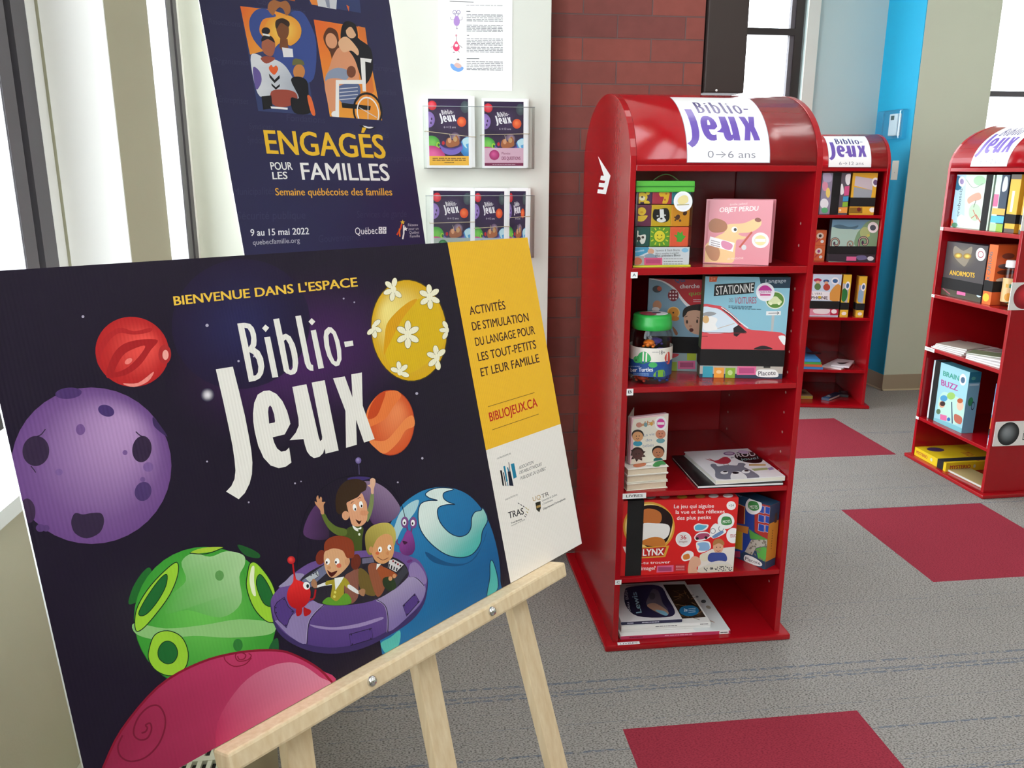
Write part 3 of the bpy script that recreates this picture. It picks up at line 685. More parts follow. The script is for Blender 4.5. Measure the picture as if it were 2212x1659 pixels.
# pilot in green with raised arms
A.blob([(1000, 860), (1030, 760), (1110, 720), (1250, 730), (1240, 900), (1230, 1180), (1180, 1280), (1060, 1280), (1040, 1000)], '#46541f')
A.blob([(700, 565), (740, 545), (800, 640), (900, 720), (1030, 760), (1020, 840), (900, 830), (780, 730)], '#5d6e2c')
A.blob([(1355, 290), (1392, 285), (1390, 430), (1360, 560), (1310, 660), (1290, 560), (1330, 440)], '#7d8a55')
A.blob([(690, 545), (680, 500), (625, 430), (610, 385), (640, 400), (632, 340), (655, 308), (668, 360), (690, 325), (706, 350), (708, 395), (750, 395), (728, 440), (735, 545), (710, 560)], '#c98f68')
A.blob([(1358, 280), (1352, 210), (1312, 175), (1345, 160), (1345, 100), (1375, 78), (1412, 95), (1415, 150), (1395, 220), (1392, 285)], '#dcae92')
A.blob([(1030, 420), (1080, 380), (1180, 330), (1235, 280), (1270, 360), (1300, 420), (1310, 560), (1300, 640), (1250, 700), (1180, 722), (1110, 700), (1080, 620), (1060, 540)], '#e0a27c')
A.blob([(890, 480), (890, 330), (940, 200), (1040, 110), (1180, 90), (1290, 140), (1290, 230), (1230, 270), (1160, 330), (1080, 380), (1030, 400), (1060, 560), (1000, 540), (960, 560), (910, 540)], '#3a2618')
A.ell(1020, 575, 48, 60, '#dba07a').blob([(1225, 510), (1310, 515), (1322, 545), (1290, 575), (1220, 565)], '#d8946c')
A.ell(1140, 470, 26, 46, '#ffffff', -8).ell(1225, 430, 26, 46, '#ffffff', -8).ell(1148, 492, 11, 18, '#2a1c14').ell(1232, 448, 11, 18, '#2a1c14')
A.blob([(1155, 625), (1200, 650), (1230, 640), (1205, 690), (1175, 668)], '#3a1410').stroke([(1090, 420), (1110, 395), (1130, 392)], 7, '#4a2f1c', True).stroke([(1180, 355), (1205, 335), (1222, 345)], 7, '#4a2f1c', True)
A.blob([(1110, 705), (1180, 745), (1225, 725), (1225, 755), (1185, 760), (1190, 785), (1140, 765)], '#eef0ea').ell(1202, 825, 14, 18, '#e6e8d8')
# saucer ring
A.px(580, 1200, .16275)
A.blob([(25, 700), (40, 560), (130, 440), (300, 260), (520, 110), (700, 50), (900, -20), (1300, -70), (1650, -60), (1900, 20), (2010, 90), (2095, 260), (2110, 400), (2060, 640), (1900, 860), (1600, 1060), (1250, 1230), (900, 1300), (560, 1270), (260, 1140), (90, 960)], '#3d2d62')
A.blob([(30, 650), (50, 540), (130, 440), (300, 265), (520, 110), (700, 50), (900, -20), (1300, -70), (1650, -60), (1900, 20), (2010, 90), (2095, 260), (2090, 420), (2030, 620), (1860, 800), (1560, 1010), (1250, 1150), (900, 1220), (560, 1190), (280, 1080), (100, 900)], '#6d5092', g=('#51397c', (900, 500), (900, 1200)))
A.blob([(100, 860), (110, 900), (280, 1070), (495, 1170), (530, 900), (640, 740), (730, 660), (600, 600), (480, 660), (300, 800)], '#8f7eae')
A.blob([(1430, 590), (1520, 640), (1570, 760), (1590, 1010), (1860, 800), (2030, 600), (2080, 440), (2010, 340), (1860, 285), (1700, 430)], '#a193b8', g=('#7d6ca4', (1700, 400), (1900, 760)))
A.blob([(130, 420), (230, 330), (330, 240), (470, 250), (400, 330), (300, 390)], '#9a90b4')
A.blob([(1870, 130), (1950, 90), (2050, 200), (2095, 330), (2060, 380), (1960, 300), (1870, 270)], '#8f7aae')
A.blob([(420, 330), (520, 230), (700, 130), (900, 60), (1300, 20), (1600, 10), (1780, 90), (1850, 200), (1840, 290), (1700, 420), (1480, 560), (1250, 630), (950, 665), (730, 650), (600, 600), (450, 470)], '#2a2430')
A.blob([(540, 915), (700, 940), (900, 950), (1200, 900), (1480, 820), (1500, 850), (1200, 950), (900, 985), (650, 965)], '#9a86b6')
for P in ([(730, 655), (600, 780), (530, 910), (505, 1175)], [(1430, 585), (1540, 660), (1580, 800), (1580, 1020)], [(1860, 285), (1960, 300), (2060, 400)]): A.stroke(P, 9, '#171020', True).stroke([(x-12, y) for x, y in P], 5, '#b7a9cc', True)
for P in ([(75, 680), (110, 620), (205, 550), (260, 680), (335, 740), (270, 850), (235, 960), (130, 860), (80, 760)], [(1070, 1045), (1365, 965), (1380, 1105), (1085, 1195)], [(1780, 665), (1940, 505), (2000, 610), (1825, 805)]):
    A.poly(P, '#52397f').stroke(P, 9, '#1b1328', False, True)
    cx = sum(p[0] for p in P)/len(P); cy = sum(p[1] for p in P)/len(P)
    for x, y in (P if len(P) == 4 else P[::2]): A.ell(x+(cx-x)*.16, y+(cy-y)*.16, 9, 11, '#241838')
A.poly([(440, 330), (640, 190), (740, 120), (770, 230), (560, 420), (470, 420)], '#6f7290').poly([(480, 300), (650, 200), (670, 270), (540, 360)], '#b9bfc6').stroke([(480, 300), (650, 200), (670, 270), (540, 360)], 6, '#1a1820', False, True)
for x, y in ((560, 262), (595, 240), (625, 222), (630, 245), (650, 260)): A.ell(x, y, 9, 9, '#2a2a30')
A.poly([(1240, 40), (1380, 20), (1400, 90), (1240, 110)], '#6c6880').poly([(1600, 60), (1660, 50), (1790, 120), (1690, 220), (1580, 160)], '#d8d4d6')
for i in range(4): A.ell(1650+i*32, 75+i*20, 12, 14, '#8a1a20' if i % 2 == 0 else '#24161a').stroke([(1600+i*34, 115+i*16), (1590+i*34, 170+i*12)], 16, '#16121a')
A.poly([(1800, 130), (1850, 210), (1690, 430), (1640, 330)], '#3c3c46')
# seats and two more children
A.blob([(1000, 300), (1080, 220), (1200, 180), (1190, 420), (1180, 560), (1090, 640), (1020, 560)], '#8a5648').blob([(1200, 170), (1330, 260), (1420, 520), (1280, 510), (1200, 400)], '#6e5a2a')
A.blob([(1315, 150), (1420, 100), (1560, 200), (1540, 430), (1450, 550), (1380, 420)], '#94543a').blob([(1440, 180), (1520, 150), (1700, 250), (1660, 300), (1620, 330), (1520, 350)], '#a2502a').blob([(1520, 300), (1640, 290), (1690, 420), (1600, 470), (1520, 400)], '#2c3a22')
A.ell(1612, 305, 26, 30, '#cf9468').ell(1665, 272, 24, 28, '#cf9468').poly([(1432, 110), (1490, 110), (1425, 190)], '#f0efe8')
A.blob([(640, 400), (760, 350), (850, 330), (860, 385), (740, 400), (640, 425)], '#e9e9ea').blob([(760, 345), (850, 320), (1000, 290), (1080, 390), (1040, 430), (1000, 400), (990, 560), (900, 605), (820, 570), (840, 390), (760, 395)], '#a89a2c')
A.blob([(1070, 385), (1190, 470), (1180, 510), (1050, 430)], '#e9e9ea').blob([(1190, 470), (1240, 440), (1280, 460), (1260, 540), (1200, 510)], '#a87858').blob([(560, 380), (585, 310), (630, 340), (640, 420), (600, 430)], '#a87858')
A.blob([(715, 610), (800, 550), (900, 605), (1010, 500), (1085, 560), (1080, 640), (900, 662), (740, 645)], '#5f9a2c').poly([(870, 300), (1000, 280), (960, 350), (885, 460)], '#eef0ea').ell(880, 487, 15, 18, '#e2d96a').ell(870, 545, 17, 20, '#e2d96a')
A.px(580, 1020, .16275)
A.ell(690, 1130, 65, 100, '#7a2f1e', 15).ell(1155, 1190, 65, 105, '#6b2a1c', 10)
A.blob([(740, 1060), (860, 1010), (1000, 1050), (1070, 1150), (1060, 1230), (960, 1340), (860, 1400), (790, 1370), (740, 1250)], '#dba77c')
A.blob([(735, 1040), (745, 930), (830, 860), (960, 845), (1090, 890), (1130, 980), (1130, 1120), (1080, 1140), (1030, 1130), (980, 1040), (860, 1010), (770, 1040)], '#8c3a20').ell(1040, 1190, 34, 46, '#d59c72')
A.ell(780, 1185, 30, 42, '#ffffff').ell(905, 1185, 32, 44, '#ffffff').ell(768, 1198, 12, 18, '#2a1810').ell(890, 1195, 12, 18, '#2a1810').ell(930, 1240, 32, 30, '#d5694e').blob([(775, 1300), (830, 1330), (910, 1305), (870, 1365), (820, 1385)], '#4a120e').ell(800, 1268, 26, 22, '#cf9468')
A.blob([(1360, 1060), (1365, 940), (1440, 850), (1560, 800), (1650, 850), (1660, 1040), (1620, 1150), (1520, 1215), (1420, 1180)], '#d99c68')
A.blob([(1275, 900), (1290, 800), (1360, 720), (1480, 675), (1600, 680), (1670, 760), (1685, 880), (1660, 980), (1630, 850), (1540, 820), (1440, 880), (1380, 1000), (1360, 1100), (1300, 1060)], '#c2b25a', g=('#8f8238', (1500, 700), (1320, 1000)))
A.ell(1355, 1030, 28, 45, '#d19260').ell(1475, 1025, 26, 38, '#ffffff').ell(1600, 1000, 26, 38, '#ffffff').ell(1468, 1035, 10, 16, '#3a2a20').ell(1612, 1006, 10, 16, '#3a2a20').ell(1440, 1075, 24, 22, '#d2683e').stroke([(1440, 1125), (1510, 1165), (1585, 1135)], 8, '#6a321c', True).ell(1575, 1075, 20, 26, '#d08a58')
# two plain blobs riding on the ring: one red with a ball-tipped stalk, one violet with two stalks
A.px(580, 1200, .16275)
A.ell(300, 60, 52, 52, '#b0141c', 0, '#e84a44', -.3, -.3).stroke([(320, 110), (330, 200), (350, 310)], 22, '#b0141c', True)
A.blob([(330, 260), (370, 320), (450, 350), (540, 430), (550, 550), (500, 650), (400, 710), (290, 670), (240, 560), (260, 440), (320, 350)], '#b8121a', g=('#e02a2a', (400, 650), (360, 380)))
A.ell(500, 400, 45, 52, '#f2f2f2', -20).ell(515, 405, 18, 26, '#1c2a2a').blob([(365, 700), (440, 690), (430, 780), (370, 800)], '#b0141c').blob([(460, 690), (500, 700), (560, 730), (540, 780), (470, 800)], '#b0141c').stroke([(540, 590), (600, 560), (620, 450)], 24, '#a8141c', True)
A.px(580, 1020, .16275)
A.stroke([(1830, 700), (1845, 790)], 22, '#6d3a7a').stroke([(1900, 720), (1890, 800)], 22, '#6d3a7a').ell(1805, 665, 50, 75, '#7a4a86').ell(1918, 670, 48, 76, '#7a4a86').ell(1800, 665, 26, 42, '#f2f2f4').ell(1912, 672, 26, 42, '#f2f2f4').ell(1800, 672, 11, 17, '#1a1420').ell(1908, 680, 11, 17, '#1a1420')
A.blob([(1830, 780), (1890, 790), (1930, 900), (1940, 1010), (1900, 1090), (1820, 1105), (1750, 1060), (1735, 970), (1780, 880)], '#8a3f8e', g=('#5f2a6c', (1780, 900), (1920, 1080))).blob([(1775, 910), (1840, 930), (1800, 960)], '#3a0f34').stroke([(1740, 970), (1700, 940), (1705, 890)], 16, '#7a3a80', True).ell(1870, 1180, 40, 20, '#6b3078', -20)
# lettering
A.px(0, 0, 1)
A.text("BIENVENUE DANS L'ESPACE", (376.6, 659.7), (772, 618.5), (-2.5, -19), '#eec243', 0.028)
A.px(600, 500, .31351)
for t, p, q in (('ACTIVITÉS', (1325, 575), (1570, 535)), ('DE STIMULATION', (1343, 683), (1730, 617)), ('DU LANGAGE POUR', (1365, 790), (1773, 706)), ('LES TOUT-PETITS', (1383, 895), (1782, 805)), ('ET LEUR FAMILLE', (1403, 1000), (1803, 900))):
    A.text(t, p, q, (-10, -56), '#3a1420', 0.012)
A.text('BIBLIOJEUX.CA', (1463, 1310), (1790, 1205), (-11, -60), '#c41a1e', 0.02)
A.stroke([(1447, 1208), (1768, 1110)], 3.2, '#5a3a20').stroke([(1477, 1367), (1797, 1258)], 3.2, '#5a3a20')
A.px(960, 900, .2591)
A.text('UN PROGRAMME DE', (440, 357), (553, 313), (-3, -13), '#38343a')
for P, c in (([(462,448),(478,448),(497,578),(483,574)], '#15151f'), ([(487,465),(495,465),(515,577),(508,577)], '#15151f'), ([(490,415),(505,410),(527,540),(515,545)], '#1b7fa2'), ([(520,425),(528,420),(540,455),(530,458)], '#1b7fa2'), ([(526,458),(550,455),(575,578),(540,575)], '#151a33'), ([(520,545),(526,545),(532,578),(526,578)], '#1b7fa2'), ([(532,380),(537,382),(548,455),(543,455)], '#15151f'), ([(552,395),(580,388),(602,505),(575,518)], '#1b7fa2')): A.poly(P, c)
for t, p, q in (('ASSOCIATION', (620, 440), (740, 392)), ('DES BIBLIOTHÈQUES', (625, 480), (808, 408)), ('PUBLIQUES DU QUÉBEC', (633, 528), (843, 445))): A.text(t, p, q, (2, -27), '#2c2a30')
A.text('UNE INITIATIVE DE', (507, 700), (610, 655), (-3, -12), '#38343a')
A.text('TRAS', (537, 850), (662, 812), (-8, -52), '#26242a', 0.02)
A.text('Trois-Rivières', (555, 895), (645, 860), (-2, -14), '#26242a', .02).text('en action et en santé', (558, 915), (670, 862), (-2, -11), '#38343a')
for i, (x, y) in enumerate(((618, 722), (640, 735), (660, 748), (680, 760), (697, 772), (690, 795), (680, 815), (672, 830))): A.stroke([(x-6, y-4), (x+6, y+8)], 6, '#b09a5a' if 2 < i < 6 else '#3a3a3a')
A.text('UQ', (738, 708), (803, 684), (-5, -36), '#b8935a').text('TR', (810, 682), (872, 655), (-5, -32), '#4a4642')
A.poly([(757, 718), (800, 705), (803, 760), (790, 797), (765, 775)], '#2c2a22').poly([(765, 745), (800, 733), (801, 752), (768, 765)], '#b8975a')
A.text('Université du Québec', (815, 710), (940, 655), (-3, -16), '#3a3640').text('à Trois-Rivières', (818, 738), (903, 700), (-3, -15), '#3a3640').text("Département d'orthophonie", (825, 778), (1008, 690), (-3, -16), '#26242a', .02)
A.build('printed_artwork', bpan, FLUTE)
# ================================================================== tall navy poster behind the board
PA, PB = basis(0.7452, 0.1831, 0.0)
PO = Vector((-0.3652, 1.9347, 1.1457))-PB*0.045; PW, PH = 0.56, 0.90
sx, sy_ = -0.255, 2.255
st = thing('poster_stand', 'grey single-pole floor stand behind the navy poster', 'stand', (sx, sy_, 0))
GREYP = mat('grey_powder_coat', '#8a8c90', 0.4, 0.3)
lathe('base', (sx, sy_, 0), [(0, 0.0), (0.12, 0.0), (0.12, 0.008), (0.03, 0.016), (0, 0.016)], GREYP, st, 40)
tube('pole', [(sx, sy_, 0.01), (sx, sy_, 1.70)], 0.012, GREYP, st, 14)
_q = PO+PA*0.28-PA.cross(PB)*0.004
tube('arm', [(sx, sy_, 1.12), tuple(_q+PB*0.012-PA.cross(PB)*0.010)], 0.007, GREYP, st)
box('ledge', PO+PA*0.20-PB*0.005-PA.cross(PB)*0.016, PA*0.16, PA.cross(PB)*0.015, PB*0.0040, GREYP, st)
po = thing('poster', 'tall navy poster about family week standing behind the welcome board', 'poster', PO+PA*PW/2)
pf = Fr(PO, PA, PB)
pcard = box('backing_card', PO-pf.n*0.003, PA*PW, pf.n*0.003, PB*PH, PAPER, po)
A = Art(pf, (0, PW, 0, PH)); A.aff(uvv)
A.rect(0, 0, PW, PH, '#2b2a50')
K = (420, 0, .35262)
A.px(*K)
NV = '#37365a'
for t, x0, y0, x1, y1, h in (('Communautés', 380, 20, 680, 95, 40), ('Associations', 85, 145, 280, 165, 34), ('Organismes', 110, 385, 330, 400, 34), ('Entreprises', 150, 625, 330, 640, 40), ('Fondations', 565, 740, 800, 755, 40), ('Syndicats', 335, 790, 480, 795, 36), ('Syndicats', 325, 875, 440, 880, 40), ('Entreprises', 1100, 430, 1245, 445, 36), ('Familles', 1115, 575, 1235, 585, 34), ('Municipalités', 945, 840, 1190, 845, 40), ('Entreprises', 1145, 985, 1340, 990, 40), ('Municipalités', 240, 1195, 490, 1190, 44), ('Sécurité publique', 262, 1345, 680, 1340, 48), ('Services de garde', 995, 1335, 1300, 1330, 44), ('Gouvernement', 760, 1485, 1050, 1470, 44)):
    A.text(t, (x0, y0), (x1, y1), h, NV)
# upper strip of pictures (cut by the frame)
A.poly([(575, 0), (615, 8), (612, -140), (560, -150)], '#c9622c').poly([(690, -120), (705, 25), (1020, 80), (1000, -110)], '#34406e').poly([(705, 0), (718, 28), (760, 35), (752, -60), (700, -70)], '#e88a3a').poly([(750, 0), (757, 38), (868, 58), (875, -40), (745, -60)], '#cfd2d8').poly([(800, 0), (812, 45), (830, 50), (826, 0)], '#8a92a8').poly([(930, 30), (945, 72), (948, 40)], '#d9642c')
# left picture: group of four
A.poly([(280, 38), (620, 60), (655, 200), (735, 705), (390, 680)], '#34406e')
A.poly([(280, 38), (470, 60), (560, 90), (650, 230), (600, 275), (470, 300), (340, 335)], '#f0a23a', (), ('#e8692a', (500, 200), (300, 60)))
A.ell(540, 190, 115, 100, '#eda13a', 0, '#f8d05a')
A.blob([(335, 130), (380, 60), (450, 60), (500, 100), (420, 120), (400, 200), (470, 270), (450, 330), (360, 240)], '#3a4f94').blob([(590, 80), (650, 70), (700, 130), (745, 260), (730, 480), (640, 500), (540, 420), (480, 330), (530, 260), (600, 280), (655, 210), (640, 140)], '#3a4f94')
A.blob([(450, 60), (455, 20), (485, 0), (525, 12), (560, 5), (585, 35), (585, 75), (560, 95), (545, 60), (520, 45), (495, 70), (480, 95)], '#a86a3c')
A.blob([(500, 150), (530, 125), (570, 145), (578, 200), (560, 240), (525, 235), (505, 200)], '#7c4a2c').blob([(495, 160), (500, 125), (540, 112), (580, 135), (575, 165), (530, 140), (505, 175)], '#35221c').poly([(525, 235), (570, 240), (575, 290), (545, 320), (520, 290)], '#7c4a2c').poly([(535, 290), (600, 300), (605, 350), (545, 350)], '#e9e9ee')
A.blob([(415, 250), (440, 220), (490, 250), (490, 310), (470, 345), (430, 330), (412, 295)], '#a86248').ell(437, 190, 26, 22, '#1c1a26').blob([(410, 255), (420, 220), (470, 222), (492, 262), (450, 240)], '#1c1a26').poly([(416, 205), (462, 212), (460, 224), (418, 216)], '#f0f0f2')
A.blob([(345, 340), (400, 340), (440, 380), (490, 365), (560, 410), (620, 520), (640, 620), (610, 670), (560, 560), (480, 580), (400, 590), (360, 480)], '#dfe3ea', g=('#a9b1bf', (440, 450), (600, 560))).blob([(405, 360), (440, 390), (490, 365), (480, 350), (430, 345)], '#a05040')
A.blob([(455, 415), (470, 398), (482, 412), (500, 402), (512, 425), (490, 458), (465, 440)], '#e8622c').poly([(455, 450), (490, 490), (520, 460), (522, 480), (490, 510), (460, 475)], '#15151c').poly([(470, 510), (498, 535), (522, 515), (522, 530), (498, 550), (472, 525)], '#15151c')
A.blob([(470, 560), (560, 550), (620, 570), (625, 620), (560, 655), (480, 640)], '#a04a3c').poly([(410, 590), (470, 585), (478, 665), (420, 672)], '#15151c').poly([(465, 652), (570, 660), (570, 672), (470, 665)], '#f4f4f6').blob([(360, 410), (400, 440), (410, 500), (380, 550), (362, 480)], '#6a5aa0')
A.ell(640, 440, 36, 46, '#c98448').blob([(600, 400), (610, 360), (660, 370), (672, 400), (640, 395)], '#6a6a40').blob([(590, 490), (640, 470), (690, 500), (700, 590), (710, 690), (610, 690), (590, 600), (640, 600)], '#16161e').blob([(690, 590), (715, 600), (740, 700), (715, 695)], '#e8703a')
# right picture: couple with a baby, wheelchair
A.poly([(730, 120), (1040, 170), (1150, 740), (830, 715)], '#f0a23a', (), ('#e8692a', (780, 330), (740, 120)))
A.poly([(1000, 160), (1045, 170), (1100, 560), (1060, 600)], '#e07a34')
A.blob([(900, 170), (930, 130), (980, 150), (1000, 230), (1080, 300), (1090, 440), (1040, 520), (1000, 420), (960, 330), (900, 260)], '#16161e')
A.ell(960, 195, 32, 40, '#e2b48e', -15).blob([(912, 190), (930, 135), (985, 150), (1000, 230), (960, 165), (925, 190), (915, 230)], '#1c1a1e')
A.blob([(790, 220), (820, 170), (870, 190), (885, 260), (880, 380), (850, 390), (830, 320), (800, 270)], '#5c3420').ell(838, 250, 34, 48, '#e0a078', -15)
A.blob([(850, 340), (890, 290), (960, 330), (1000, 420), (1000, 500), (900, 520), (800, 500), (830, 400)], '#e09a72').blob([(880, 260), (930, 225), (1000, 300), (1000, 340), (960, 310), (910, 320)], '#e8b890').blob([(820, 440), (880, 415), (950, 440), (930, 490), (860, 520), (800, 500)], '#8f9cb4').ell(960, 440, 28, 36, '#7a4630')
A.blob([(800, 500), (870, 480), (940, 510), (890, 600), (880, 700), (840, 690), (810, 600)], '#e09a72').blob([(880, 530), (1000, 510), (1010, 600), (940, 650), (880, 600)], '#5a6a92')
for i in range(4): A.stroke([(888, 545+i*22), (1000, 535+i*22)], 6, '#c9ced8')
A.poly([(865, 490), (1035, 490), (1035, 515), (885, 515), (885, 720), (862, 718)], '#f2f2f0').poly([(1015, 355), (1085, 362), (1080, 385), (1045, 378), (1050, 560), (1030, 560)], '#f2f2f0').poly([(900, 630), (1080, 650), (1075, 675), (905, 660)], '#14141a')
A.ring(1060, 680, 90, 115, .12, '#14141a', -10).ring(1062, 690, 68, 98, .10, '#f2f2f2', -10).stroke([(1062, 600), (1062, 735)], 4, '#d8d8da').stroke([(1010, 660), (1115, 720)], 4, '#d8d8da').ell(860, 700, 22, 20, '#f2f2f0')
A.poly([(820, 742), (1180, 790), (1180, 742), (1150, 738), (830, 714)], '#2b2a50')
# crease and lettering
A.text('ENGAGÉS', (445, 940), (1172, 970), (-22, -142), '#f0c030', 0.025)
A.text('POUR', (470, 1040), (602, 1040), (-8, -46), '#f0f0ee', .02).text('LES', (480, 1098), (570, 1096), (-5, -44), '#f0f0ee', .02)
A.text('FAMILLES', (662, 1100), (1197, 1107), (-15, -102), '#f2f2f0', 0.02)
A.text('Semaine québécoise des familles', (498, 1197), (1212, 1197), (-5, -44), '#e8aa3a', .015)
A.text('9 au 15 mai 2022', (345, 1445), (702, 1435), (-3, -40), '#e9e9ee', .02).text('quebecfamille.org', (358, 1500), (646, 1486), (-3, -30), '#b9b9c8')
A.text('Québec', (985, 1437), (1122, 1432), (-3, -42), '#e9e9ee')
for i in (0, 1):
    for j in (0, 1): A.rect(1128+i*25, 1390+j*22, 1150+i*25, 1409+j*22, '#e9e9ee').rect(1135+i*25, 1396+j*22, 1142+i*25, 1403+j*22, '#2b2a50')
for i, (t, x) in enumerate((('Réseau', 1368), ('pour un', 1372), ('Québec', 1376), ('Famille', 1380))): A.text(t, (1308+i*4, 1386+i*23), (x, 1384+i*23), 16, '#c9c9d4')
A.stroke([(1270, 1372), (1262, 1400), (1240, 1440)], 10, '#d9452a').stroke([(1282, 1380), (1282, 1430), (1275, 1465)], 9, '#f0f0ee').stroke([(1255, 1400), (1258, 1450)], 8, '#e8782c')
for x, y, c in ((1275, 1362, '#e8b83a'), (1292, 1402, '#f0f0ee')): A.poly([(x+math.cos(a*.628-1.57)*(16 if a % 2 == 0 else 7), y+math.sin(a*.628-1.57)*(16 if a % 2 == 0 else 7)) for a in range(10)], c)
A.build('printed_artwork', pcard, POSTERINK)

# ================================================================== notice and leaflets on the cream partition
def wallfr(y): return Fr((0, y, 0), (1, 0, 0), (0, 0, 1))
f = wallfr(YP-0.0015)
u0, v0 = f.uv(950, 194); u1, _ = f.uv(1106.5, 195)
nt = thing('notice', 'white paper notice with small cartoon figures taped above the leaflet holders', 'notice', (u0, YP, v0))
sheet = abox('sheet', u0, u1, YP-0.0012, YP-0.0004, v0, v0+0.2794, mat('white_paper', '#eeefee', 0.7), nt)
A = Art(f, (u0, u1, v0, v0+0.2794), 0.0001)
A.px(920, 0, .12658)
A.stroke([(405, 22), (815, 36)], 9, '#4a4a50')
for x, y, w in ((690, 192, 70), (700, 603, 38), (695, 1000, 215)): A.rect(x, y-5, x+w, y+6, '#4a4a50')
A.lines(690, 1310, [90], 7, '#8e9096', .01, 3)
for k, ys in enumerate(([250, 272, 300, 330, 355], [428, 455, 480, 508, 530], [660, 685, 712, 740, 765], [805, 832, 860, 885], [1052, 1080, 1110, 1138, 1165, 1188])): A.lines(695, 1312, ys, 11, '#7e8088', .012, 5+k)
A.stroke([(505, 275), (490, 215)], 10, '#8a82a0').stroke([(545, 275), (555, 215)], 10, '#8a82a0').ring(490, 210, 34, 38, .3, '#8a7fa6').ring(555, 210, 34, 38, .3, '#8a7fa6').stroke([(480, 335), (430, 330), (415, 290)], 9, '#8f88a0', True).stroke([(570, 345), (615, 335), (618, 285)], 9, '#8f88a0', True).blob([(500, 280), (550, 280), (578, 370), (550, 435), (500, 435), (472, 375)], '#a884c6').stroke([(525, 435), (528, 485)], 9, '#8f88a0').ell(528, 488, 18, 8, '#9a94a8')
A.stroke([(520, 710), (518, 620)], 8, '#a08a92').ell(517, 605, 15, 20, '#c98a98').blob([(520, 700), (560, 760), (575, 820), (545, 868), (495, 868), (462, 815), (480, 750)], '#d8406c').ell(520, 775, 28, 26, '#f6f4f4').stroke([(470, 790), (425, 810)], 10, '#b07a88').stroke([(570, 770), (620, 815)], 10, '#8f8890').ell(478, 893, 20, 9, '#9a8a90').stroke([(548, 865), (575, 895)], 10, '#9a8a90')
A.blob([(415, 1110), (440, 1085), (520, 1120), (620, 1140), (642, 1170), (600, 1215), (530, 1222), (450, 1180)], '#6f9fdc').blob([(480, 1110), (530, 1070), (600, 1110), (600, 1150), (540, 1160)], '#d0aca4').ell(550, 1015, 22, 18, '#4a4a52').ell(545, 1035, 16, 14, '#e8d4c8').stroke([(520, 1070), (500, 1015)], 7, '#d8c8bc')
A.build('printed_artwork', sheet, INK)

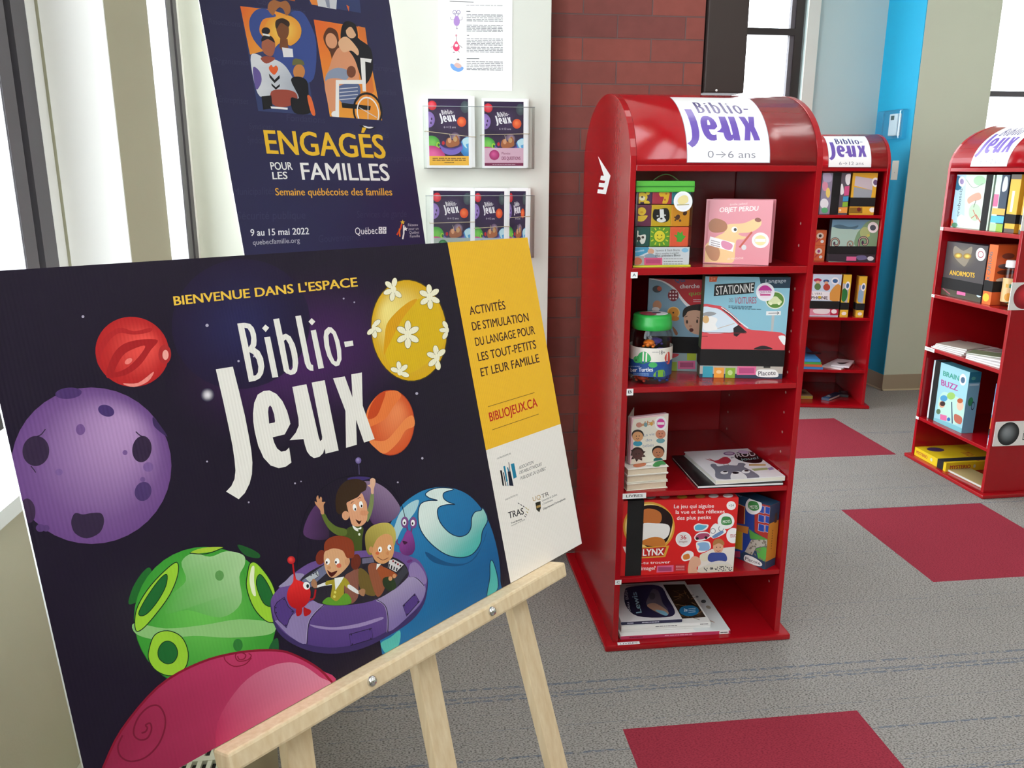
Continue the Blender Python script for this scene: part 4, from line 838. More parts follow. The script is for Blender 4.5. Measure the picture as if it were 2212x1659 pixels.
def leaflet(label, cr, q, band, side, tilt, yfront):
    """cr: art window in the 880,180 crop; q = card corners bl, br, tl there"""
    f0 = wallfr(yfront); P = lambda x, y: f0.uv(880+x*.21698, 180+y*.21698)
    bl, br, tl = (P(*p) for p in q)
    t = thing('leaflet_stack', label, 'leaflets', (bl[0], yfront, bl[1]), 'leaflet stacks in the clear wall holders')
    a = Vector((br[0]-bl[0], 0, br[1]-bl[1])); b = Vector((tl[0]-bl[0], 0, tl[1]-bl[1]))
    b = b-a*(b.dot(a)/a.dot(a))
    o = Vector((bl[0], yfront, bl[1]))
    pgs = box('page_block', o+Vector((0.003, 0.0004, 0.002)), a*.98+Vector((side, 0, 0)), (0, 0.022, 0), b*.985, MATS['white_paper'], t)
    fr = Fr(o, a, b); w, h = a.length, b.length
    A = Art(fr, (0, w, 0, h), 0.0002)
    A.aff(uvv).rect(0, 0, w, h, '#f4f5f6')
    # printed picture in 0..1, y down
    x0, y0, x1, y1 = cr
    A.unit(x0*w, h-y0*h, (x1-x0)*w, (y1-y0)*h)
    A.clip = (x0*w, x1*w, h-y1*h, h-y0*h)
    A.rect(0, 0, 1, 1, '#2c1c40').ell(.5, .3, .5, .3, '#2c1c40', 0, '#3a2352')
    A.ell(.1, .10, .11, .07, '#c8202c', 0, '#f0566a', -.2, -.2).ell(0, .31, .16, .12, '#8a6cb8', 0, '#a98cd0').ell(.08, .3, .02, .02, '#3a2352').ell(.06, .36, .02, .02, '#3a2352').ell(.92, .12, .11, .09, '#3c4a52', 0, '#55666c')
    A.ell(.83, .34, .115, .075, '#e04a1e', 0, '#f88048', -.2, -.2)
    d = ((.27, .22), (.70, .33), (.33, .375)); dst = d
    A.map, mp = A.map, A.map
    A.aff(aff3(mp, ((102, 505), (1457, 1100), (298, 1613)), dst)); logo(A, '#f2f0f4', '#f2f0f4'); A.aff(mp)
    A.text('6→12 ans', (.38, .435), (.68, .435), .03, '#d8d2e0')
    A.ell(.06, .68, .22, .13, '#3c9a38', 0, '#7ccc58', .2, -.2).ell(.23, .69, .05, .045, '#a4d23c').ell(.24, .69, .025, .025, '#226b2c')
    A.ell(1.0, .72, .22, .16, '#2a7cc0', 0, '#58a8dc', -.3, -.2).blob([(.84, .62), (.92, .58), (1.0, .58), (1.0, .66), (.93, .68), (.96, .74), (.88, .70)], '#bfe4ee')
    A.ell(.06, .92, .36, .22, '#c23a80', 0, '#e868a8', .1, -.5)
    A.ell(.66, .58, .13, .08, '#6a5470', 0, '#b09ab0', .3, -.3).ell(.55, .70, .29, .085, '#5a44a0').ell(.55, .67, .27, .07, '#3a2c58').blob([(.42, .68), (.45, .60), (.52, .58), (.6, .62), (.68, .54), (.74, .58), (.76, .68), (.6, .72), (.48, .72)], '#a8643c').ell(.66, .60, .05, .04, '#c9a070').ell(.52, .62, .045, .04, '#d8a078').ell(.36, .66, .035, .03, '#c8202c').blob([(.27, .69), (.4, .74), (.6, .76), (.82, .71), (.84, .75), (.72, .82), (.52, .84), (.35, .80)], '#7a66c0').stroke([(.55, .60), (.52, .52)], .01, '#d8c8a8')
    bc, tx, ic, wd = band
    A.rect(0, .858 if not ic else .72, 1, 1, bc)
    if ic:
        A.ell(.25, .83, .13, .08, ic, 0, wd, -.2, -.3); A.text('Planète', (.44, .82), (.66, .82), .035, tx)
        if 'pink' in label: A.text('DES QUESTIONS', (.44, .905), (.92, .905), .05, tx, .03)
        A.rect(0, .955, 1, 1, tx).lines(.2, .8, [.978], .008, '#d8c0cc', 0, 4)
    else:
        A.lines(.08, .92, [.892, .92], .012, tx, 0, 2).lines(.38, .62, [.955], .012, tx, 0, 3)
    A.clip = (0, w, 0, h)
    A.build('front_cover', t, INKG)
    # rubber band
    zb = 0.48+tilt[0]; p0 = fr.P(0, h*zb, 0.0022); p1 = fr.P(w, h*(zb+tilt[1]), 0.0022)
    back = Vector((0, 0.024, 0))
    tube('rubber_band', [p0+back-a*.02, p0-a*.02, p0, p1, p1+a*.02+Vector((side, 0, 0)), p1+a*.02+back+Vector((side, 0, 0))], 0.0011, mat('tan_rubber', '#c9b89a', 0.6), t, 6)
    return t
leaflet('stack of dark leaflets with a yellow bottom band, upper left in the wall holders', (.065, .045, .935, .965), ((192, 842), (642, 842), (172, 118)), ('#f0b840', '#6a4a2a', None, None), 0.010, (0.03, -0.075), YP-0.0235)
leaflet('stack of dark leaflets with a pink planet band, upper right in the wall holders', (.055, .045, .92, .965), ((745, 845), (1190, 845), (772, 148)), ('#d8b0c4', '#7a1f4c', '#a8246a', '#d85a98'), 0.004, (0.0, 0.02), YP-0.0235)
leaflet('stack of dark leaflets with a green planet, lower left in the wall holders', (.07, .045, .92, .965), ((235, 1740), (660, 1740), (205, 1035)), ('#a8b4b0', '#2a3a34', '#1f6a3a', '#5aa868'), 0.004, (0.02, 0.02), YP-0.0235)
leaflet('stack of dark leaflets in the middle of the lower wall holder', (.0, .045, .90, .965), ((672, 1740), (990, 1740), (672, 1040)), ('#a9b6c2', '#3a4450', '#5a7890', '#8ab0c8'), 0.006, (-0.05, 0.03), YP-0.0285)
leaflet('stack of dark leaflets at the right end of the lower wall holder', (.0, .045, .88, .965), ((1008, 1740), (1190, 1740), (1008, 1040)), ('#b8a8cc', '#4a3a60', '#7a58a8', '#a888d0'), 0.006, (0.10, 0.02), YP-0.0255)
def holder(label, q, zb=None):
    f0 = wallfr(YP-0.045); P = [f0.uv(880+x*.21698, 180+y*.21698) for x, y in q]
    x0, x1, z1 = P[0][0], P[1][0], (P[0][1]+P[1][1])/2
    z0 = P[2][1] if zb is None else zb
    t = thing('leaflet_holder', label, 'holder', ((x0+x1)/2, YP, z0), 'clear wall leaflet holders')
    abox('front_pane', x0, x1, YP-0.045, YP-0.0425, z0, z1, ACRYL, t)
    abox('side_pane', x0, x0+0.0022, YP-0.042, YP-0.001, z0, z1, ACRYL, t); abox('side_pane', x1-0.0022, x1, YP-0.042, YP-0.001, z0, z1, ACRYL, t)
    abox('bottom_pane', x0+.0025, x1-.0025, YP-0.042, YP-0.001, z0, z0+0.003, ACRYL, t)
    tube('top_edge', [(x0, YP-0.0438, z1), (x1, YP-0.0438, z1)], 0.0011, mat('acrylic_edge', '#8a9496', 0.3), t, 6)
holder('clear acrylic wall holder with two leaflet stacks, directly under the notice', ((152, 226), (1270, 238), (200, 850)))
holder('clear acrylic wall holder with three leaflet stacks, lower one', ((182, 1120), (1268, 1118), (200, 1750)))
# ================================================================== the three red bookcases
root_parts = {}
WB, DB, LIP = 0.502, 0.55, 1.343
ELA, ELB = DB/2, 0.187
def bookcase(label, loc, rot, shelves, tags, pins=False):
    ca, sa = math.cos(rot), math.sin(rot); L0 = Vector((loc[0], loc[1], 0))
    T = lambda p: (L0.x+p[0]*ca-p[1]*sa, L0.y+p[0]*sa+p[1]*ca, p[2])
    root = thing('bookcase', label, 'bookcase', L0, 'red arched bookcases')
    def lbox(name, x0, x1, y0, y1, z0, z1, m=RED, bev=0.002, par=root):
        V = [T(p) for p in hexa((x0, y0, z0), (x1-x0, 0, 0), (0, y1-y0, 0), (0, 0, z1-z0))]
        return meshobj(name, V, BOXF, m, par, bevel=bev)
    h = WB/2; th = 0.016
    lbox('plinth', -0.277, 0.277, -0.02, 0.585, 0.0, 0.018, bev=0.006)
    N = 28
    arc = [(ELA-ELA*math.cos(math.pi*i/N), LIP+ELB*math.sin(math.pi*i/N)) for i in range(N+1)]
    sides = []
    for x0 in (-h, h-th):
        prof = [(0, 0.018)]+arc+[(DB, 0.018)]; n = len(prof)
        V = [T((x, y, z)) for x in (x0, x0+th) for y, z in prof]
        F = [tuple(range(n)), tuple(range(n, 2*n))]+[(i, (i+1) % n, n+(i+1) % n, n+i) for i in range(n)]
        sides.append(meshobj('side_panel', V, F, RED, root, bevel=0.0015))
    # roof: bent sheet between the sides
    V = []; F = []
    for y, z in arc:
        k = (ELA-0.012)/ELA; y2 = ELA+(y-ELA)*k; z2 = LIP+(z-LIP)*k
        for x in (-h+th+.0003, h-th-.0003): V += [T((x, y, z-0.0006)), T((x, y2, z2-0.0006))]
    for i in range(N):
        a = 4*i; F += [(a, a+2, a+6, a+4), (a+1, a+5, a+7, a+3), (a, a+4, a+5, a+1), (a+2, a+3, a+7, a+6)]
    F += [(0, 1, 3, 2), (4*N, 4*N+2, 4*N+3, 4*N+1)]
    roof = o = meshobj('roof', V, F, RED, root)
    for p in o.data.polygons: p.use_smooth = len(p.vertices) == 4 and abs(p.normal.dot(Vector((ca, sa, 0)))) < 0.1
    lbox('header_rail', -h+th, h-th, 0.0005, 0.02, LIP-0.016, LIP-0.0005)
    lbox('back_panel', -h+th, h-th, DB-0.02, DB-0.008, 0.018, LIP)
    sh = [lbox('shelf', -h+th, h-th, 0.001, DB-0.021, z0, z) for z, z0 in shelves]
    if pins:       # rows of shelf pin holes inside the right-hand side
        for yy in (0.06, 0.46):
            for i in range(19):
                z = 0.15+i*0.058
                if any(z0-0.008 < z < zz+0.008 for zz, z0 in shelves): continue
                x = h-th-0.0004
                meshobj('pin_hole', [T((x, yy+0.004*math.cos(a*math.pi/4), z+0.004*math.sin(a*math.pi/4))) for a in range(8)], [tuple(range(8))], mat('pin_hole_bare_wood', '#c08a80', 0.8), sides[1])
    for (x, w, z0, z1, t) in tags:
        A = Art(Fr(T((0, -0.0012, 0)), (ca, sa, 0), (0, 0, 1)), None, 0.0)
        A.aff(uvv).rect(x, z0, x+w, z1, '#eef0f0')
        hh = z1-z0; tw = min(w*.7, hh*.55*len(t)); A.text(t, (x+w/2-tw/2, z0+hh*.3), (x+w/2+tw/2, z0+hh*.3), (0, hh*.45), '#3a3a3c', .02)
        A.build('shelf_tag', min(sh, key=lambda o: abs(max((o.matrix_basis @ v.co).z for v in o.data.vertices)-z1)), INK)
    root_parts[root.name] = (sides[0], sides[1], roof)
    return root, T
class Dome:
    """outside of the arched roof: u across, v = arc length from the front lip"""
    def __init__(s, T, ca, sa, L0):
        s.cuts = (1, 0.012); s.T = T; s.ca, s.sa, s.L0 = ca, sa, L0
        s.tab = [0.0]; n = 240
        for i in range(n):
            a, b = (math.pi*i/n, math.pi*(i+1)/n); s.tab.append(s.tab[-1]+math.hypot(ELA*(math.cos(a)-math.cos(b)), ELB*(math.sin(b)-math.sin(a))))
        s.n = n
    def uv(s, px, py):
        d = ray(px, py); o = O-Vector((s.L0[0], s.L0[1], 0))
        lx = lambda v: Vector((v.x*s.ca+v.y*s.sa, -v.x*s.sa+v.y*s.ca, v.z))
        d, o = lx(d), lx(o); oy, oz = (o.y-ELA)/ELA, (o.z-LIP)/ELB; dy, dz = d.y/ELA, d.z/ELB
        A_, B_ = dy*dy+dz*dz, oy*dy+oz*dz; D = B_*B_-A_*(oy*oy+oz*oz-1)
        t = (-B_-math.sqrt(max(D, 0)))/A_
        th = math.atan2(oz+dz*t, -(oy+dy*t)); f = max(0, min(1, th/math.pi))*s.n; i = min(int(f), s.n-1)
        return (o.x+d.x*t, s.tab[i]+(s.tab[i+1]-s.tab[i])*(f-i))
    def P(s, u, v, h=0):
        lo, hi = 0, s.n
        while hi-lo > 1:
            m = (lo+hi)//2
            if s.tab[m] <= v: lo = m
            else: hi = m
        th = math.pi*(lo+(v-s.tab[lo])/(s.tab[hi]-s.tab[lo]))/s.n
        c, q = math.cos(th), math.sin(th); n = Vector((0, -c/ELA, q/ELB)).normalized()*h
        return Vector(s.T((u, ELA-ELA*c+n.y, LIP+ELB*q+n.z)))
def dome_sign(root, T, rot, loc, x0, x1, v0, v1, age):
    dm = Dome(T, math.cos(rot), math.sin(rot), loc); A = Art(dm, None, 0.0012)
    A.aff(uvv).rect(x0-.0015, v0-.0015, x1+.0015, v1+.0015, '#8f8794').rect(x0, v0, x1, v1, '#f6f7f8')
    w, h = x1-x0, v1-v0
    mp = lambda x, y: (x0+x*w, v0+(1-y)*h)
    # logo placed as on the first sign: three matching points in sheet coordinates
    q = [s_(p) for s_, p in ((SGN, (345, 338)), (SGN, (1860, 955)), (SGN, (505, 1095)))]
    A.aff(aff3(mp, ((102, 505), (1457, 1100), (298, 1613)), q)); logo(A, '#3d2f78', '#6a51ac'); A.aff(mp)
    p0, p1 = SGN((815, 1300)), SGN((1765, 1297))
    A.text(age, p0, (p1[0], p0[1]), (0, SGN((860, 1160))[1]-p0[1]), '#8a8894', -0.004 if age[0] == '0' else 0.0)
    A.build('sign_sheet', root_parts[root.name][2], INKG)
RED3 = ((1.088, 1.069), (0.772, 0.757), (0.475, 0.460), (0.218, 0.203))
B1L = (0.8012, 2.0626)
tagz = lambda z0, z1: (z0+.001, z1-.001)
b1, T1 = bookcase('red arched bookcase nearest the camera, in front of the brick pier', B1L, 0.0, RED3, ((-.239, .018, 1.062, 1.078, 'A'), (-.238, .018, 0.752, 0.770, 'B'), (-.238, .066, 0.458, 0.474, 'LIVRES'), (-.25, .018, 0.200, 0.215, 'C'), ), True)
_d = Dome(T1, 1, 0, B1L)
_p = [_d.uv(*p) for p in ((1447, 211), (1614, 212), (1662, 350), (1485, 352))]
SX0, SX1 = (_p[0][0]+_p[3][0])/2, (_p[1][0]+_p[2][0])/2; SV0, SV1 = 0.006, min(_p[0][1], 0.325)
def SGN(p):
    u, v = _d.uv(1440+p[0]*.1085, 200+p[1]*.1085); return ((u-SX0)/(SX1-SX0), 1-(v-SV0)/(SV1-SV0))
dome_sign(b1, T1, 0.0, B1L, SX0, SX1, SV0, SV1, '0→6 ans')
# white pencil-like emblem on the side that faces the windows
sf = Fr((B1L[0]-WB/2-0.0004, 3.0, 0), (0, -1, 0), (0, 0, 1)); A = Art(sf); A.px(1160, 180, .28933)
A.poly([(455, 543), (550, 690), (515, 828), (450, 820), (455, 790), (495, 795), (500, 778), (460, 772), (465, 742), (505, 745), (510, 728), (472, 722), (478, 690), (500, 690)], '#f4f4f4')
A.build('emblem', root_parts[b1.name][0], INK)
# tag lying on the plinth
A = Art(Fr((0, 0, 0.0182), (1, 0, 0), (0, 1, 0)), None, 0.0003); A.px(1200, 1050, .25316).poly([(527, 1335), (715, 1325), (720, 1347), (532, 1360)], '#eef0f0').text('LIVRES', (550, 1353), (700, 1343), 12, '#4a4a4c'); A.build('shelf_tag', b1, INK)
for z0, z1 in ((0.86, 1.07), (0.40, 0.62)):
    x = B1L[0]+WB/2; abox('side_sign', x+0.0003, x+0.004, 2.09, 2.43, z0, z1, WHITE, b1, 0.0008)
r2 = math.radians(-12.29)
B2L = (2.612-0.277*math.cos(r2)-0.02*math.sin(r2)*1, 4.2946-0.277*math.sin(r2)+0.02*math.cos(r2))
b2, T2 = bookcase('red arched bookcase at the back, against the cyan wall corner', B2L, r2, ((1.095, 1.078), (0.836, 0.819), (0.526, 0.510), (0.222, 0.206)), ())
d2 = Dome(T2, math.cos(r2), math.sin(r2), B2L)
q = [d2.uv(*p) for p in ((1783, 292), (1875, 291), (1868, 357), (1782, 356))]
dome_sign(b2, T2, r2, B2L, (q[0][0]+q[3][0])/2, (q[1][0]+q[2][0])/2, 0.006, SV1, '6→12 ans')
r3 = math.radians(-89.0)
B3L = (2.349+0.02, 3.243)
b3, T3 = bookcase('red arched bookcase on the right, seen from its side, facing left', B3L, r3, ((1.089, 1.072), (0.788, 0.772), (0.546, 0.530), (0.209, 0.194)), ((-.251, .022, 1.074, 1.088, 'A'), (-.251, .022, .774, .787, 'B'), (-.249, .07, .528, .545, 'LIVRES'), (-.25, .022, .195, .208, 'C')))
dome_sign(b3, T3, r3, B3L, SX0, SX1, SV0, SV1, '6→12 ans')
# planet signs on the side of the right-hand bookcase
sy = B3L[1]-WB/2
f3 = Fr((2.3, sy-0.0005, 0), (1, 0, 0), (0, 0, 1))
for k, (P, kx, ky, kk, pc, c2, tx) in enumerate(((((870, 1390), (845, 1620)), 1960, 250, .25926, '#8a1220', '#d02a38', False), (((975, 730), (945, 960)), 1960, 250, .25926, '#2a5aa0', '#5a8ad0', False), (((892, 970), (870, 1172)), 1920, 660, .25910, '#16181a', '#8a9296', True))):
    u0, v1 = f3.uv(kx+P[0][0]*kk, ky+P[0][1]*kk); _, v0 = f3.uv(kx+P[1][0]*kk, ky+P[1][1]*kk); w = 0.30
    pl = abox('side_sign', 2.3+u0, 2.3+u0+w, sy-0.004, sy-0.0004, v0, v1, WHITE, b3, 0.0006)
    fr = Fr((2.3+u0, sy-0.0042, v0), (1, 0, 0), (0, 0, 1)); A = Art(fr); hh = v1-v0
    A.aff(uvv).rect(0, 0, w, hh, '#e6e4e0').ell(0.062, hh*.5, .048, .048*1.05, pc, 0, c2, -.2, .25)
    if tx: A.text('Planète', (.13, hh*.56), (.20, hh*.56), (0, .024), '#3a3a3c').text('DE', (.13, hh*.22), (.155, hh*.22), (0, .030), '#2a2a2c', .03)
    A.build('printed_planet', pl, INKG)
# ================================================================== things on the shelves
def art_on(fr, w, h, bg, view=None):
    A = Art(fr, (0, w, 0, h)); A.aff(uvv).rect(0, 0, w, h, bg)
    if view: A.px(*view)
    return A
def carton(name, label, cat, view, bl, br, tl, z, depth, body, group=None, bev=0.0015, gap=0.0006, case=None, dep=0.03):
    """upright box: front bottom corners read off the shelf, height from the top-left corner"""
    ox, oy, k = view; X = lambda p: (ox+p[0]*k, oy+p[1]*k)
    if case:         # stands square in its bookcase, dep behind the front edge
        (lx, ly), ro = case; nn = Vector((math.sin(ro), -math.cos(ro), 0)); p0 = Vector((lx, ly, 0))-nn*dep
        P = hit(*X(bl), p0, nn); Q = hit(*X(br), p0, nn); P.z = Q.z = z+gap; e_ = (Q-P).normalized(); lean_ = e_*(z*0.037 if lx > 2.33 and ly < 3.5 else 0); P += e_*.002+lean_; Q += lean_-e_*.0045
    else: P = onz(*X(bl), z+gap); Q = onz(*X(br), z+gap)
    a = (Q-P); w = a.length; a.normalize(); n = a.cross(Vector((0, 0, 1)))
    H = hit(*X(tl), P, n); h = H.z-P.z
    t = thing(name, label, cat, P+(Q-P)/2-n*depth/2, group)
    m = body if not isinstance(body, str) else mat('card_'+body[1:], body, 0.5)
    bo = box('box_body', P, Q-P, -n*depth, (0, 0, h), m, t, bev)
    fr = Fr(P+n*0.0002, a, (0, 0, 1)); fr.body = bo; fr.w, fr.h, fr.d = w, h, depth
    if case: fr.du = lean_.length
    return t, fr
def hstrap(t, fr, v0, v1, x=0.0016):
    p = fr.P(-x, v0, x); box('elastic_strap', p, fr.a*(fr.w+2*x), -fr.n*(fr.d+2*x), fr.b*(v1-v0), BLACK, t, 0.0006)
def vstrap(t, fr, u0, u1, x=0.0016):
    p = fr.P(u0, -min(x, .0004), x); box('elastic_strap', p, fr.a*(u1-u0), -fr.n*(fr.d+2*x), fr.b*(fr.h+x), BLACK, t, 0.0006)
def side_frame(fr):       # right-hand side of a carton
    return Fr(fr.P(fr.w+0.0002, 0, -0.0002), -fr.n, fr.b)
def top_frame(fr): return Fr(fr.P(0, fr.h+0.0002, 0), fr.a, -fr.n)
def sticker(A, cx, cy, rx, ry, inner, col):
    A.ell(cx, cy, rx, ry, '#f2f3f4').ell(cx, cy, rx*.82, ry*.82, '#e6e6ea')
    A.ell(cx, cy, rx*.68, ry*.66, col).rect(cx-rx*.6, cy-ry*.18, cx+rx*.6, cy+ry*.2, '#ece6ea')
    if inner: A.text(inner, (cx-rx*.5, cy+ry*.14), (cx+rx*.5, cy+ry*.14), ry*.28, '#4a3a4a', .02)
def volume(name, label, cat, quad, view, z, thick, cover, spine=None, pages=True, group=None):
    """book lying flat: quad = far-left, far-right, near-right, near-left of the top cover; spine faces the reader"""
    ox, oy, k = view; zt = z+thick
    C = [onz(ox+x*k, oy+y*k, zt) for x, y in quad]
    a = C[2]-C[3]; w = a.length; an = a.normalized(); bn = Vector((-an.y, an.x, 0)); d = max((C[0]-C[3]).dot(bn), (C[1]-C[2]).dot(bn))
    p = C[3]; t = thing(name, label, cat, (p.x+a.x/2+bn.x*d/2, p.y+a.y/2+bn.y*d/2, z), group)
    m = mat('cover_'+cover[1:], cover, 0.35); ct = min(0.0022, thick*.25)
    fc = box('front_cover', (p.x, p.y, zt-ct), a, bn*d, (0, 0, ct), m, t, 0.0005)
    box('back_cover', (p.x, p.y, z+0.0005), a, bn*d, (0, 0, ct), m, t, 0.0005)
    ms = mat('cover_'+spine[1:], spine, 0.35) if spine else m
    e = 0.0 if spine else 0.003
    q = Vector((p.x, p.y, z+0.0006+ct))+bn*(0.002 if spine else 0.003)+an*0.002
    box('page_block', q, an*(w-0.005), bn*(d-0.006), (0, 0, thick-2*ct-0.0008), PAPER, t)
    if spine: fs = box('spine', (p.x, p.y, z+0.0006+ct), a, bn*0.0018, (0, 0, thick-2*ct-0.0008), ms, t)
    fr = Fr((p.x, p.y, zt+0.0001), an, bn); fr.body = fc; fr.w, fr.h = w, d
    sfm = Fr(Vector((p.x, p.y, z))-bn*0.0002, an, (0, 0, 1)); sfm.w, sfm.h = w, thick; sfm.body = fs if spine else fc
    return t, fr, sfm
C3 = (1160, 180, .28933); C4 = (1300, 560, .20796); C5 = (1300, 840, .20796); C6 = (1200, 1050, .25316)
ZA, ZB, ZCC, ZD, Z0 = 1.088, 0.772, 0.475, 0.218, 0.018
XL = B1L[0]-WB/2+0.018

# --- pouch of soft blocks
ox, oy, k = C3; X3 = lambda x, y: (ox+x*k, oy+y*k)
P = onz(*X3(702, 1376), ZA+.0006); Q = onz(*X3(1130, 1362), ZA+.0006); P.x = XL+.005; P.y = Q.y = (P.y+Q.y)/2
a = Q-P; w = a.length; an = a.normalized(); n = an.cross(Vector((0, 0, 1)))
H = hit(*X3(1170, 722), Q, n).z-P.z
pt = thing('toy_pouch', 'clear zip pouch of coloured soft blocks with a green top band on the top shelf', 'toy pouch', P+a/2-n*.06)
PF = Fr(P, an, (0, 0, 1)); dp = 0.12
box('vinyl_bag', P, a, -n*dp, (0, 0, H-.028), VINYL, pt, 0.004)
GREENB = mat('green_webbing', '#55b23c', 0.6)
box('zip_band', PF.P(-.001, H-.030, .001), an*(w+.002), -n*(dp*.9), (0, 0, .028), GREENB, pt, 0.003)
box('zip_line', PF.P(-.001, H-.017, .0022), an*(w+.002), -n*.0012, (0, 0, .0025), mat('dark_green', '#2f7f24', .6), pt)
box('base_trim', PF.P(-.001, -.0004, .001), an*(w+.002), -n*(dp+.002), (0, 0, .004), mat('lime_trim', '#c9cf3a', .5), pt)
tube('cord_handle', [PF.P(w*(.30+.12*i*.5), H-.004+.018*math.sin(math.pi*i/8), -.02) for i in range(9)], .0013, mat('olive_cord', '#5a6a3a', .7), pt, 6)
cf = Fr(PF.P(0, 0, -.003), an, (0, 0, 1)); A = Art(cf, (0.004, w-.003, .004, H-.04)); A.px(*C3)
A.poly([(690, 1222), (1145, 1222), (1135, 1372), (690, 1390)], '#d9dde4').poly([(690, 1225), (830, 1222), (850, 1250), (760, 1290), (690, 1290)], '#4aa0c8').ell(750, 1330, 32, 26, '#d8765a').rect(690, 1290, 800, 1372, '#b5b0b0').ell(750, 1328, 34, 28, '#d8765a')
A.ell(850, 1255, 24, 22, '#d8a488').blob([(800, 1290), (850, 1270), (900, 1300), (860, 1330)], '#8fa4b8').text('Squeeze & Stack Blocks', (885, 1255), (1065, 1252), 16, '#4a4a50').text('Blocs souples à empiler', (885, 1278), (1060, 1272), 14, '#4a4a50').text('Mes premiers Blocs', (885, 1296), (1070, 1290), 16, '#2a2a30', .02).ell(1105, 1246, 26, 16, '#8ac4e8')
A.lines(945, 1090, [1310, 1330, 1348, 1362], 5, '#8a8a90', 0, 3).rect(800, 1302, 935, 1360, '#e0608c').rect(812, 1315, 922, 1345, '#c04a78').text('Tomates', (705, 1268), (800, 1252), 16, '#e8f0f4')
A.build('card_insert', pt, INK, None)
rows = (((805, 905), 3), ((905, 1070), 3), ((1070, 1222), 3))
BL = (('#4a3058', 'purple block with a yellow lion'), ('#b03048', 'red block with a yellow giraffe'), ('#2a8090', 'teal block behind the round white sticker'), ('#6a2c4e', 'plum block with a yellow duckling'), ('#d0aa1c', 'yellow block with a black and white badger face'), ('#d8921c', 'orange block with dark animal tracks'), ('#14504c', 'dark green block with a spotted cow'), ('#5f9c2a', 'green block with a smiling sun'), ('#ea5c3a', 'coral block with a green leaf'))
xc = ((712, 862, 1008, 1155), (708, 855, 1003, 1150), (705, 845, 993, 1143))
yr = ((806, 904), (906, 1070), (1072, 1222))
bfm = Fr(PF.P(0, 0, -.006), an, (0, 0, 1)); NB = None
for r_ in range(3):
    for c_ in range(3):
        i = r_*3+c_; col, lb = BL[i]
        u0, v1 = bfm.uv(*X3(xc[r_][c_], yr[r_][0])); u1, v0 = bfm.uv(*X3(xc[r_][c_+1], yr[r_][1])); u0 = max(u0, .006); u1 = min(u1, w-.005)
        tb = thing('soft_block', lb+' inside the clear pouch', 'toy block', bfm.P((u0+u1)/2, v0, -.02), 'soft blocks in the pouch')
        cu = box('cube', bfm.P(u0+.0006, v0+.0006, -.001), an*(u1-u0-.0012), -n*.046, (0, 0, v1-v0-.0012), mat('rubber_'+col[1:], col, .45), tb, .003)
        A = Art(Fr(bfm.P(0, 0, -.0008), an, (0, 0, 1)), (u0+.003, u1-.003, v0+.002, v1-.002)); A.px(*C3); Y_ = '#e8c43a'
        if i == 0: A.ell(785, 850, 40, 36, Y_).ell(742, 822, 14, 14, Y_).ell(828, 820, 14, 14, Y_).ell(785, 858, 22, 18, '#f0ead0').ell(785, 848, 9, 7, '#5a4a20').ell(750, 890, 22, 14, Y_).ell(820, 890, 22, 14, Y_)
        elif i == 1: A.blob([(915, 815), (985, 812), (985, 850), (970, 895), (935, 895), (948, 850), (920, 845)], '#eab82a').ell(965, 825, 8, 6, '#c8641e').ell(955, 870, 7, 8, '#c8641e')
        elif i == 2: A.ell(1060, 850, 30, 26, '#6ab8c0')
        elif i == 3: A.ell(782, 955, 32, 30, Y_).blob([(722, 985), (760, 990), (820, 985), (822, 1000), (790, 1030), (745, 1025)], Y_).ell(782, 962, 12, 8, '#d8a02a')
        elif i == 4: A.blob([(872, 945), (905, 940), (975, 935), (990, 1000), (965, 1035), (905, 1035), (865, 1005)], '#141416').poly([(915, 940), (945, 940), (950, 1000), (962, 1030), (905, 1030), (918, 1000)], '#ececee').ell(928, 1020, 34, 18, '#ececee').ell(928, 1010, 9, 7, '#1a1a1c').ell(900, 990, 8, 6, '#d0d0d4').ell(955, 985, 8, 6, '#d0d0d4')
        elif i == 5: A.ell(1050, 1000, 16, 22, '#4a2a1c', 30).ell(1068, 1025, 9, 9, '#4a2a1c').ell(1030, 1000, 6, 6, '#4a2a1c').ell(1032, 1022, 6, 6, '#4a2a1c').ell(1105, 970, 14, 18, '#4a2a1c', 40)
        elif i == 6: A.blob([(715, 1110), (755, 1100), (760, 1135), (810, 1130), (805, 1185), (780, 1200), (760, 1170), (740, 1195), (725, 1160)], '#eceae4').ell(760, 1160, 14, 16, '#3a2a24').ell(735, 1142, 14, 12, '#b0584a').ell(790, 1150, 10, 10, '#3a2a24')
        elif i == 7:
            for k_ in range(12): A.stroke([(915+52*math.cos(k_*.524), 1142+52*math.sin(k_*.524)), (915+72*math.cos(k_*.524), 1142+72*math.sin(k_*.524))], 9, '#d8d83a')
            A.ell(915, 1142, 40, 42, '#e8d83a').ell(900, 1135, 5, 5, '#6a6a1c').ell(930, 1135, 5, 5, '#6a6a1c').stroke([(895, 1155), (915, 1165), (935, 1153)], 6, '#8a8a1c', True)
        else: A.poly([(1020, 1130), (1045, 1135), (1050, 1105), (1072, 1120), (1085, 1100), (1090, 1135), (1112, 1140), (1095, 1160), (1075, 1185), (1040, 1180), (1048, 1160)], '#4fb03a')
        A.build('embossed_picture', cu, INK)
A = Art(Fr(PF.P(0, 0, .0004), an, (0, 0, 1))); A.px(*C3)
A.ell(1090, 882, 70, 76, '#f0f1f4').ell(1090, 882, 58, 63, '#e9e9ee').blob([(1050, 870), (1080, 840), (1120, 840), (1130, 880), (1100, 900), (1060, 900)], '#e6d79a').stroke([(1045, 908), (1135, 905)], 8, '#b0a878'); A.build('round_sticker', pt, INK)

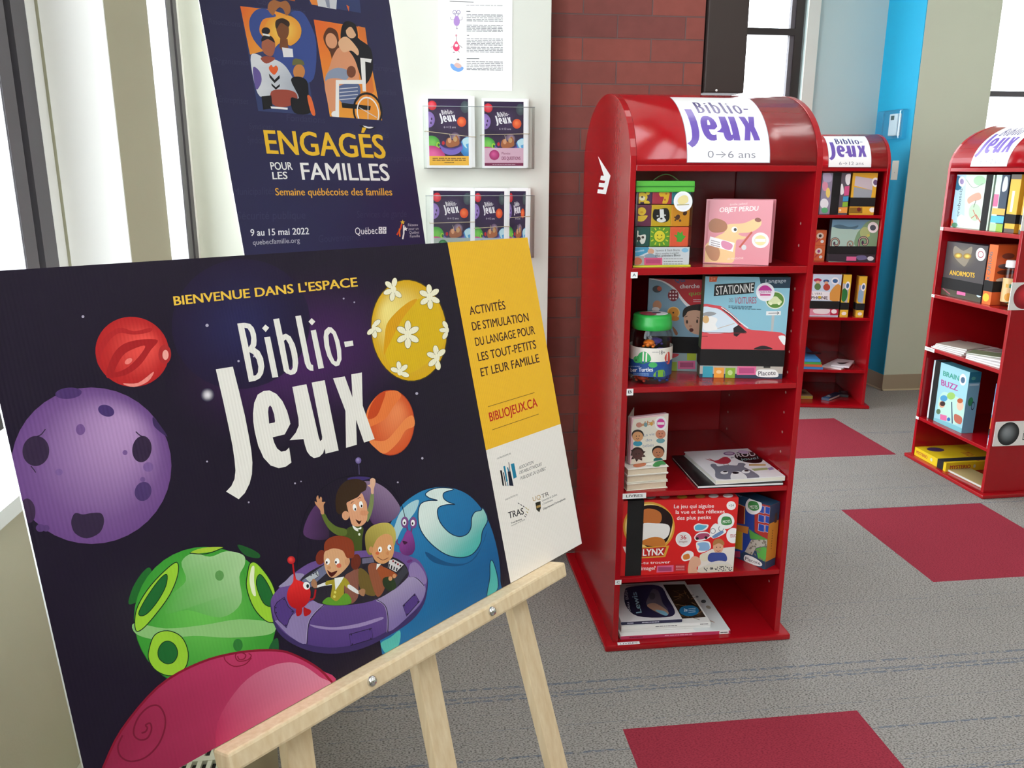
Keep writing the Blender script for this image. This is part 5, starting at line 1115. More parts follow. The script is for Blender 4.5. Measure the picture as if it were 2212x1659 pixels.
# --- pink board book with a dog
t, fr = carton('board_book', 'pink board book with a long-nosed dog standing on the top shelf', 'book', C3, (1238, 1342), (1727, 1360), (1270, 865), ZA, .012, '#d98a94', None, .004)
box('back_cover', fr.P(.012, .004, -.030), (fr.a*.97+fr.n*.05)*fr.w, -fr.n*.012, (0, 0, fr.h*.985), mat('card_c87480', '#c87480', .5), t, .003)
A = art_on(fr, fr.w, fr.h, '#dc8d98', C3); A.clip = (.004, fr.w-.003, .003, fr.h-.003)
A.poly([(1238, 1342), (1270, 865), (1295, 865), (1262, 1345)], '#c9727e')
A.text('OBJET PERDU', (1362, 962), (1650, 950), (4, -34), '#f3e6e4', .03).text('émile jadoul', (1440, 912), (1570, 905), 16, '#ecd0d2')
A.blob([(1420, 1055), (1540, 1045), (1630, 1010), (1672, 1020), (1668, 1065), (1600, 1110), (1505, 1120), (1530, 1140), (1560, 1145), (1540, 1165), (1490, 1170), (1480, 1240), (1450, 1345), (1240, 1340), (1250, 1220), (1330, 1150), (1400, 1110)], '#ecc58c')
A.blob([(1285, 1040), (1330, 1008), (1400, 1030), (1422, 1070), (1400, 1105), (1330, 1115), (1288, 1095)], '#a86a42').blob([(1255, 1230), (1300, 1205), (1355, 1230), (1365, 1280), (1340, 1325), (1290, 1310)], '#b87f58').ell(1650, 1020, 24, 16, '#8a4a3a', 10)
A.ell(1474, 1092, 22, 22, '#f6f4f2').ell(1480, 1092, 11, 12, '#1c1614').stroke([(1512, 1225), (1605, 1110)], 14, '#c2503c').ell(1545, 1225, 18, 20, '#d8d4d6')
A.poly([(1293, 1143), (1475, 1192), (1462, 1258), (1280, 1208)], '#f4f4f6').lines(1300, 1365, [1172, 1188, 1204], 6, '#8a7a80', .25, 4).blob([(1375, 1185), (1400, 1175), (1460, 1205), (1440, 1245), (1385, 1225)], '#d88aa8')
sticker(A, 1668, 1172, 64, 58, None, '#e6d79a')
A.text('LES MINOUCHE', (1420, 1318), (1540, 1312), 14, '#f0dcd8'); A.build('printed_cover', getattr(fr, 'body', t), INKG)

# --- two flat square games with black straps
t, fr = carton('board_game', 'blue and red search game box with a boy, half hidden behind the turtle jar', 'game box', C4, (448, 1148), (1270, 1176), (492, 200), ZB, .05, '#2a3a48')
A = art_on(fr, fr.w, fr.h, '#7d9fb4', C4)
A.blob([(500, 150), (500, 205), (620, 232), (740, 310), (820, 420), (900, 500), (1060, 560), (1400, 500), (1400, 150), (900, 120)], '#e8e8ea').blob([(520, 150), (520, 195), (640, 225), (760, 300), (840, 405), (920, 480), (1060, 540), (1400, 480), (1400, 150), (900, 110)], '#b3202c')
A.text('Qui', (760, 240), (865, 235), 60, '#3a4a80', .03).text('cherche', (812, 302), (1015, 298), 42, '#dcd8d8', .02).text('quoi', (905, 375), (1040, 370), 42, '#7a9a3a', .03).lines(950, 1040, [420, 440], 6, '#d8c8c8', 0, 2)
A.ell(742, 375, 56, 62, '#7a1426')
for i in range(9): A.ell(712+(i % 3)*30, 340+(i//3)*34, 9, 9, '#e8d8dc')
A.ell(575, 310, 48, 36, '#2c3038').ell(598, 305, 24, 24, '#b84a2a').ell(575, 478, 46, 50, '#c08a6a').ell(560, 520, 40, 24, '#e8e2e0').ell(745, 555, 66, 62, '#e8c078').ell(745, 555, 54, 54, '#cf8a2c').ell(742, 555, 10, 9, '#3a2410').ell(760, 615, 44, 26, '#c07a2a').blob([(735, 700), (760, 720), (790, 770), (770, 790), (745, 750)], '#8a5a3a')
A.blob([(850, 600), (860, 530), (930, 490), (1060, 490), (1060, 760), (980, 780), (900, 740), (860, 680)], '#c79c84').blob([(840, 600), (850, 520), (920, 480), (1040, 470), (1070, 540), (980, 530), (900, 540), (870, 580)], '#1a1414').ell(885, 650, 9, 20, '#2a1a14').ell(990, 645, 9, 20, '#2a1a14').ell(930, 735, 22, 20, '#5a2420').ell(920, 695, 16, 12, '#b8836c').stroke([(860, 600), (890, 590)], 6, '#3a2a20').stroke([(985, 600), (1010, 612)], 6, '#3a2a20')
A.rect(440, 980, 1300, 1200, '#8fa6aa').rect(885, 975, 980, 1050, '#a8ba34').rect(700, 1065, 780, 1165, '#8aa63a').rect(790, 1058, 970, 1140, '#d86a98').rect(812, 1072, 950, 1122, '#a84a74').blob([(690, 980), (800, 985), (760, 1020), (700, 1020)], '#b03040')
A.build('printed_front', getattr(fr, 'body', t), INKG)
v = lambda fr, V, x, y: fr.uv(V[0]+x*V[2], V[1]+y*V[2])
hstrap(t, fr, v(fr, C4, 850, 975)[1], v(fr, C4, 850, 805)[1])
t, fr = carton('board_game', 'pale blue parking game box with a red car and a black elastic strap', 'game box', C4, (1012, 1228), (1872, 1242), (1082, 178), ZB, .048, '#4a5a3c')
A = art_on(fr, fr.w, fr.h, '#8cc0d2', C4)
A.poly([(1620, 100), (1650, 260), (1700, 298), (2000, 300), (2000, 100)], '#2a4254').text('Langage', (1700, 245), (1912, 238), (3, -36), '#c8d4dc')
A.poly([(1118, 180), (1205, 178), (1190, 235), (1116, 235)], '#d0603c').text('3+', (1130, 222), (1180, 220), 34, '#e8a890')
A.poly([(1172, 262), (1592, 238), (1578, 352), (1162, 382)], '#232628').text('STATIONNE', (1185, 370), (1578, 338), (0, -88), '#e4e4e0', .012).text('DES', (1322, 445), (1365, 442), 36, '#6a5a66').text('VOITURES', (1378, 462), (1605, 458), (2, -66), '#a8546c', .01)
A.lines(1315, 1560, [485, 498], 8, '#3a5a68', .03, 3).lines(1355, 1660, [512], 8, '#3a5a68', .03, 4)
A.ell(1800, 425, 100, 92, '#dfe4d8').ell(1800, 425, 90, 82, '#5d8a3c').blob([(1730, 440), (1760, 400), (1810, 385), (1850, 420), (1870, 440), (1850, 460), (1740, 465)], '#d8e0b0').ell(1755, 462, 16, 15, '#e8ecc8').ell(1840, 460, 16, 15, '#e8ecc8')
A.ell(1698, 340, 96, 96, '#e9eaf0').ell(1698, 335, 74, 74, '#ece0ea').blob([(1632, 330), (1660, 280), (1720, 275), (1765, 330)], '#c23a96').rect(1635, 325, 1762, 358, '#eadce8').text('QUESTIONS', (1640, 354), (1758, 350), 24, '#a04a88', .02).rect(1645, 360, 1752, 378, '#c8508e')
A.poly([(1708, 540), (1860, 538), (1858, 580), (1706, 582)], '#e8eaea').stroke([(1730, 560), (1840, 558)], 7, '#5a5e60').stroke([(1820, 545), (1842, 558), (1820, 572)], 7, '#5a5e60').poly([(1765, 582), (1795, 582), (1778, 760), (1755, 760)], '#b8bcbc')
A.blob([(1010, 480), (1180, 478), (1270, 505), (1400, 610), (1510, 720), (1700, 745), (1900, 780), (1920, 950), (1890, 1000), (1000, 1000), (990, 700)], '#d8525a')
A.blob([(1040, 510), (1160, 505), (1240, 530), (1340, 610), (1430, 700), (1420, 752), (1040, 752)], '#d4e4f0').blob([(1060, 600), (1120, 590), (1200, 620), (1180, 680), (1200, 730), (1060, 735)], '#f0f0ee').blob([(1055, 560), (1120, 545), (1190, 562), (1130, 590), (1060, 590)], '#9a9c9e').ell(1080, 625, 34, 40, '#d8b078').stroke([(1200, 720), (1300, 690), (1380, 665)], 8, '#c8c0b8', True)
A.stroke([(1240, 498), (1330, 560), (1430, 650), (1520, 715)], 9, '#f0f2f2').stroke([(1255, 520), (1350, 590), (1440, 680)], 10, '#3a3438').poly([(1420, 680), (1510, 760), (1440, 770), (1400, 805), (1370, 790), (1365, 715)], '#2c2a2e').stroke([(1030, 760), (1500, 768)], 6, '#8a3238').stroke([(1040, 800), (1100, 800)], 8, '#8a2a34').blob([(1835, 800), (1905, 800), (1900, 890), (1865, 860)], '#e8eef0').blob([(1580, 935), (1650, 900), (1720, 905), (1770, 935)], '#2c2a2e')
A.rect(960, 1105, 1900, 1240, '#b8b2a8').poly([(1000, 1190), (1900, 1190), (1900, 1250), (1000, 1250)], '#34485a').poly([(1050, 1110), (1155, 1112), (1150, 1228), (1045, 1225)], '#3fa0b4').poly([(1168, 1125), (1272, 1125), (1265, 1232), (1162, 1232)], '#eda244').poly([(1285, 1128), (1388, 1128), (1380, 1234), (1280, 1234)], '#8ab33c').ell(1332, 1178, 26, 26, '#c8dc98').ell(1215, 1170, 28, 18, '#f4cf98').poly([(1408, 1112), (1605, 1112), (1598, 1200), (1402, 1200)], '#e0709c').rect(1425, 1128, 1585, 1185, '#b85080')
A.blob([(1615, 1215), (1618, 1150), (1720, 1145), (1800, 1150), (1835, 1200), (1800, 1225)], '#eef0ee').text('Placote', (1625, 1210), (1805, 1200), 46, '#4a4a52', .01).stroke([(1680, 1120), (1750, 1120)], 20, '#3a3838')
A.build('printed_front', getattr(fr, 'body', t), INKG)
hstrap(t, fr, v(fr, C4, 1450, 1108)[1], v(fr, C4, 1450, 938)[1])

# --- tub of counting turtles
p = onz(1300+492*.20796, 560+1312*.20796, ZB); rJ = 0.0575
dj = Vector((p.x, p.y, 0)).normalized(); cj = Vector((p.x, p.y, ZB+.0006))+dj*rJ; cj.x = max(cj.x, XL+rJ+.003)
jt = thing('toy_jar', 'clear plastic jar with a green screw lid and turtle label on the second shelf', 'jar', cj)
hJ = hit(1300+492*.20796, 560+560*.20796, cj, (0, 1, 0)).z-cj.z
hb = hJ-.036
jb_ = lathe('jar_body', cj, [(0.0, .0015), (rJ*.86, .0015), (rJ*.95, .006), (rJ, .016), (rJ, hb-.028), (rJ*.97, hb-.014), (rJ*.86, hb-.004), (rJ*.84, hb)], VINYL, jt, 48)
GL = mat('green_lid', '#2fae4a', .35)
lid_ = lathe('lid', cj, [(rJ*.90, hb-.004), (rJ*.93, hb-.002), (rJ*.93, hb+.014), (rJ*.90, hb+.016), (rJ*.90, hb+.028), (rJ*.86, hb+.034), (rJ*.60, hb+.036), (0, hb+.036)], GL, jt, 48)
tp = Fr((cj.x, cj.y, cj.z+hb+.0362), (1, 0, 0), (0, 1, 0)); A = Art(tp); A.aff(uvv).ell(.006, -.004, .034, .034, '#e9e9ec').ell(-.014, -.006, .022, .03, '#b04a58').ell(.012, .004, .012, .012, '#5a4a60'); A.build('lid_sticker', lid_, INK)
cy = Cyl(cj, rJ); A = Art(cy, None, .0006); V0 = cy.uv(1300+492*.20796, 560+1222*.20796)[1]; V1 = cy.uv(1300+492*.20796, 560+925*.20796)[1]; VM = V0+(V1-V0)*.5
A.aff(uvv)
for i in range(24):
    u0, u1 = -.12+.24*i/24, -.12+.24*(i+1)/24; A.rect(u0, VM, u1, V1, '#ece8e0')
    A.rect(u0, V0, u1, VM+.002, '#1f4f96')
A.px(*C4)
A.blob([(375, 1010), (400, 970), (450, 960), (500, 1000), (510, 1050), (470, 1075), (400, 1070)], '#3fae62').ell(370, 1040, 40, 38, '#4cbc6a').ell(358, 1048, 6, 8, '#1a2a1c').stroke([(385, 1075), (440, 1080), (505, 1050)], 9, '#2a8048', True).ell(530, 1098, 46, 28, '#48b466')
A.blob([(650, 1030), (670, 980), (700, 965), (705, 1060), (680, 1090)], '#d8544a').text('18+', (598, 988), (655, 988), 40, '#3a3a40').lines(525, 590, [965], 6, '#8a8a90', 0, 2).text('ber Turtles', (300, 1170), (530, 1165), 42, '#f0f4f8', .03).lines(280, 395, [1112], 9, '#a8c0e0', 0, 2).lines(330, 490, [1188, 1202], 7, '#90b0d8', 0, 4).blob([(535, 1215), (570, 1160), (640, 1150), (655, 1190), (640, 1218)], '#7cb53c')
A.build('label_wrap', jb_, INK)
def turtle(label, c, ang, col):
    t = thing('toy_turtle', label, 'toy turtle', c, 'counting turtles in the jar'); m = mat('plastic_'+col[1:], col, .3)
    c = Vector(c); d = Vector((math.cos(ang), math.sin(ang), 0)); q = Vector((-d.y, d.x, 0))
    ball('shell', c+Vector((0, 0, .011)), .0155, m, t, (1, 1, .62), 14)
    ball('head', c+d*.0185+Vector((0, 0, .009)), .0062, m, t, n=10)
    for sx in (1, -1):
        for sy in (1, -1): ball('leg', c+d*.011*sx+q*.0125*sy+Vector((0, 0, .0035)), .0048, m, t, (1, 1, .7), 8)
zt_ = cj.z+hb
for i, (dx, dy, dz, ang, col, lb) in enumerate(((-.012, -.020, -.052, -2.0, '#e8781e', 'orange turtle on top in the jar'), (.022, -.018, -.076, -.6, '#6a4ec0', 'violet turtle under the orange one in the jar'), (-.012, .02, -.078, 1.2, '#3c3a24', 'dark turtle at the back of the jar'), (.018, .020, -.055, .5, '#5a48a8', 'purple turtle at the back right of the jar'), (-.026, -.02, -.165, 2.4, '#b8402a', 'red turtle at the bottom left of the jar'), (.026, -.022, -.168, .2, '#2a5ab8', 'blue turtle at the bottom right of the jar'), (.0, .015, -.125, .2, '#3a8a4a', 'green turtle hidden behind the jar label'))):
    turtle(lb, (cj.x+dx, cj.y+dy, max(zt_+dz, cj.z+.004)), ang, col)

# --- small board books: three lying, one standing on them
zz = ZCC; sm = [(('#efe9dc'), 'lowest of the three small cream board books in the stack'), ('#e9e3d6', 'middle one of the three small cream board books in the stack'), ('#f3f0e8', 'top book of the small stacked board books, with orange and green cover figures')]
pb = onz(1300+222*.20796, 840+1066*.20796, ZCC); pe = onz(1300+655*.20796, 840+1030*.20796, ZCC); pb.x = max(pb.x, XL+.002)
wS = (pe-pb).length; dS = .105
for i, (c, lb) in enumerate(sm):
    th = .0215; o = Vector((pb.x+(.0, .002, .001)[i], pb.y+(.0, .002, -.001)[i], zz)); aa = (pe-pb).normalized(); aa = Vector((aa.x, aa.y, 0)).normalized(); bb = Vector((-aa.y, aa.x, 0))
    t = thing('small_board_book', lb, 'book', o+aa*wS/2+bb*dS/2, 'small stacked board books')
    m = mat('cover_'+c[1:], c, .5)
    box('back_cover', o+Vector((0, 0, .0005)), aa*wS, bb*dS, (0, 0, .002), m, t, .0004)
    box('page_block', o+aa*.002+bb*.0025+Vector((0, 0, .003)), aa*(wS-.006), bb*(dS-.005), (0, 0, th-.0062), noisy('worn_pages', '#d8c8b0', .8, .08, 150), t)
    box('front_cover', o+Vector((0, 0, th-.0027)), aa*wS, bb*dS, (0, 0, .0022), m, t, .0004)
    zz += th+.0004
f_ = Fr(o+Vector((0, 0, zz-o.z)), aa, bb); A = Art(f_, (0, wS, 0, dS), .0001); A.px(*C5)
A.blob([(300, 800), (340, 775), (430, 772), (420, 800), (340, 815)], '#d0764e').blob([(505, 800), (540, 760), (620, 750), (640, 785), (590, 790), (560, 812)], '#3f9a52').lines(440, 490, [800], 6, '#8a8a90', 0, 2); A.build('printed_cover', t, INK)
t, fr = carton('small_board_book', 'small board book of babies, pink spine, standing on the stacked books', 'book', C5, (292, 788), (668, 735), (316, 300), zz, .016, '#e8c0cc', None, .003)
box('opened_cover', fr.P(.001, .001, -.019), (fr.a*.62-fr.n*.78)*fr.w*.85, -fr.n*.003, (0, 0, fr.h*.97), PAPER, t)
A = art_on(fr, fr.w, fr.h, '#e7e2d4', C5); A.clip = (.001, fr.w-.001, .001, fr.h-.001)
A.poly([(285, 290), (330, 300), (310, 420), (325, 600), (300, 790), (270, 790)], '#e3afc0').poly([(300, 295), (650, 250), (650, 275), (330, 315)], '#e8b8c6')
A.text('bébé', (390, 395), (545, 365), 46, '#c8946c', .05).ell(385, 375, 30, 26, '#c88a7a').ell(455, 372, 18, 24, '#7aa0a8').ell(515, 362, 16, 20, '#d8a04a')
for cx, cy_, r_, sk, hr, sh in ((372, 495, 56, '#d8a070', '#2a2220', '#3a96b4'), (610, 470, 52, '#c88468', None, '#6aa0a8'), (370, 680, 58, '#5a3a38', '#2a1c1c', None), (585, 665, 58, '#b87858', '#1c1614', '#2a6a6c')):
    if hr: A.ell(cx, cy_-18, r_*1.12, r_*.98, hr)
    if sh: A.ell(cx, cy_+r_*1.3, r_*.85, r_*.5, sh)
    A.ell(cx, cy_, r_, r_*.92, sk)
    if cx == 370:
        for k_ in range(9): A.poly([(cx+64*math.cos(k_*.7), cy_+56*math.sin(k_*.7)), (cx+90*math.cos(k_*.7+.3), cy_+78*math.sin(k_*.7+.3)), (cx+60*math.cos(k_*.7+.6), cy_+54*math.sin(k_*.7+.6))], '#38241f')
    A.ell(cx-14, cy_-4, 5, 6, '#1c1614').ell(cx+16, cy_-6, 5, 6, '#1c1614').stroke([(cx-14, cy_+20), (cx, cy_+26), (cx+14, cy_+18)], 5, '#6a2a24', True)
A.text('La vie', (435, 495), (548, 480), 28, '#8a9ab0').text('des', (455, 548), (520, 540), 28, '#8a9ab0').text('bébés', (425, 608), (540, 596), 30, '#8a9ab0')
sticker(A, 612, 358, 62, 72, None, '#cf3f98'); A.build('printed_cover', getattr(fr, 'body', t), INKG)

# --- flat picture books on the third shelf
t, fr, _s = volume('picture_book', 'thin black picture book under the white bear book', 'book', ((770, 712), (1650, 690), (1908, 990), (1020, 1025)), C5, ZCC, .010, '#18181a', '#e4e4e6')
A = art_on(fr, fr.w, fr.h, '#141416', C5); A.ell(1030, 840, 22, 12, '#8a9ac0').poly([(800, 730), (830, 728), (1060, 1005), (1030, 1015)], '#242022'); A.build('printed_cover', getattr(fr, 'body', t), INKG)
t, fr, s_ = volume('picture_book', 'white picture book with a grey bear and a red bird lying on the third shelf', 'book', ((935, 668), (1610, 640), (1930, 926), (1205, 970)), C5, ZCC+.0106, .014, '#ecebea', '#e4dfcf')
A = art_on(fr, fr.w, fr.h, '#ecebef', C5)
A.blob([(1215, 950), (1195, 870), (1150, 820), (1160, 798), (1200, 800), (1230, 825), (1320, 810), (1420, 815), (1440, 790), (1490, 790), (1515, 805), (1500, 830), (1580, 870), (1660, 930), (1600, 960), (1400, 965)], '#7b7d8c').blob([(1360, 915), (1400, 880), (1470, 885), (1530, 950), (1380, 968)], '#eeeef0').ell(1412, 893, 34, 12, '#1a1a20').ell(1293, 890, 40, 18, '#eeeef0').ell(1518, 880, 44, 18, '#eeeef0').ell(1300, 880, 24, 8, '#1c1c22').ell(1525, 871, 24, 8, '#1c1c22')
A.blob([(1185, 770), (1230, 755), (1280, 728), (1330, 730), (1362, 765), (1330, 795), (1260, 800), (1205, 788)], '#bf3a4a').poly([(1190, 765), (1120, 735), (1150, 755), (1085, 745), (1140, 762), (1200, 780)], '#b03444').poly([(1360, 728), (1400, 732), (1362, 742)], '#8a8a92').stroke([(1285, 798), (1290, 815)], 6, '#a8786a').stroke([(1330, 796), (1335, 812)], 6, '#a8786a')
A.blob([(1410, 690), (1450, 672), (1560, 670), (1640, 690), (1690, 745), (1670, 785), (1560, 788), (1450, 760), (1400, 725)], '#17171b').text('ROU', (1425, 730), (1620, 712), (-18, -42), '#dcdce0', .02).text('joue!', (1470, 765), (1650, 745), (-10, -26), '#9ad0d0')
A.ell(1342, 690, 60, 20, '#8a5a98').ell(1342, 688, 42, 12, '#cfc0d4').rect(1550, 800, 1725, 818, '#c8a468').poly([(1575, 850), (1740, 838), (1750, 860), (1605, 872)], '#a8b478').poly([(1740, 845), (1790, 830), (1815, 855), (1765, 866)], '#9a86b8')
A.build('printed_cover', getattr(fr, 'body', t), INKG)
p = onz(1300+1470*.20796, 840+655*.20796, ZCC+.0255); tb = lathe('round_sticker', (p.x, p.y, ZCC+.0249), [(0, 0), (.016, 0), (.016, .0006), (0, .0006)], mat('lilac_sticker', '#c8b4d4', .5), None, 24, False); tag(tb, 'round lilac sticker at the far edge of the white bear book', 'sticker')

# --- red image game and the house game
t, fr = carton('board_game', 'wide red picture-spotting game box with a black strap on the fourth shelf', 'game box', C6, (548, 792), (1523, 752), (570, 150), ZD, .062, '#c81c20')
A = art_on(fr, fr.w, fr.h, '#d92626', C6)
A.ell(800, 370, 222, 215, '#d9a23c', 0).ell(800, 370, 205, 198, '#f0d68a', 0, '#c98a24', .2, .1).blob([(745, 250), (760, 190), (880, 190), (985, 260), (1000, 360), (930, 520), (750, 520)], '#1a1414')
# plain patches of fur colour on the gold disc
A.blob([(750, 230), (830, 215), (900, 250), (905, 320), (850, 360), (760, 350)], '#c07038').blob([(735, 350), (860, 340), (960, 350), (980, 400), (940, 470), (800, 500), (730, 490)], '#ecebe8').blob([(740, 490), (850, 455), (930, 480), (935, 540), (860, 540), (740, 520)], '#c87a34')
A.poly([(730, 545), (975, 530), (940, 628), (735, 640)], '#d8a43c').poly([(735, 555), (950, 542), (922, 618), (738, 630)], '#c02424').text('LYNX', (748, 618), (925, 610), (2, -56), '#f4f4f2', .04)
for s_, p_, q_ in (('Le jeu qui aiguise', (1015, 210), (1358, 205)), ('la vue et les réflexes', (1030, 258), (1450, 252)), ('des plus petits', (1040, 310), (1332, 302))): A.text(s_, p_, q_, (1, -32), '#f4ecea', .015)
A.text('-tu trouver', (735, 692), (982, 682), (1, -24), '#f4ecea', .015).text('image?', (735, 742), (855, 738), (1, -32), '#f4ecea', .015)
A.ell(1097, 477, 68, 64, '#f0efef').ell(1097, 477, 58, 54, '#e4e2e2').text('36', (1070, 478), (1120, 476), 34, '#b8262a', .02).text('images', (1058, 505), (1130, 502), 20, '#8a5a5a')
A.ell(1507, 187, 40, 38, '#f0efef').text('+24', (1485, 196), (1530, 194), 18, '#5a5a5a')
A.blob([(1185, 365), (1220, 340), (1260, 345), (1310, 352), (1300, 385), (1260, 405), (1200, 405)], '#eef0f0').blob([(1195, 368), (1225, 350), (1265, 355), (1300, 362), (1260, 395), (1205, 398)], '#5ab0d0')
A.blob([(1190, 455), (1230, 418), (1300, 415), (1335, 450), (1270, 485), (1205, 488)], '#eef0f0').blob([(1200, 455), (1235, 428), (1300, 425), (1322, 450), (1260, 475), (1210, 478)], '#a84a6a').ell(1215, 470, 14, 12, '#2a2226').ell(1290, 462, 14, 12, '#2a2226')
A.blob([(1325, 400), (1370, 340), (1440, 380), (1460, 420), (1350, 470)], '#eef0f0').ring(1350, 405, 24, 24, .25, '#8a8a92').ring(1420, 385, 24, 24, .25, '#8a8a92').blob([(1345, 450), (1420, 405), (1440, 420), (1370, 465)], '#6a8ab8')
A.blob([(1205, 510), (1250, 492), (1320, 500), (1325, 560), (1230, 590)], '#eef0f0').blob([(1215, 515), (1255, 502), (1312, 510), (1315, 568), (1230, 572), (1235, 540)], '#88b0d8')
A.ell(1462, 320, 72, 68, '#eef0f0').blob([(1425, 300), (1450, 280), (1500, 290), (1512, 340), (1470, 355), (1425, 345)], '#3f8a4a').text('MOTS', (1435, 340), (1500, 334), 26, '#e8f0e8', .03)
A.ell(1525, 445, 60, 66, '#f0efef').text('EDUCA', (1500, 460), (1560, 458), 26, '#b8262a', .02)
A.poly([(1215, 760), (1240, 610), (1340, 560), (1540, 540), (1530, 760)], '#e4dcd4').ell(1275, 630, 40, 36, '#e0d8c0').ell(1395, 545, 44, 52, '#dba888').blob([(1350, 530), (1360, 485), (1410, 470), (1445, 500), (1440, 530), (1400, 510)], '#b07c4a').ell(1382, 545, 4, 5, '#2a1c18').ell(1412, 545, 4, 5, '#2a1c18').stroke([(1380, 572), (1396, 580), (1415, 570)], 5, '#a04a3c', True)
A.blob([(1310, 660), (1320, 600), (1390, 590), (1455, 600), (1468, 660), (1390, 680)], '#3a4f96').blob([(1300, 690), (1400, 660), (1490, 680), (1480, 720), (1310, 730)], '#d8d4d0').blob([(1220, 760), (1290, 700), (1480, 690), (1530, 720), (1525, 765)], '#d8d2c4')
rr = random.Random(3)
for i in range(40):
    x, y = rr.uniform(1270, 1510), rr.uniform(705, 748); A.ell(x, y, 6, 4, rr.choice(['#2a2a2c', '#5a5a60', '#3a3a3c']), rr.uniform(0, 90))
A.blob([(1085, 610), (1130, 575), (1180, 590), (1175, 640), (1110, 665), (1080, 645)], '#f0efee').blob([(1095, 615), (1140, 600), (1150, 640), (1100, 650)], '#d8803a').blob([(1140, 770), (1140, 690), (1160, 640), (1190, 620), (1235, 640), (1245, 690), (1210, 720), (1215, 768)], '#e0ac90')
A.poly([(870, 705), (1012, 698), (1010, 755), (865, 762)], '#dd6a94').rect(880, 715, 995, 748, '#a8486e').poly([(1020, 695), (1122, 688), (1118, 748), (1018, 752)], '#c03038').lines(1032, 1105, [708, 722, 738], 5, '#e8c0c0', 0, 6).poly([(575, 540), (600, 540), (600, 600)], '#f0e8e6')
A.build('printed_front', getattr(fr, 'body', t), INKG)
vstrap(t, fr, v(fr, C6, 612, 460)[0]-.002, v(fr, C6, 745, 460)[0])
tf = top_frame(fr); A = Art(tf, (0, fr.w, 0, fr.d)); A.px(*C6)
for cx, cy_, c in ((815, 115, '#d8d0cc'), (935, 112, '#d8b8b0'), (1085, 112, '#d8a83c'), (1240, 108, '#c88a4a'), (1355, 105, '#eeeeee'), (1480, 103, '#f0eeee')): A.ell(cx, cy_, 44, 16, c)
A.build('printed_top', getattr(fr, 'body', t), INKG)
P = onz(1200+1818*.25316, 1050+747*.25316, ZD+.0006); Q0 = onz(1200+1545*.25316, 1050+632*.25316, ZD+.0006)
a = P-Q0; a.normalize(); w = .245; P0 = P-a*w; n = a.cross(Vector((0, 0, 1)))
h = hit(1200+1865*.25316, 1050+198*.25316, P, n).z-P.z; dd = .048
t = thing('board_game', 'dark blue game box with painted houses turned askew beside the red box', 'game box', P0+a*w/2-n*dd/2)
box('box_body', P0, a*w, -n*dd, (0, 0, h), mat('card_c07c30', '#c07c30', .5), t, .0015)
fr = Fr(P0+n*.0002, a, (0, 0, 1)); fr.w, fr.h, fr.d = w, h, dd
A = art_on(fr, w, h, '#2c4a6a', C6)
A.poly([(1400, 200), (1680, 190), (1730, 180), (1720, 420), (1660, 620), (1400, 600)], '#23469a').poly([(1560, 170), (1645, 205), (1640, 355), (1560, 345)], '#8a2a24').poly([(1555, 410), (1625, 415), (1620, 580), (1545, 560)], '#c0a42c').stroke([(1560, 170), (1645, 205), (1640, 355)], 8, '#d0a060').stroke([(1560, 405), (1625, 415), (1620, 580)], 8, '#d0a060').poly([(1540, 350), (1680, 380), (1670, 440), (1540, 400)], '#c8823a')
A.poly([(1730, 180), (1862, 190), (1850, 500), (1730, 420)], '#b03a34')
for i in range(3):
    for j in range(2): A.poly([(1765+j*60, 190+i*80+j*12), (1815+j*50, 205+i*80+j*10), (1812+j*48, 265+i*80+j*8), (1760+j*60, 250+i*80+j*10)], '#2c4fa8').stroke([(1765+j*60, 190+i*80+j*12), (1815+j*50, 205+i*80+j*10), (1812+j*48, 265+i*80+j*8), (1760+j*60, 250+i*80+j*10)], 5, '#c8c0d0', False, True)
A.poly([(1680, 395), (1725, 430), (1850, 490), (1830, 500), (1690, 480)], '#58a04a').poly([(1700, 490), (1835, 490), (1845, 540), (1740, 560), (1700, 640), (1820, 720), (1700, 680), (1640, 600)], '#b8b4a8').poly([(1740, 565), (1845, 545), (1825, 700), (1760, 650)], '#5fb050')
rr = random.Random(5)
for i in range(34): A.ell(rr.uniform(1690, 1830), rr.uniform(495, 560) if i % 2 else rr.uniform(560, 680), 10, 6, '#7a7468', rr.uniform(0, 90))
A.poly([(1500, 50), (1880, 150), (1870, 200), (1700, 160), (1500, 130)], '#24425e').text('Langage', (1675, 105), (1825, 145), (0, -34), '#d0dce4').text('ONS', (1545, 110), (1618, 122), (0, -36), '#8aa0b4')
A.ell(1722, 198, 72, 74, '#eef0f0').blob([(1675, 175), (1700, 155), (1755, 170), (1768, 225), (1720, 240), (1678, 215)], '#3f8a4a').text('MOTS', (1688, 220), (1755, 224), 28, '#e8f0e8', .03)
A.poly([(1640, 590), (1860, 700), (1830, 760), (1540, 640)], '#24425e').blob([(1640, 665), (1650, 620), (1720, 640), (1790, 690), (1780, 718), (1700, 700)], '#eef0ee').text('Placote', (1648, 662), (1778, 708), (2, -28), '#4a4a52', .01).rect(1555, 588, 1605, 640, '#a83a5a')
A.build('printed_front', getattr(fr, 'body', t), INKG)
sf_ = side_frame(fr); A = Art(sf_, (0, dd, 0, h)); A.aff(uvv).rect(0, 0, dd, h, '#cf8a36').rect(0, 0, dd, .024, '#24425e').rect(0, h-.055, dd, h, '#24425e').rect(dd*.55, h-.06, dd*.8, h-.03, '#3a3226').lines(.02, .024, [h*.3+i*.008 for i in range(8)], .004, '#5a4020', 0, 2)
A.build('printed_side', getattr(fr, 'body', t), INKG)
box('box_top', fr.P(0, h, 0), a*w, -n*dd, (0, 0, .0006), mat('card_24425e', '#24425e', .5), t)

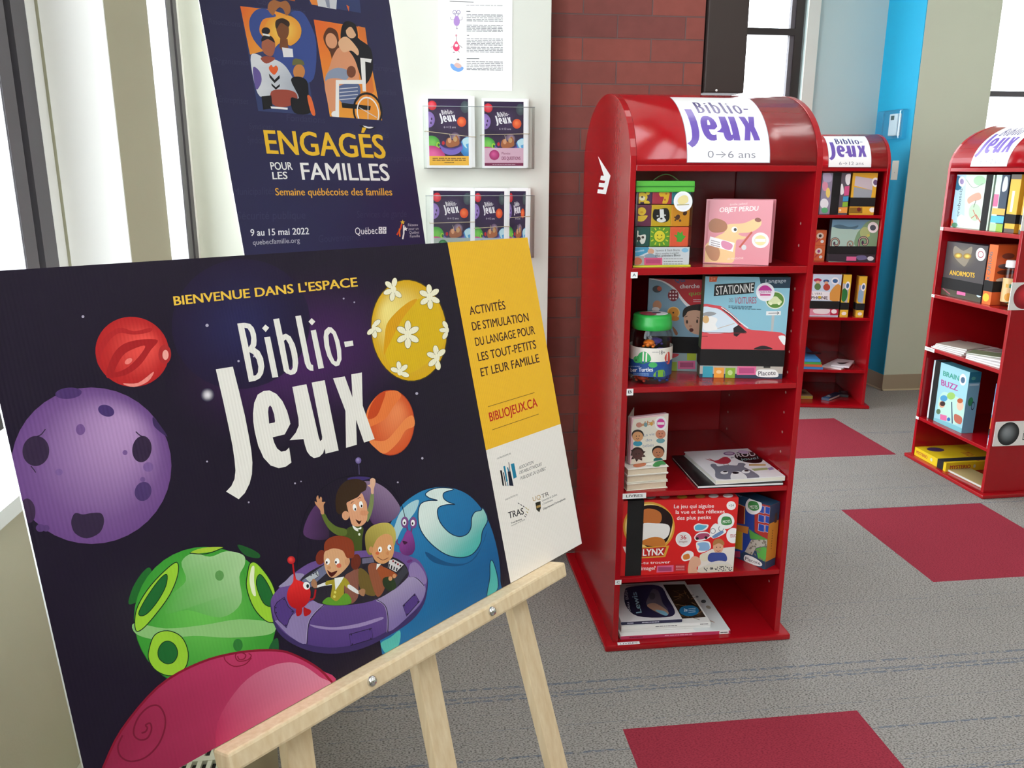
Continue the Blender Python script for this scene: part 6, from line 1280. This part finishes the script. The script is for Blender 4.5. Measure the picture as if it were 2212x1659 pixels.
# --- picture books on the bottom
for lb, quad, z, th, c, sp in (('large white picture book with a pink spine, lowest on the bottom shelf', ((700, 872), (1240, 866), (1500, 1240), (560, 1292)), Z0, .0125, '#ebe9e8', '#c23a62'),
    ('white picture book with a plain spine, second from the bottom of the floor-level pile', ((580, 840), (1120, 832), (1322, 1185), (560, 1225)), Z0+.0131, .008, '#ecebe9', '#e8e6e4'),
    ('white picture book with a dark straw photo and blue seal in the floor-level pile', ((575, 835), (1115, 825), (1325, 1160), (562, 1200)), Z0+.0217, .010, '#eeedeb', '#eceae8'),
    ('dark purple picture book with a sleeping figure on top of the floor-level pile', ((580, 858), (910, 838), (1082, 1132), (560, 1158)), Z0+.0323, .0115, '#e4e2e6', '#262748')):
    t, fr, s_ = volume('picture_book', lb, 'book', quad, C6, z, th, c, sp, True, 'picture books on the bottom shelf')
    if 'pink' in lb:
        A = Art(fr, (0, fr.w, 0, fr.h)); A.px(*C6).poly([(900, 870), (1240, 866), (1500, 1240), (1200, 1250)], '#dfe3e4').ell(1270, 995, 22, 14, '#4a4c50').ell(1312, 1045, 22, 12, '#a8a090', 20).ell(1215, 955, 12, 8, '#6a6a70').stroke([(1325, 1160), (1365, 1175)], 5, '#a06a50'); A.build('printed_cover', getattr(fr, 'body', t), INKG)
        A = Art(s_, (0, s_.w, 0, th)); A.aff(uvv).rect(.001, .001, s_.w-.001, th-.001, '#c23a62').rect(s_.w*.90, .001, s_.w*.985, th-.001, '#f0f0f0').lines(s_.w*.91, s_.w*.975, [th*.5], .003, '#4a4a4a', 0, 2).lines(s_.w*.4, s_.w*.65, [th*.5], .003, '#e8b0c0', 0, 2).lines(s_.w*.08, s_.w*.2, [th*.5], .004, '#7a1c38', 0, 2); A.build('spine_print', s_.body, INK)
    elif 'straw' in lb:
        A = Art(fr, (0, fr.w, 0, fr.h)); A.px(*C6).poly([(600, 850), (1100, 838), (1282, 1118), (700, 1160)], '#3a2c22')
        rr = random.Random(8)
        for i in range(70):
            x, y = rr.uniform(920, 1220), rr.uniform(900, 1120); A.stroke([(x, y), (x+rr.uniform(-90, 90), y+rr.uniform(-40, 40))], 4, rr.choice(['#8a6a44', '#6a5034', '#a8845a', '#241a14']))
        A.ell(1140, 1065, 84, 46, '#1f74a8').text('2e', (1095, 1072), (1125, 1070), 24, '#e8f0f4', .04).lines(1135, 1195, [1050, 1065, 1080], 5, '#d0e4f0', -.1, 3); A.build('printed_cover', getattr(fr, 'body', t), INKG)
        A = Art(s_, (0, s_.w, 0, th)); A.aff(uvv).rect(.001, .001, s_.w-.001, th-.001, '#eceae8').lines(s_.w*.38, s_.w*.62, [th*.5], .0022, '#5a5a60', 0, 2).lines(s_.w*.88, s_.w*.97, [th*.5], .003, '#5a5a60', 0, 2); A.build('spine_print', s_.body, INK)
    elif 'purple' in lb:
        A = Art(fr, (0, fr.w, 0, fr.h)); A.px(*C6).blob([(590, 900), (640, 860), (880, 850), (960, 960), (1020, 1080), (940, 1120), (700, 1110), (600, 1020)], '#34325a', g=('#262440', (900, 860), (800, 1100)))
        A.text('Beu Bibi', (640, 1070), (610, 890), (-24, 4), '#d8d8e4').text('Lewis', (735, 1080), (690, 905), (-46, 6), '#9ac4d4', .02).blob([(775, 1010), (800, 930), (830, 880), (880, 900), (915, 1000), (960, 1060), (930, 1105), (860, 1070)], '#6a6270').blob([(780, 1020), (850, 1000), (960, 1070), (940, 1105), (850, 1070)], '#b8907a').blob([(850, 1060), (920, 1065), (960, 1095), (930, 1105)], '#7ab0c8').ell(825, 940, 26, 30, '#4a4650')
        A.build('printed_cover', getattr(fr, 'body', t), INKG)
        A = Art(s_, (0, s_.w, 0, th)); A.aff(uvv).rect(.001, .001, s_.w-.001, th-.001, '#262748').lines(s_.w*.34, s_.w*.62, [th*.5], .003, '#c8c8d8', 0, 2).lines(s_.w*.1, s_.w*.2, [th*.5], .003, '#c8c8d8', 0, 2); A.build('spine_print', s_.body, INK)

# ------------------------------------------------------------------ bookcase at the back
K1 = (1700, 250, .1808); K2 = (1700, 540, .21703); G2 = 'games in the back bookcase'; C2 = (B2L, r2)
s1, s2, s3, s4, s5 = 1.095, .836, .526, .222, .018
t, fr = carton('board_game', 'grey word game box with a vertical strap, top shelf of the back bookcase', 'game box', K1, (380, 1170), (725, 1178), (432, 683), s1, .045, '#4a4a52', G2, case=C2)
A = art_on(fr, fr.w, fr.h, '#5a5862', K1); A.poly([(380, 1175), (435, 680), (560, 680), (510, 1175)], '#8f8aa0').ell(455, 840, 34, 60, '#d890a8').ell(490, 920, 26, 60, '#e8d070').ell(445, 1050, 50, 60, '#e4e6ec').ell(450, 1130, 40, 34, '#58b078').blob([(430, 700), (520, 690), (530, 780), (450, 790)], '#b0a8c4')
A.blob([(705, 710), (760, 700), (765, 780), (730, 830), (700, 790)], '#e8eaec').blob([(645, 830), (665, 820), (680, 920), (640, 940)], '#e8eaec').poly([(690, 845), (748, 840), (740, 950), (680, 955)], '#d0588a').poly([(672, 965), (748, 962), (742, 1020), (666, 1024)], '#3a98c8').poly([(666, 1032), (740, 1028), (735, 1085), (660, 1088)], '#86b83c').poly([(615, 1095), (732, 1092), (726, 1160), (612, 1160)], '#e8a04a').ell(635, 1128, 14, 14, '#f0d8b8')
A.build('printed_front', getattr(fr, 'body', t), INKG); vstrap(t, fr, v(fr, K1, 530, 930)[0], v(fr, K1, 630, 930)[0])
t, fr = carton('board_game', 'yellow photo game box with a horizontal strap, top shelf of the back bookcase', 'game box', K1, (738, 1165), (1042, 1192), (782, 683), s1, .05, '#c8922c', G2, case=C2)
A = art_on(fr, fr.w, fr.h, '#e0b03a', K1); A.poly([(820, 720), (1030, 755), (1020, 890), (805, 835)], '#c4bcc4').poly([(800, 850), (1020, 890), (1000, 1000), (790, 980)], '#9aa4ac').ell(1058, 795, 44, 56, '#eef0f0').ell(1058, 797, 28, 32, '#6a5a80').rect(730, 1095, 900, 1165, '#8a6a2a').ell(860, 1120, 24, 26, '#6a2a2a').ell(1020, 1125, 36, 30, '#f0eee6')
A.build('printed_front', getattr(fr, 'body', t), INKG); hstrap(t, fr, v(fr, K1, 900, 1085)[1], v(fr, K1, 900, 978)[1])
for i, (y0, y1, lb) in enumerate((((0, 105, 'lower of the two small orange card boxes on the second shelf at the back'), ) if False else ((105, 5, 'lower of two small orange card boxes on the second shelf at the back'), (0, -95, 'upper of two small orange card boxes on the second shelf at the back')))):
    ox, oy, k = K2; z = s2 if i == 0 else zt2
    P = onz(ox+282*k, oy+107*k, s2); Q = onz(ox+368*k, oy+108*k, s2); a = (Q-P).normalized(); n = a.cross(Vector((0, 0, 1)))
    hh = .085; zt2 = s2+hh+.001
    t = thing('card_game', lb, 'game box', (P.x, P.y, z), 'small orange card boxes'); m = mat('card_d86a3a', '#d86a3a', .5)
    o = Vector((P.x, P.y, z+.0006)); wq = (Q-P).length; o = o-a*.02
    box('box_body', o, a*(wq+.02), -n*.06, (0, 0, hh), m, t, .001); fr = Fr(o+n*.0002, a, (0, 0, 1)); A = art_on(fr, wq+.02, hh, '#dc7040'); W2 = wq+.02
    A.ell(W2*.5, hh*.62, W2*.28, hh*.2, '#f0e0d0').ell(W2*.5, hh*.62, W2*.12, hh*.1, '#3a3430' if i else '#b04a8a').ell(W2*.7, hh*.25, W2*.14, hh*.1, '#f0f0ee').stroke([(W2*.2, hh*.2), (W2*.5, hh*.45)], .006, '#c83a4a'); A.build('printed_front', t, INK)
t, fr = carton('board_game', 'sea monster game box with curling tentacles on the second shelf at the back', 'game box', K2, (415, 112), (888, 126), (446, -303), s2, .05, '#2a2c34', G2, case=C2)
A = art_on(fr, fr.w, fr.h, '#a8c8bc', K1); A.poly([(500, 1230), (1150, 1230), (1150, 1330), (820, 1360), (540, 1330)], '#6a98b0').blob([(560, 1320), (640, 1300), (760, 1330), (860, 1310), (820, 1350), (640, 1350)], '#4a7080').blob([(830, 1560), (840, 1420), (900, 1340), (980, 1260), (1130, 1250), (1120, 1560)], '#7aa07c').ell(940, 1400, 60, 70, '#a8b87c').ell(980, 1430, 18, 14, '#c8c060')
for cx, cy_, r_, c1 in ((590, 1520, 58, '#4a3446'), (770, 1535, 38, '#5a3a3c'), (930, 1510, 62, '#4a2f50')):
    sp_ = [(cx+r_*(1-k_*.075)*math.cos(-2.8+k_*.62), cy_+r_*1.1*(1-k_*.075)*math.sin(-2.8+k_*.62)) for k_ in range(12)]
    A.stroke([(cx-r_*1.1, cy_+70), (cx-r_, cy_+25)]+sp_, r_*.42, c1, True).stroke([(cx-r_*1.05, cy_+70)]+sp_[:9], r_*.14, '#cdbb9c', True)
A.ell(1035, 1335, 62, 66, '#eef0f0').ell(1035, 1338, 36, 34, '#4a5a62').rect(480, 1560, 1150, 1660, '#24262c'); A.px(*K2).poly([(415, 40), (890, 45), (888, 128), (412, 112)], '#34363e').poly([(600, 65), (698, 66), (694, 108), (596, 106)], '#d86a98').ell(838, 85, 32, 22, '#dce4e8').blob([(700, 60), (780, 55), (800, 90), (720, 100)], '#6a6a90')
A.build('printed_front', getattr(fr, 'body', t), INKG); hstrap(t, fr, v(fr, K2, 650, 42)[1], v(fr, K1, 800, 1562)[1])
t, fr = carton('board_game', 'white game box with two cartoon hatted figures on the third shelf at the back', 'game box', K2, (222, 637), (516, 648), (256, 240), s3, .05, '#c83a4a', G2, case=C2)
A = art_on(fr, fr.w, fr.h, '#c4d8ea', K2); A.ell(305, 300, 40, 18, '#b83a5a').ell(308, 325, 22, 20, '#e0b494').ell(305, 365, 32, 34, '#5a7a4a').ell(390, 310, 30, 16, '#3a5a8a').ell(392, 330, 20, 18, '#d8a888').ell(395, 370, 34, 34, '#b84a3a').blob([(430, 420), (500, 340), (545, 380), (530, 500), (430, 500)], '#d89a4a').poly([(235, 410), (425, 415), (425, 500), (230, 495)], '#ecebf0').text('PHONE', (240, 490), (405, 492), 32, '#5a4a50', .03).text('L VERS', (250, 445), (350, 446), 20, '#5a4a50').ell(325, 470, 14, 14, '#d8b82a').ell(480, 308, 38, 36, '#eef0f4').ell(480, 308, 26, 20, '#3a6a9a').rect(215, 580, 520, 650, '#d88aa0').blob([(270, 590), (420, 590), (400, 635), (280, 630)], '#e8e0e4').rect(430, 585, 520, 650, '#b8304a').ell(468, 612, 28, 22, '#f0f0f2')
A.build('printed_front', getattr(fr, 'body', t), INKG); hstrap(t, fr, v(fr, K2, 370, 585)[1], v(fr, K2, 370, 508)[1])
for (bl, br, tl, lb, c) in (((522, 643), (612, 655), (552, 245), 'narrow yellow game box beside the white one on the back bookcase', '#2a7a44'), ((682, 655), (766, 668), (708, 262), 'narrow yellow game box at the right end of the third shelf at the back', '#8ab0cc')):
    t, fr = carton('board_game', lb, 'game box', K2, bl, br, tl, s3, .06, '#cf9630', G2, case=C2)
    A = art_on(fr, fr.w, fr.h, '#e4bc3e'); ww, hh = fr.w, fr.h
    A.poly([(0, hh*.42), (ww*.75, hh*.30), (ww*.8, hh*.75), (0, hh*.8)], '#b8b4b8').ell(ww*.3, hh*.52, ww*.4, hh*.16, c).ell(ww*.6, hh*.74, ww*.3, hh*.10, '#eef0f4').ell(ww*.6, hh*.74, ww*.18, hh*.06, '#3a6a9a').ell(ww*.5, hh*.08, ww*.3, hh*.04, '#f0eee8'); A.build('printed_front', getattr(fr, 'body', t), INKG)
    box('dark_lid_edge', fr.P(.002, fr.h, -.012), fr.a*(fr.w-.004), -fr.n*.04, (0, 0, .001), mat('card_3a3428', '#3a3428', .5), t)
    hstrap(t, fr, fr.h*.17, fr.h*.34)
for i, (c, lb) in enumerate((('#3a80c0', 'lowest blue book in the stack on the fourth shelf at the back'), ('#d0643a', 'orange book in the stack on the fourth shelf at the back'), ('#4aa04a', 'green book in the stack on the fourth shelf at the back'), ('#3f8fd0', 'blue book with a dark animal on top of the back bookcase stack'))):
    volume('picture_book', lb, 'book', ((178, 1095-i*18-70), (412, 1100-i*18-70), (372, 1178-i*18), (170, 1172-i*18)), K2, s4+i*.0145, .0142, c, c, True, 'blue books in the back bookcase')
A = Art(Fr(onz(1700+300*.21703, 540+1055*.21703, s4+.0585), (1, 0, 0), (0, 1, 0))); A.aff(uvv).ell(0, 0, .045, .03, '#2a3442')
tb = A.build('cover_picture', bpy.data.objects[[o.name for o in COL.objects if o.get('label', '').startswith('blue book with a dark animal')][0]], INKG)
for i, (quad, c, lb) in enumerate(((((490, 1105), (650, 1110), (640, 1195), (440, 1165)), '#d8d6da', 'lower white magazine on the fourth shelf at the back'), (((550, 1090), (690, 1095), (690, 1165), (510, 1145)), '#e4e2e8', 'upper white magazine with a black drawing on the fourth shelf at the back'))):
    t, fr, s_ = volume('magazine', lb, 'magazine', quad, K2, s4+i*.0085, .008, c, '#ecebef', True, 'magazines in the back bookcase')
    if i: A = Art(fr); A.aff(uvv).blob([(fr.w*.2, fr.h*.4), (fr.w*.5, fr.h*.5), (fr.w*.8, fr.h*.7), (fr.w*.6, fr.h*.3), (fr.w*.4, fr.h*.25)], '#3a363c'); A.build('printed_cover', getattr(fr, 'body', t), INKG)
for i, (quad, c, th, lb) in enumerate((((( 135, 1385), (298, 1390), (258, 1452), (120, 1450)), '#a89a78', .02, 'small tan book with a yellow spine at the bottom of the back bookcase'), (((365, 1412), (470, 1410), (420, 1480), (345, 1465)), '#2a3a5a', .016, 'small blue and white game box at the bottom of the back bookcase'), (((610, 1398), (690, 1405), (680, 1445), (590, 1438)), '#2e3036', .016, 'small dark game box at the bottom right of the back bookcase'))):
    t, fr, s_ = volume('small_box', lb, 'game box' if i else 'book', quad, K2, s5, th, c, '#b0a040' if i == 0 else c)
    A = Art(fr); A.aff(uvv)
    if i == 0: A.ell(fr.w*.5, fr.h*.5, fr.w*.3, fr.h*.2, '#5a5444')
    if i == 1: A.ell(fr.w*.3, fr.h*.3, fr.w*.12, fr.h*.12, '#e4e8ec').ell(fr.w*.55, fr.h*.3, fr.w*.1, fr.h*.1, '#d8dce4').rect(fr.w*.2, fr.h*.02, fr.w*.9, fr.h*.14, '#3a78b8')
    if i == 2: A.ell(fr.w*.5, fr.h*.6, fr.w*.3, fr.h*.2, '#6a707a')
    A.build('printed_cover', getattr(fr, 'body', t), INKG)

# ------------------------------------------------------------------ bookcase on the right
K3 = (1960, 250, .25926); K4 = (1920, 660, .2591); G3 = 'games in the right-hand bookcase'; C3_ = (B3L, r3)
s1, s2, s3, s4, s5 = 1.089, .788, .546, .209, .018
t, fr = carton('board_game', 'pale green illustrated game box with a vertical strap, top shelf of the right bookcase', 'game box', K3, (310, 912), (618, 942), (345, 490), s1, .05, '#b8d4bc', G3, case=C3_)
A = art_on(fr, fr.w, fr.h, '#c4dcc8', K3); A.poly([(310, 920), (345, 490), (440, 490), (420, 920)], '#a8cce0').ell(370, 560, 40, 60, '#2a6a88').text('proboscis', (380, 835), (410, 605), (-24, -3), '#3a4a50', .01).ell(405, 548, 28, 42, '#e8e8ee').ell(405, 548, 16, 24, '#8a7aa8').ell(400, 870, 34, 50, '#e4ecec').ell(320, 885, 14, 30, '#d0704a').ell(345, 905, 24, 20, '#4a8a6a')
A.blob([(450, 690), (500, 650), (550, 640), (560, 690), (500, 710), (460, 730)], '#d09078').ell(540, 515, 20, 14, '#d8a878').ell(550, 540, 50, 40, '#98c49a').ell(510, 800, 50, 70, '#a8d0a4').stroke([(480, 850), (520, 820), (560, 890)], 9, '#b05a48').stroke([(495, 780), (530, 860)], 7, '#b05a48').stroke([(440, 530), (500, 600), (580, 560)], 6, '#8a9a8a', True).stroke([(500, 760), (520, 700)], 5, '#4a3a3a')
A.build('printed_front', getattr(fr, 'body', t), INKG); u_ = fr.w; vstrap(t, fr, u_*.80, u_*.965)
t, fr = carton('board_game', 'narrow navy and pale green game box with colour squares in the right bookcase', 'game box', K3, (624, 945), (738, 956), (672, 492), s1, .10, '#22344a', G3, case=C3_)
A = art_on(fr, fr.w, fr.h, '#22344c'); ww, hh = fr.w, fr.h
A.rect(0, 0, ww*.42, hh, '#c4e0cc').rect(0, hh*.44, ww*.38, hh*.66, '#d8608c').rect(ww*.02, hh*.30, ww, hh*.41, '#e8a84a').rect(0, hh*.155, ww, hh*.275, '#4ab0d0').rect(0, 0, ww*.5, hh*.14, '#a8d0a0').rect(ww*.5, 0, ww, hh*.14, '#8ab43c').blob([(ww*.55, hh*.72), (ww*.9, hh*.75), (ww*.85, hh*.95), (ww*.6, hh*.95)], '#c4ccd0'); A.build('printed_front', getattr(fr, 'body', t), INKG)
for bl, br, tl, lb in (((742, 956), (832, 966), (790, 488), 'left one of two upright yellow boxes, top shelf of the right bookcase'), ((862, 962), (915, 968), (908, 492), 'right one of two upright yellow boxes, top shelf of the right bookcase')):
    t, fr = carton('board_game', lb, 'game box', K3, bl, br, tl, s1, .10, '#d8a830', 'upright yellow boxes', case=C3_); ww, hh = fr.w, fr.h
    A = art_on(fr, ww, hh, '#dfae36'); A.rect(0, hh*.92, ww, hh, '#5a5048').rect(0, 0, ww, hh*.07, '#5a5048').rect(ww*.3, hh*.36, ww*.55, hh*.72, '#ece8dc'); A.build('printed_front', getattr(fr, 'body', t), INKG); hstrap(t, fr, hh*.16, hh*.32)
t, fr = carton('board_game', 'dark owl game box with glowing yellow eyes in the right bookcase', 'game box', K3, (242, 1466), (574, 1545), (266, 1036), s2, .06, '#3a3440', G3, case=C3_)
A = art_on(fr, fr.w, fr.h, '#4c4648', K3); A.ell(430, 1170, 130, 120, '#4c4648', 0, '#6e665a').blob([(360, 1080), (430, 1120), (500, 1085), (490, 1160), (450, 1240), (420, 1240), (350, 1160)], '#8a8070').ell(388, 1160, 34, 24, '#8a6a2a', 0, '#f0d060').ell(462, 1165, 34, 24, '#8a6a2a', 0, '#f0d060').text('ANORMOTS', (315, 1318), (520, 1342), (3, -38), '#e4b42c', .03).ell(572, 1150, 40, 54, '#eef0f0').ring(572, 1150, 24, 30, .25, '#a04050')
A.poly([(240, 1430), (600, 1480), (580, 1560), (235, 1480)], '#4a4638').poly([(378, 1440), (448, 1450), (445, 1492), (375, 1480)], '#d86aa0').ell(558, 1485, 20, 20, '#c8dce8').stroke([(260, 1430), (320, 1480)], 8, '#a85a6a')
A.build('printed_front', getattr(fr, 'body', t), INKG); hstrap(t, fr, v(fr, K3, 400, 1456)[1], v(fr, K3, 400, 1362)[1])
t, fr = carton('board_game', 'orange game box with lettered spine beside the owl box', 'game box', K3, (578, 1549), (656, 1562), (624, 1062), s2, .16, '#d8622a', G3, case=C3_, dep=.03); ww, hh = fr.w, fr.h
A = art_on(fr, ww, hh, '#e06c30', K3); A.text('DIX CARTONS', (640, 1400), (672, 1130), (-26, -4), '#5a6a70', .03); A.px(*K3).ell(615, 1505, 26, 34, '#e8c23a'); A.build('printed_spine', getattr(fr, 'body', t), INKG); hstrap(t, fr, hh*.22, hh*.40)
sf_ = side_frame(fr); A = Art(sf_, (0, .16, 0, hh)); A.aff(uvv).ell(.05, hh*.82, .028, .012, '#8a4a3a').ell(.06, hh*.65, .05, .012, '#5a4a4a').ell(.05, hh*.55, .04, .010, '#6a3a2a').ell(.05, hh*.42, .04, .010, '#c8b8a8'); A.build('printed_side', getattr(fr, 'body', t), INKG)
p = onz(1960+770*.25926, 250+1582*.25926, s2); rj = .030; d_ = Vector((p.x, p.y, 0)).normalized(); c = Vector((p.x, p.y-.046, s2+.0006))+d_*rj
jt = thing('toy_jar', 'small clear jar with a white cap and colour tiles in the right bookcase', 'jar', c); hj = hit(1960+810*.25926, 250+1205*.25926, c, _f*Vector((1, 1, 0))).z-c.z
jb_ = lathe('jar_body', c, [(0, .001), (rj*.9, .001), (rj, .006), (rj, hj-.035), (rj*.92, hj-.028)], VINYL, jt, 28)
lathe('cap', c, [(rj*.98, hj-.028), (rj*.98, hj-.006), (rj*.9, hj), (0, hj)], WHITE, jt, 28)
cy = Cyl(c, rj); A = Art(cy, None, .0006); A.aff(uvv)
for i in range(10): A.rect(-.05+.01*i, .02, -.04+.01*i, hj*.62, '#e4c48a')
for i, cc in enumerate(('#d8a82a', '#3a8a6a', '#2a6ab8')): A.rect(-.018+i*.013, hj*.42, -.008+i*.013, hj*.50, cc)
A.ell(-.004, hj*.22, .014, .016, '#d8982a'); A.build('label_wrap', jb_, INK)
for i in range(5):
    a = i*1.3; tt = box('game_tile', c+Vector((rj*.3*math.cos(a)-.007, rj*.3*math.sin(a)-.007, .004+i*.008)), (.014, 0, 0), (0, .014, 0), (0, 0, .006), mat('tile_'+('d8a82a', '3a8a6a', '2a6ab8', 'b8402a', 'e0d8c8')[i], '#'+('d8a82a', '3a8a6a', '2a6ab8', 'b8402a', 'e0d8c8')[i], .4), None, .001)
    tag(tt, ('yellow', 'green', 'blue', 'red', 'cream')[i]+' tile inside the small jar with the white cap', 'game tile', 'tiles in the small jar')
for i in range(4):
    volume('magazine', ('lowest', 'second lowest', 'second highest', 'topmost')[i]+' magazine of the pile at the far end of the right bookcase', 'magazine', ((545-i*4, 300), (800, 350), (530+i*3, 413-i*16), (280+i*2, 340-i*9)), K4, s3+i*.0066, .0063, ('#e0dedc', '#d4d2d0', '#e4e2e0', '#b8b4a8')[i], '#eeeeee', True, 'magazines in the right bookcase')
for i in range(4):
    volume('magazine', ('lowest', 'second lowest', 'second highest', 'topmost')[i]+' magazine of the pile at the near end of the right bookcase', 'magazine', ((730, 395-i*6), (1090, 450-i*8), (905, 522-i*30), (590+i*10, 432-i*14)), K4, s3+i*.0074, .0071, ('#e6e4e2', '#d8d8da', '#e8e6e4', '#7a8a6a')[i], '#f0f0f0', True, 'magazines in the right bookcase')
t, fr = carton('board_game', 'teal crafting game box with a vertical strap on the fourth shelf at right', 'game box', K4, (308, 918), (600, 1066), (378, 452), s4, .055, '#4a9ab0', G3, case=C3_)
A = art_on(fr, fr.w, fr.h, '#9cd0dc', K4); A.poly([(300, 930), (378, 450), (400, 460), (325, 930)], '#e0e4e8').text('BRAIN', (445, 580), (575, 625), (2, -40), '#3a9a8a', .04).text('BUZZ', (430, 660), (565, 710), (0, -48), '#b04a98', .04).ell(608, 615, 28, 48, '#eef0f4').ell(608, 618, 18, 26, '#4a6a88').blob([(440, 720), (520, 740), (600, 790), (620, 900), (560, 990), (430, 920), (400, 820)], '#b8e0d4').ell(510, 750, 34, 30, '#9ac86a').ell(450, 770, 30, 26, '#4a9ac8').ell(435, 820, 24, 28, '#d8a080').ell(440, 815, 22, 20, '#3a2a28').ell(585, 830, 28, 42, '#e8c0a8').ell(585, 790, 24, 20, '#b8603a').stroke([(515, 800), (520, 980)], 9, '#2a4a6a').poly([(420, 900), (475, 915), (472, 960), (418, 945)], '#d870a0').ell(490, 945, 14, 16, '#2a6ab0').blob([(540, 900), (600, 930), (590, 985), (540, 960)], '#b86a58').blob([(370, 930), (600, 1020), (600, 1060), (370, 960)], '#78bcc8').ell(405, 880, 18, 22, '#5a7a5a')
A.build('printed_front', getattr(fr, 'body', t), INKG); vstrap(t, fr, fr.w*.05, fr.w*.20)
sf_ = side_frame(fr); A = Art(sf_, (0, .055, 0, fr.h)); A.aff(uvv).rect(0, 0, .055, fr.h, '#7ab0c8').rect(0, fr.h*.83, .055, fr.h, '#2a7a94').ell(.02, fr.h*.9, .01, .008, '#5ab0a8').ell(.022, fr.h*.52, .012, .02, '#3a9a6a').ring(.036, fr.h*.45, .008, .02, .3, '#2a4a6a').rect(.005, fr.h*.78, .05, fr.h*.81, '#b8d8e4'); A.build('printed_side', getattr(fr, 'body', t), INKG)
t, fr = carton('board_game', 'blue and orange game box at the near end of the fourth shelf at right', 'game box', K4, (806, 1150), (862, 1172), (836, 628), s4, .10, '#3a6a94', G3, case=C3_); ww, hh = fr.w, fr.h
A = art_on(fr, ww, hh, '#5a88b4'); A.rect(0, hh*.2, ww, hh*.45, '#d8783a').rect(0, hh*.5, ww*.6, hh*.7, '#a8c0d4').ell(ww*.5, hh*.6, ww*.3, hh*.08, '#c84a5a').rect(0, 0, ww, hh*.12, '#c8d0d8'); A.build('printed_front', getattr(fr, 'body', t), INKG); hstrap(t, fr, hh*.17, hh*.27)
# yellow game lying in the bottom, its near end facing the camera, a book in front of that end
ox, oy, k = K4; nn = Vector((math.sin(r3), -math.cos(r3), 0)); p0 = Vector((B3L[0], B3L[1], 0))-nn*0.004
p = hit(ox+192*k, oy+1252*k, p0, nn); q = hit(ox+452*k, oy+1372*k, p0, nn); p.z = q.z = s5+.0006
a = q-p; w = a.length; an = a.normalized(); n = an.cross(Vector((0, 0, 1))); dd = .33; hh = .040
t = thing('board_game', 'yellow mystery game box lying in the bottom of the right bookcase with a black strap', 'game box', p+a/2-n*dd/2)
bo = box('box_body', p, a, -n*dd, (0, 0, hh), mat('card_e0c020', '#e0c020', .45), t, .0015)
fr = Fr(p+n*.0002, an, (0, 0, 1)); fr.w, fr.h, fr.d = w, hh, dd
A = art_on(fr, w, hh, '#e0c222'); A.text('MYSTERIO', (w*.06, .013), (w*.42, .013), (0, .014), '#a8322a', .04).ell(w*.55, .02, .008, .008, '#c8c8a8'); A.build('printed_front', bo, INKG)
tf = top_frame(fr); A = Art(tf, (0, w, 0, dd)); A.aff(uvv).rect(0, 0, w, dd, '#e4c826').ell(w*.22, .07, .030, .04, '#3a3a6a').text('MYSTERIO', (w*.45, .16), (w*.98, .16), (0, .06), '#a8322a', .05).rect(w*.1, .2, w*.9, .31, '#d0b020'); A.build('printed_top', bo, INKG)
sf_ = side_frame(fr); A = Art(sf_, (0, dd, 0, hh)); A.aff(uvv).rect(0, 0, dd, hh, '#dcbe22').text('MYSTERIO', (.02, .012), (.12, .012), (0, .016), '#a8322a', .05).ell(.14, .02, .006, .008, '#c8c8a8'); A.build('printed_side', bo, INKG)
vstrap(t, fr, w*.74, w*.92)
volume('picture_book', 'tan picture book lying in front of the near end of the yellow mystery box', 'book', ((640, 1345), (860, 1440), (785, 1508), (470, 1352)), K4, s5, .012, '#b0a070', '#d0d4d8')

# ------------------------------------------------------------------ keep every shelf thing within its compartment
def settle(L, ro, only):
    ca, sa = math.cos(ro), math.sin(ro)
    for o in list(COL.objects):
        if o.parent or o.get('category') in (None, 'bookcase') or (o.location-Vector((L[0], L[1], o.location.z))).length > 0.75 or o.location.z > 1.33: continue
        pts = []; st = [(o, Vector((0, 0, 0)))]
        while st:
            c, off = st.pop(); w = off+c.location
            if c.type == 'MESH': pts += [v.co+w for v in c.data.vertices]
            st += [(k_, w) for k_ in c.children]
        if not pts: continue
        lx = [(p.x-L[0])*ca+(p.y-L[1])*sa for p in pts]; ly = [-(p.x-L[0])*sa+(p.y-L[1])*ca for p in pts]
        if abs(max(lx)+min(lx))/2 > .4 or not -.25 < (max(ly)+min(ly))/2 < .6: continue
        dx = max(0, -.2335-min(lx))-max(0, max(lx)-.2335); dy = max(0, .003-min(ly))-max(0, max(ly)-.527)
        if dx or dy: o.location = o.location+Vector((dx*ca-dy*sa, dx*sa+dy*ca, 0))
bpy.context.view_layer.update()
for L, ro in ((B1L, 0.0), (B2L, r2), (B3L, r3)): settle(L, ro, None)
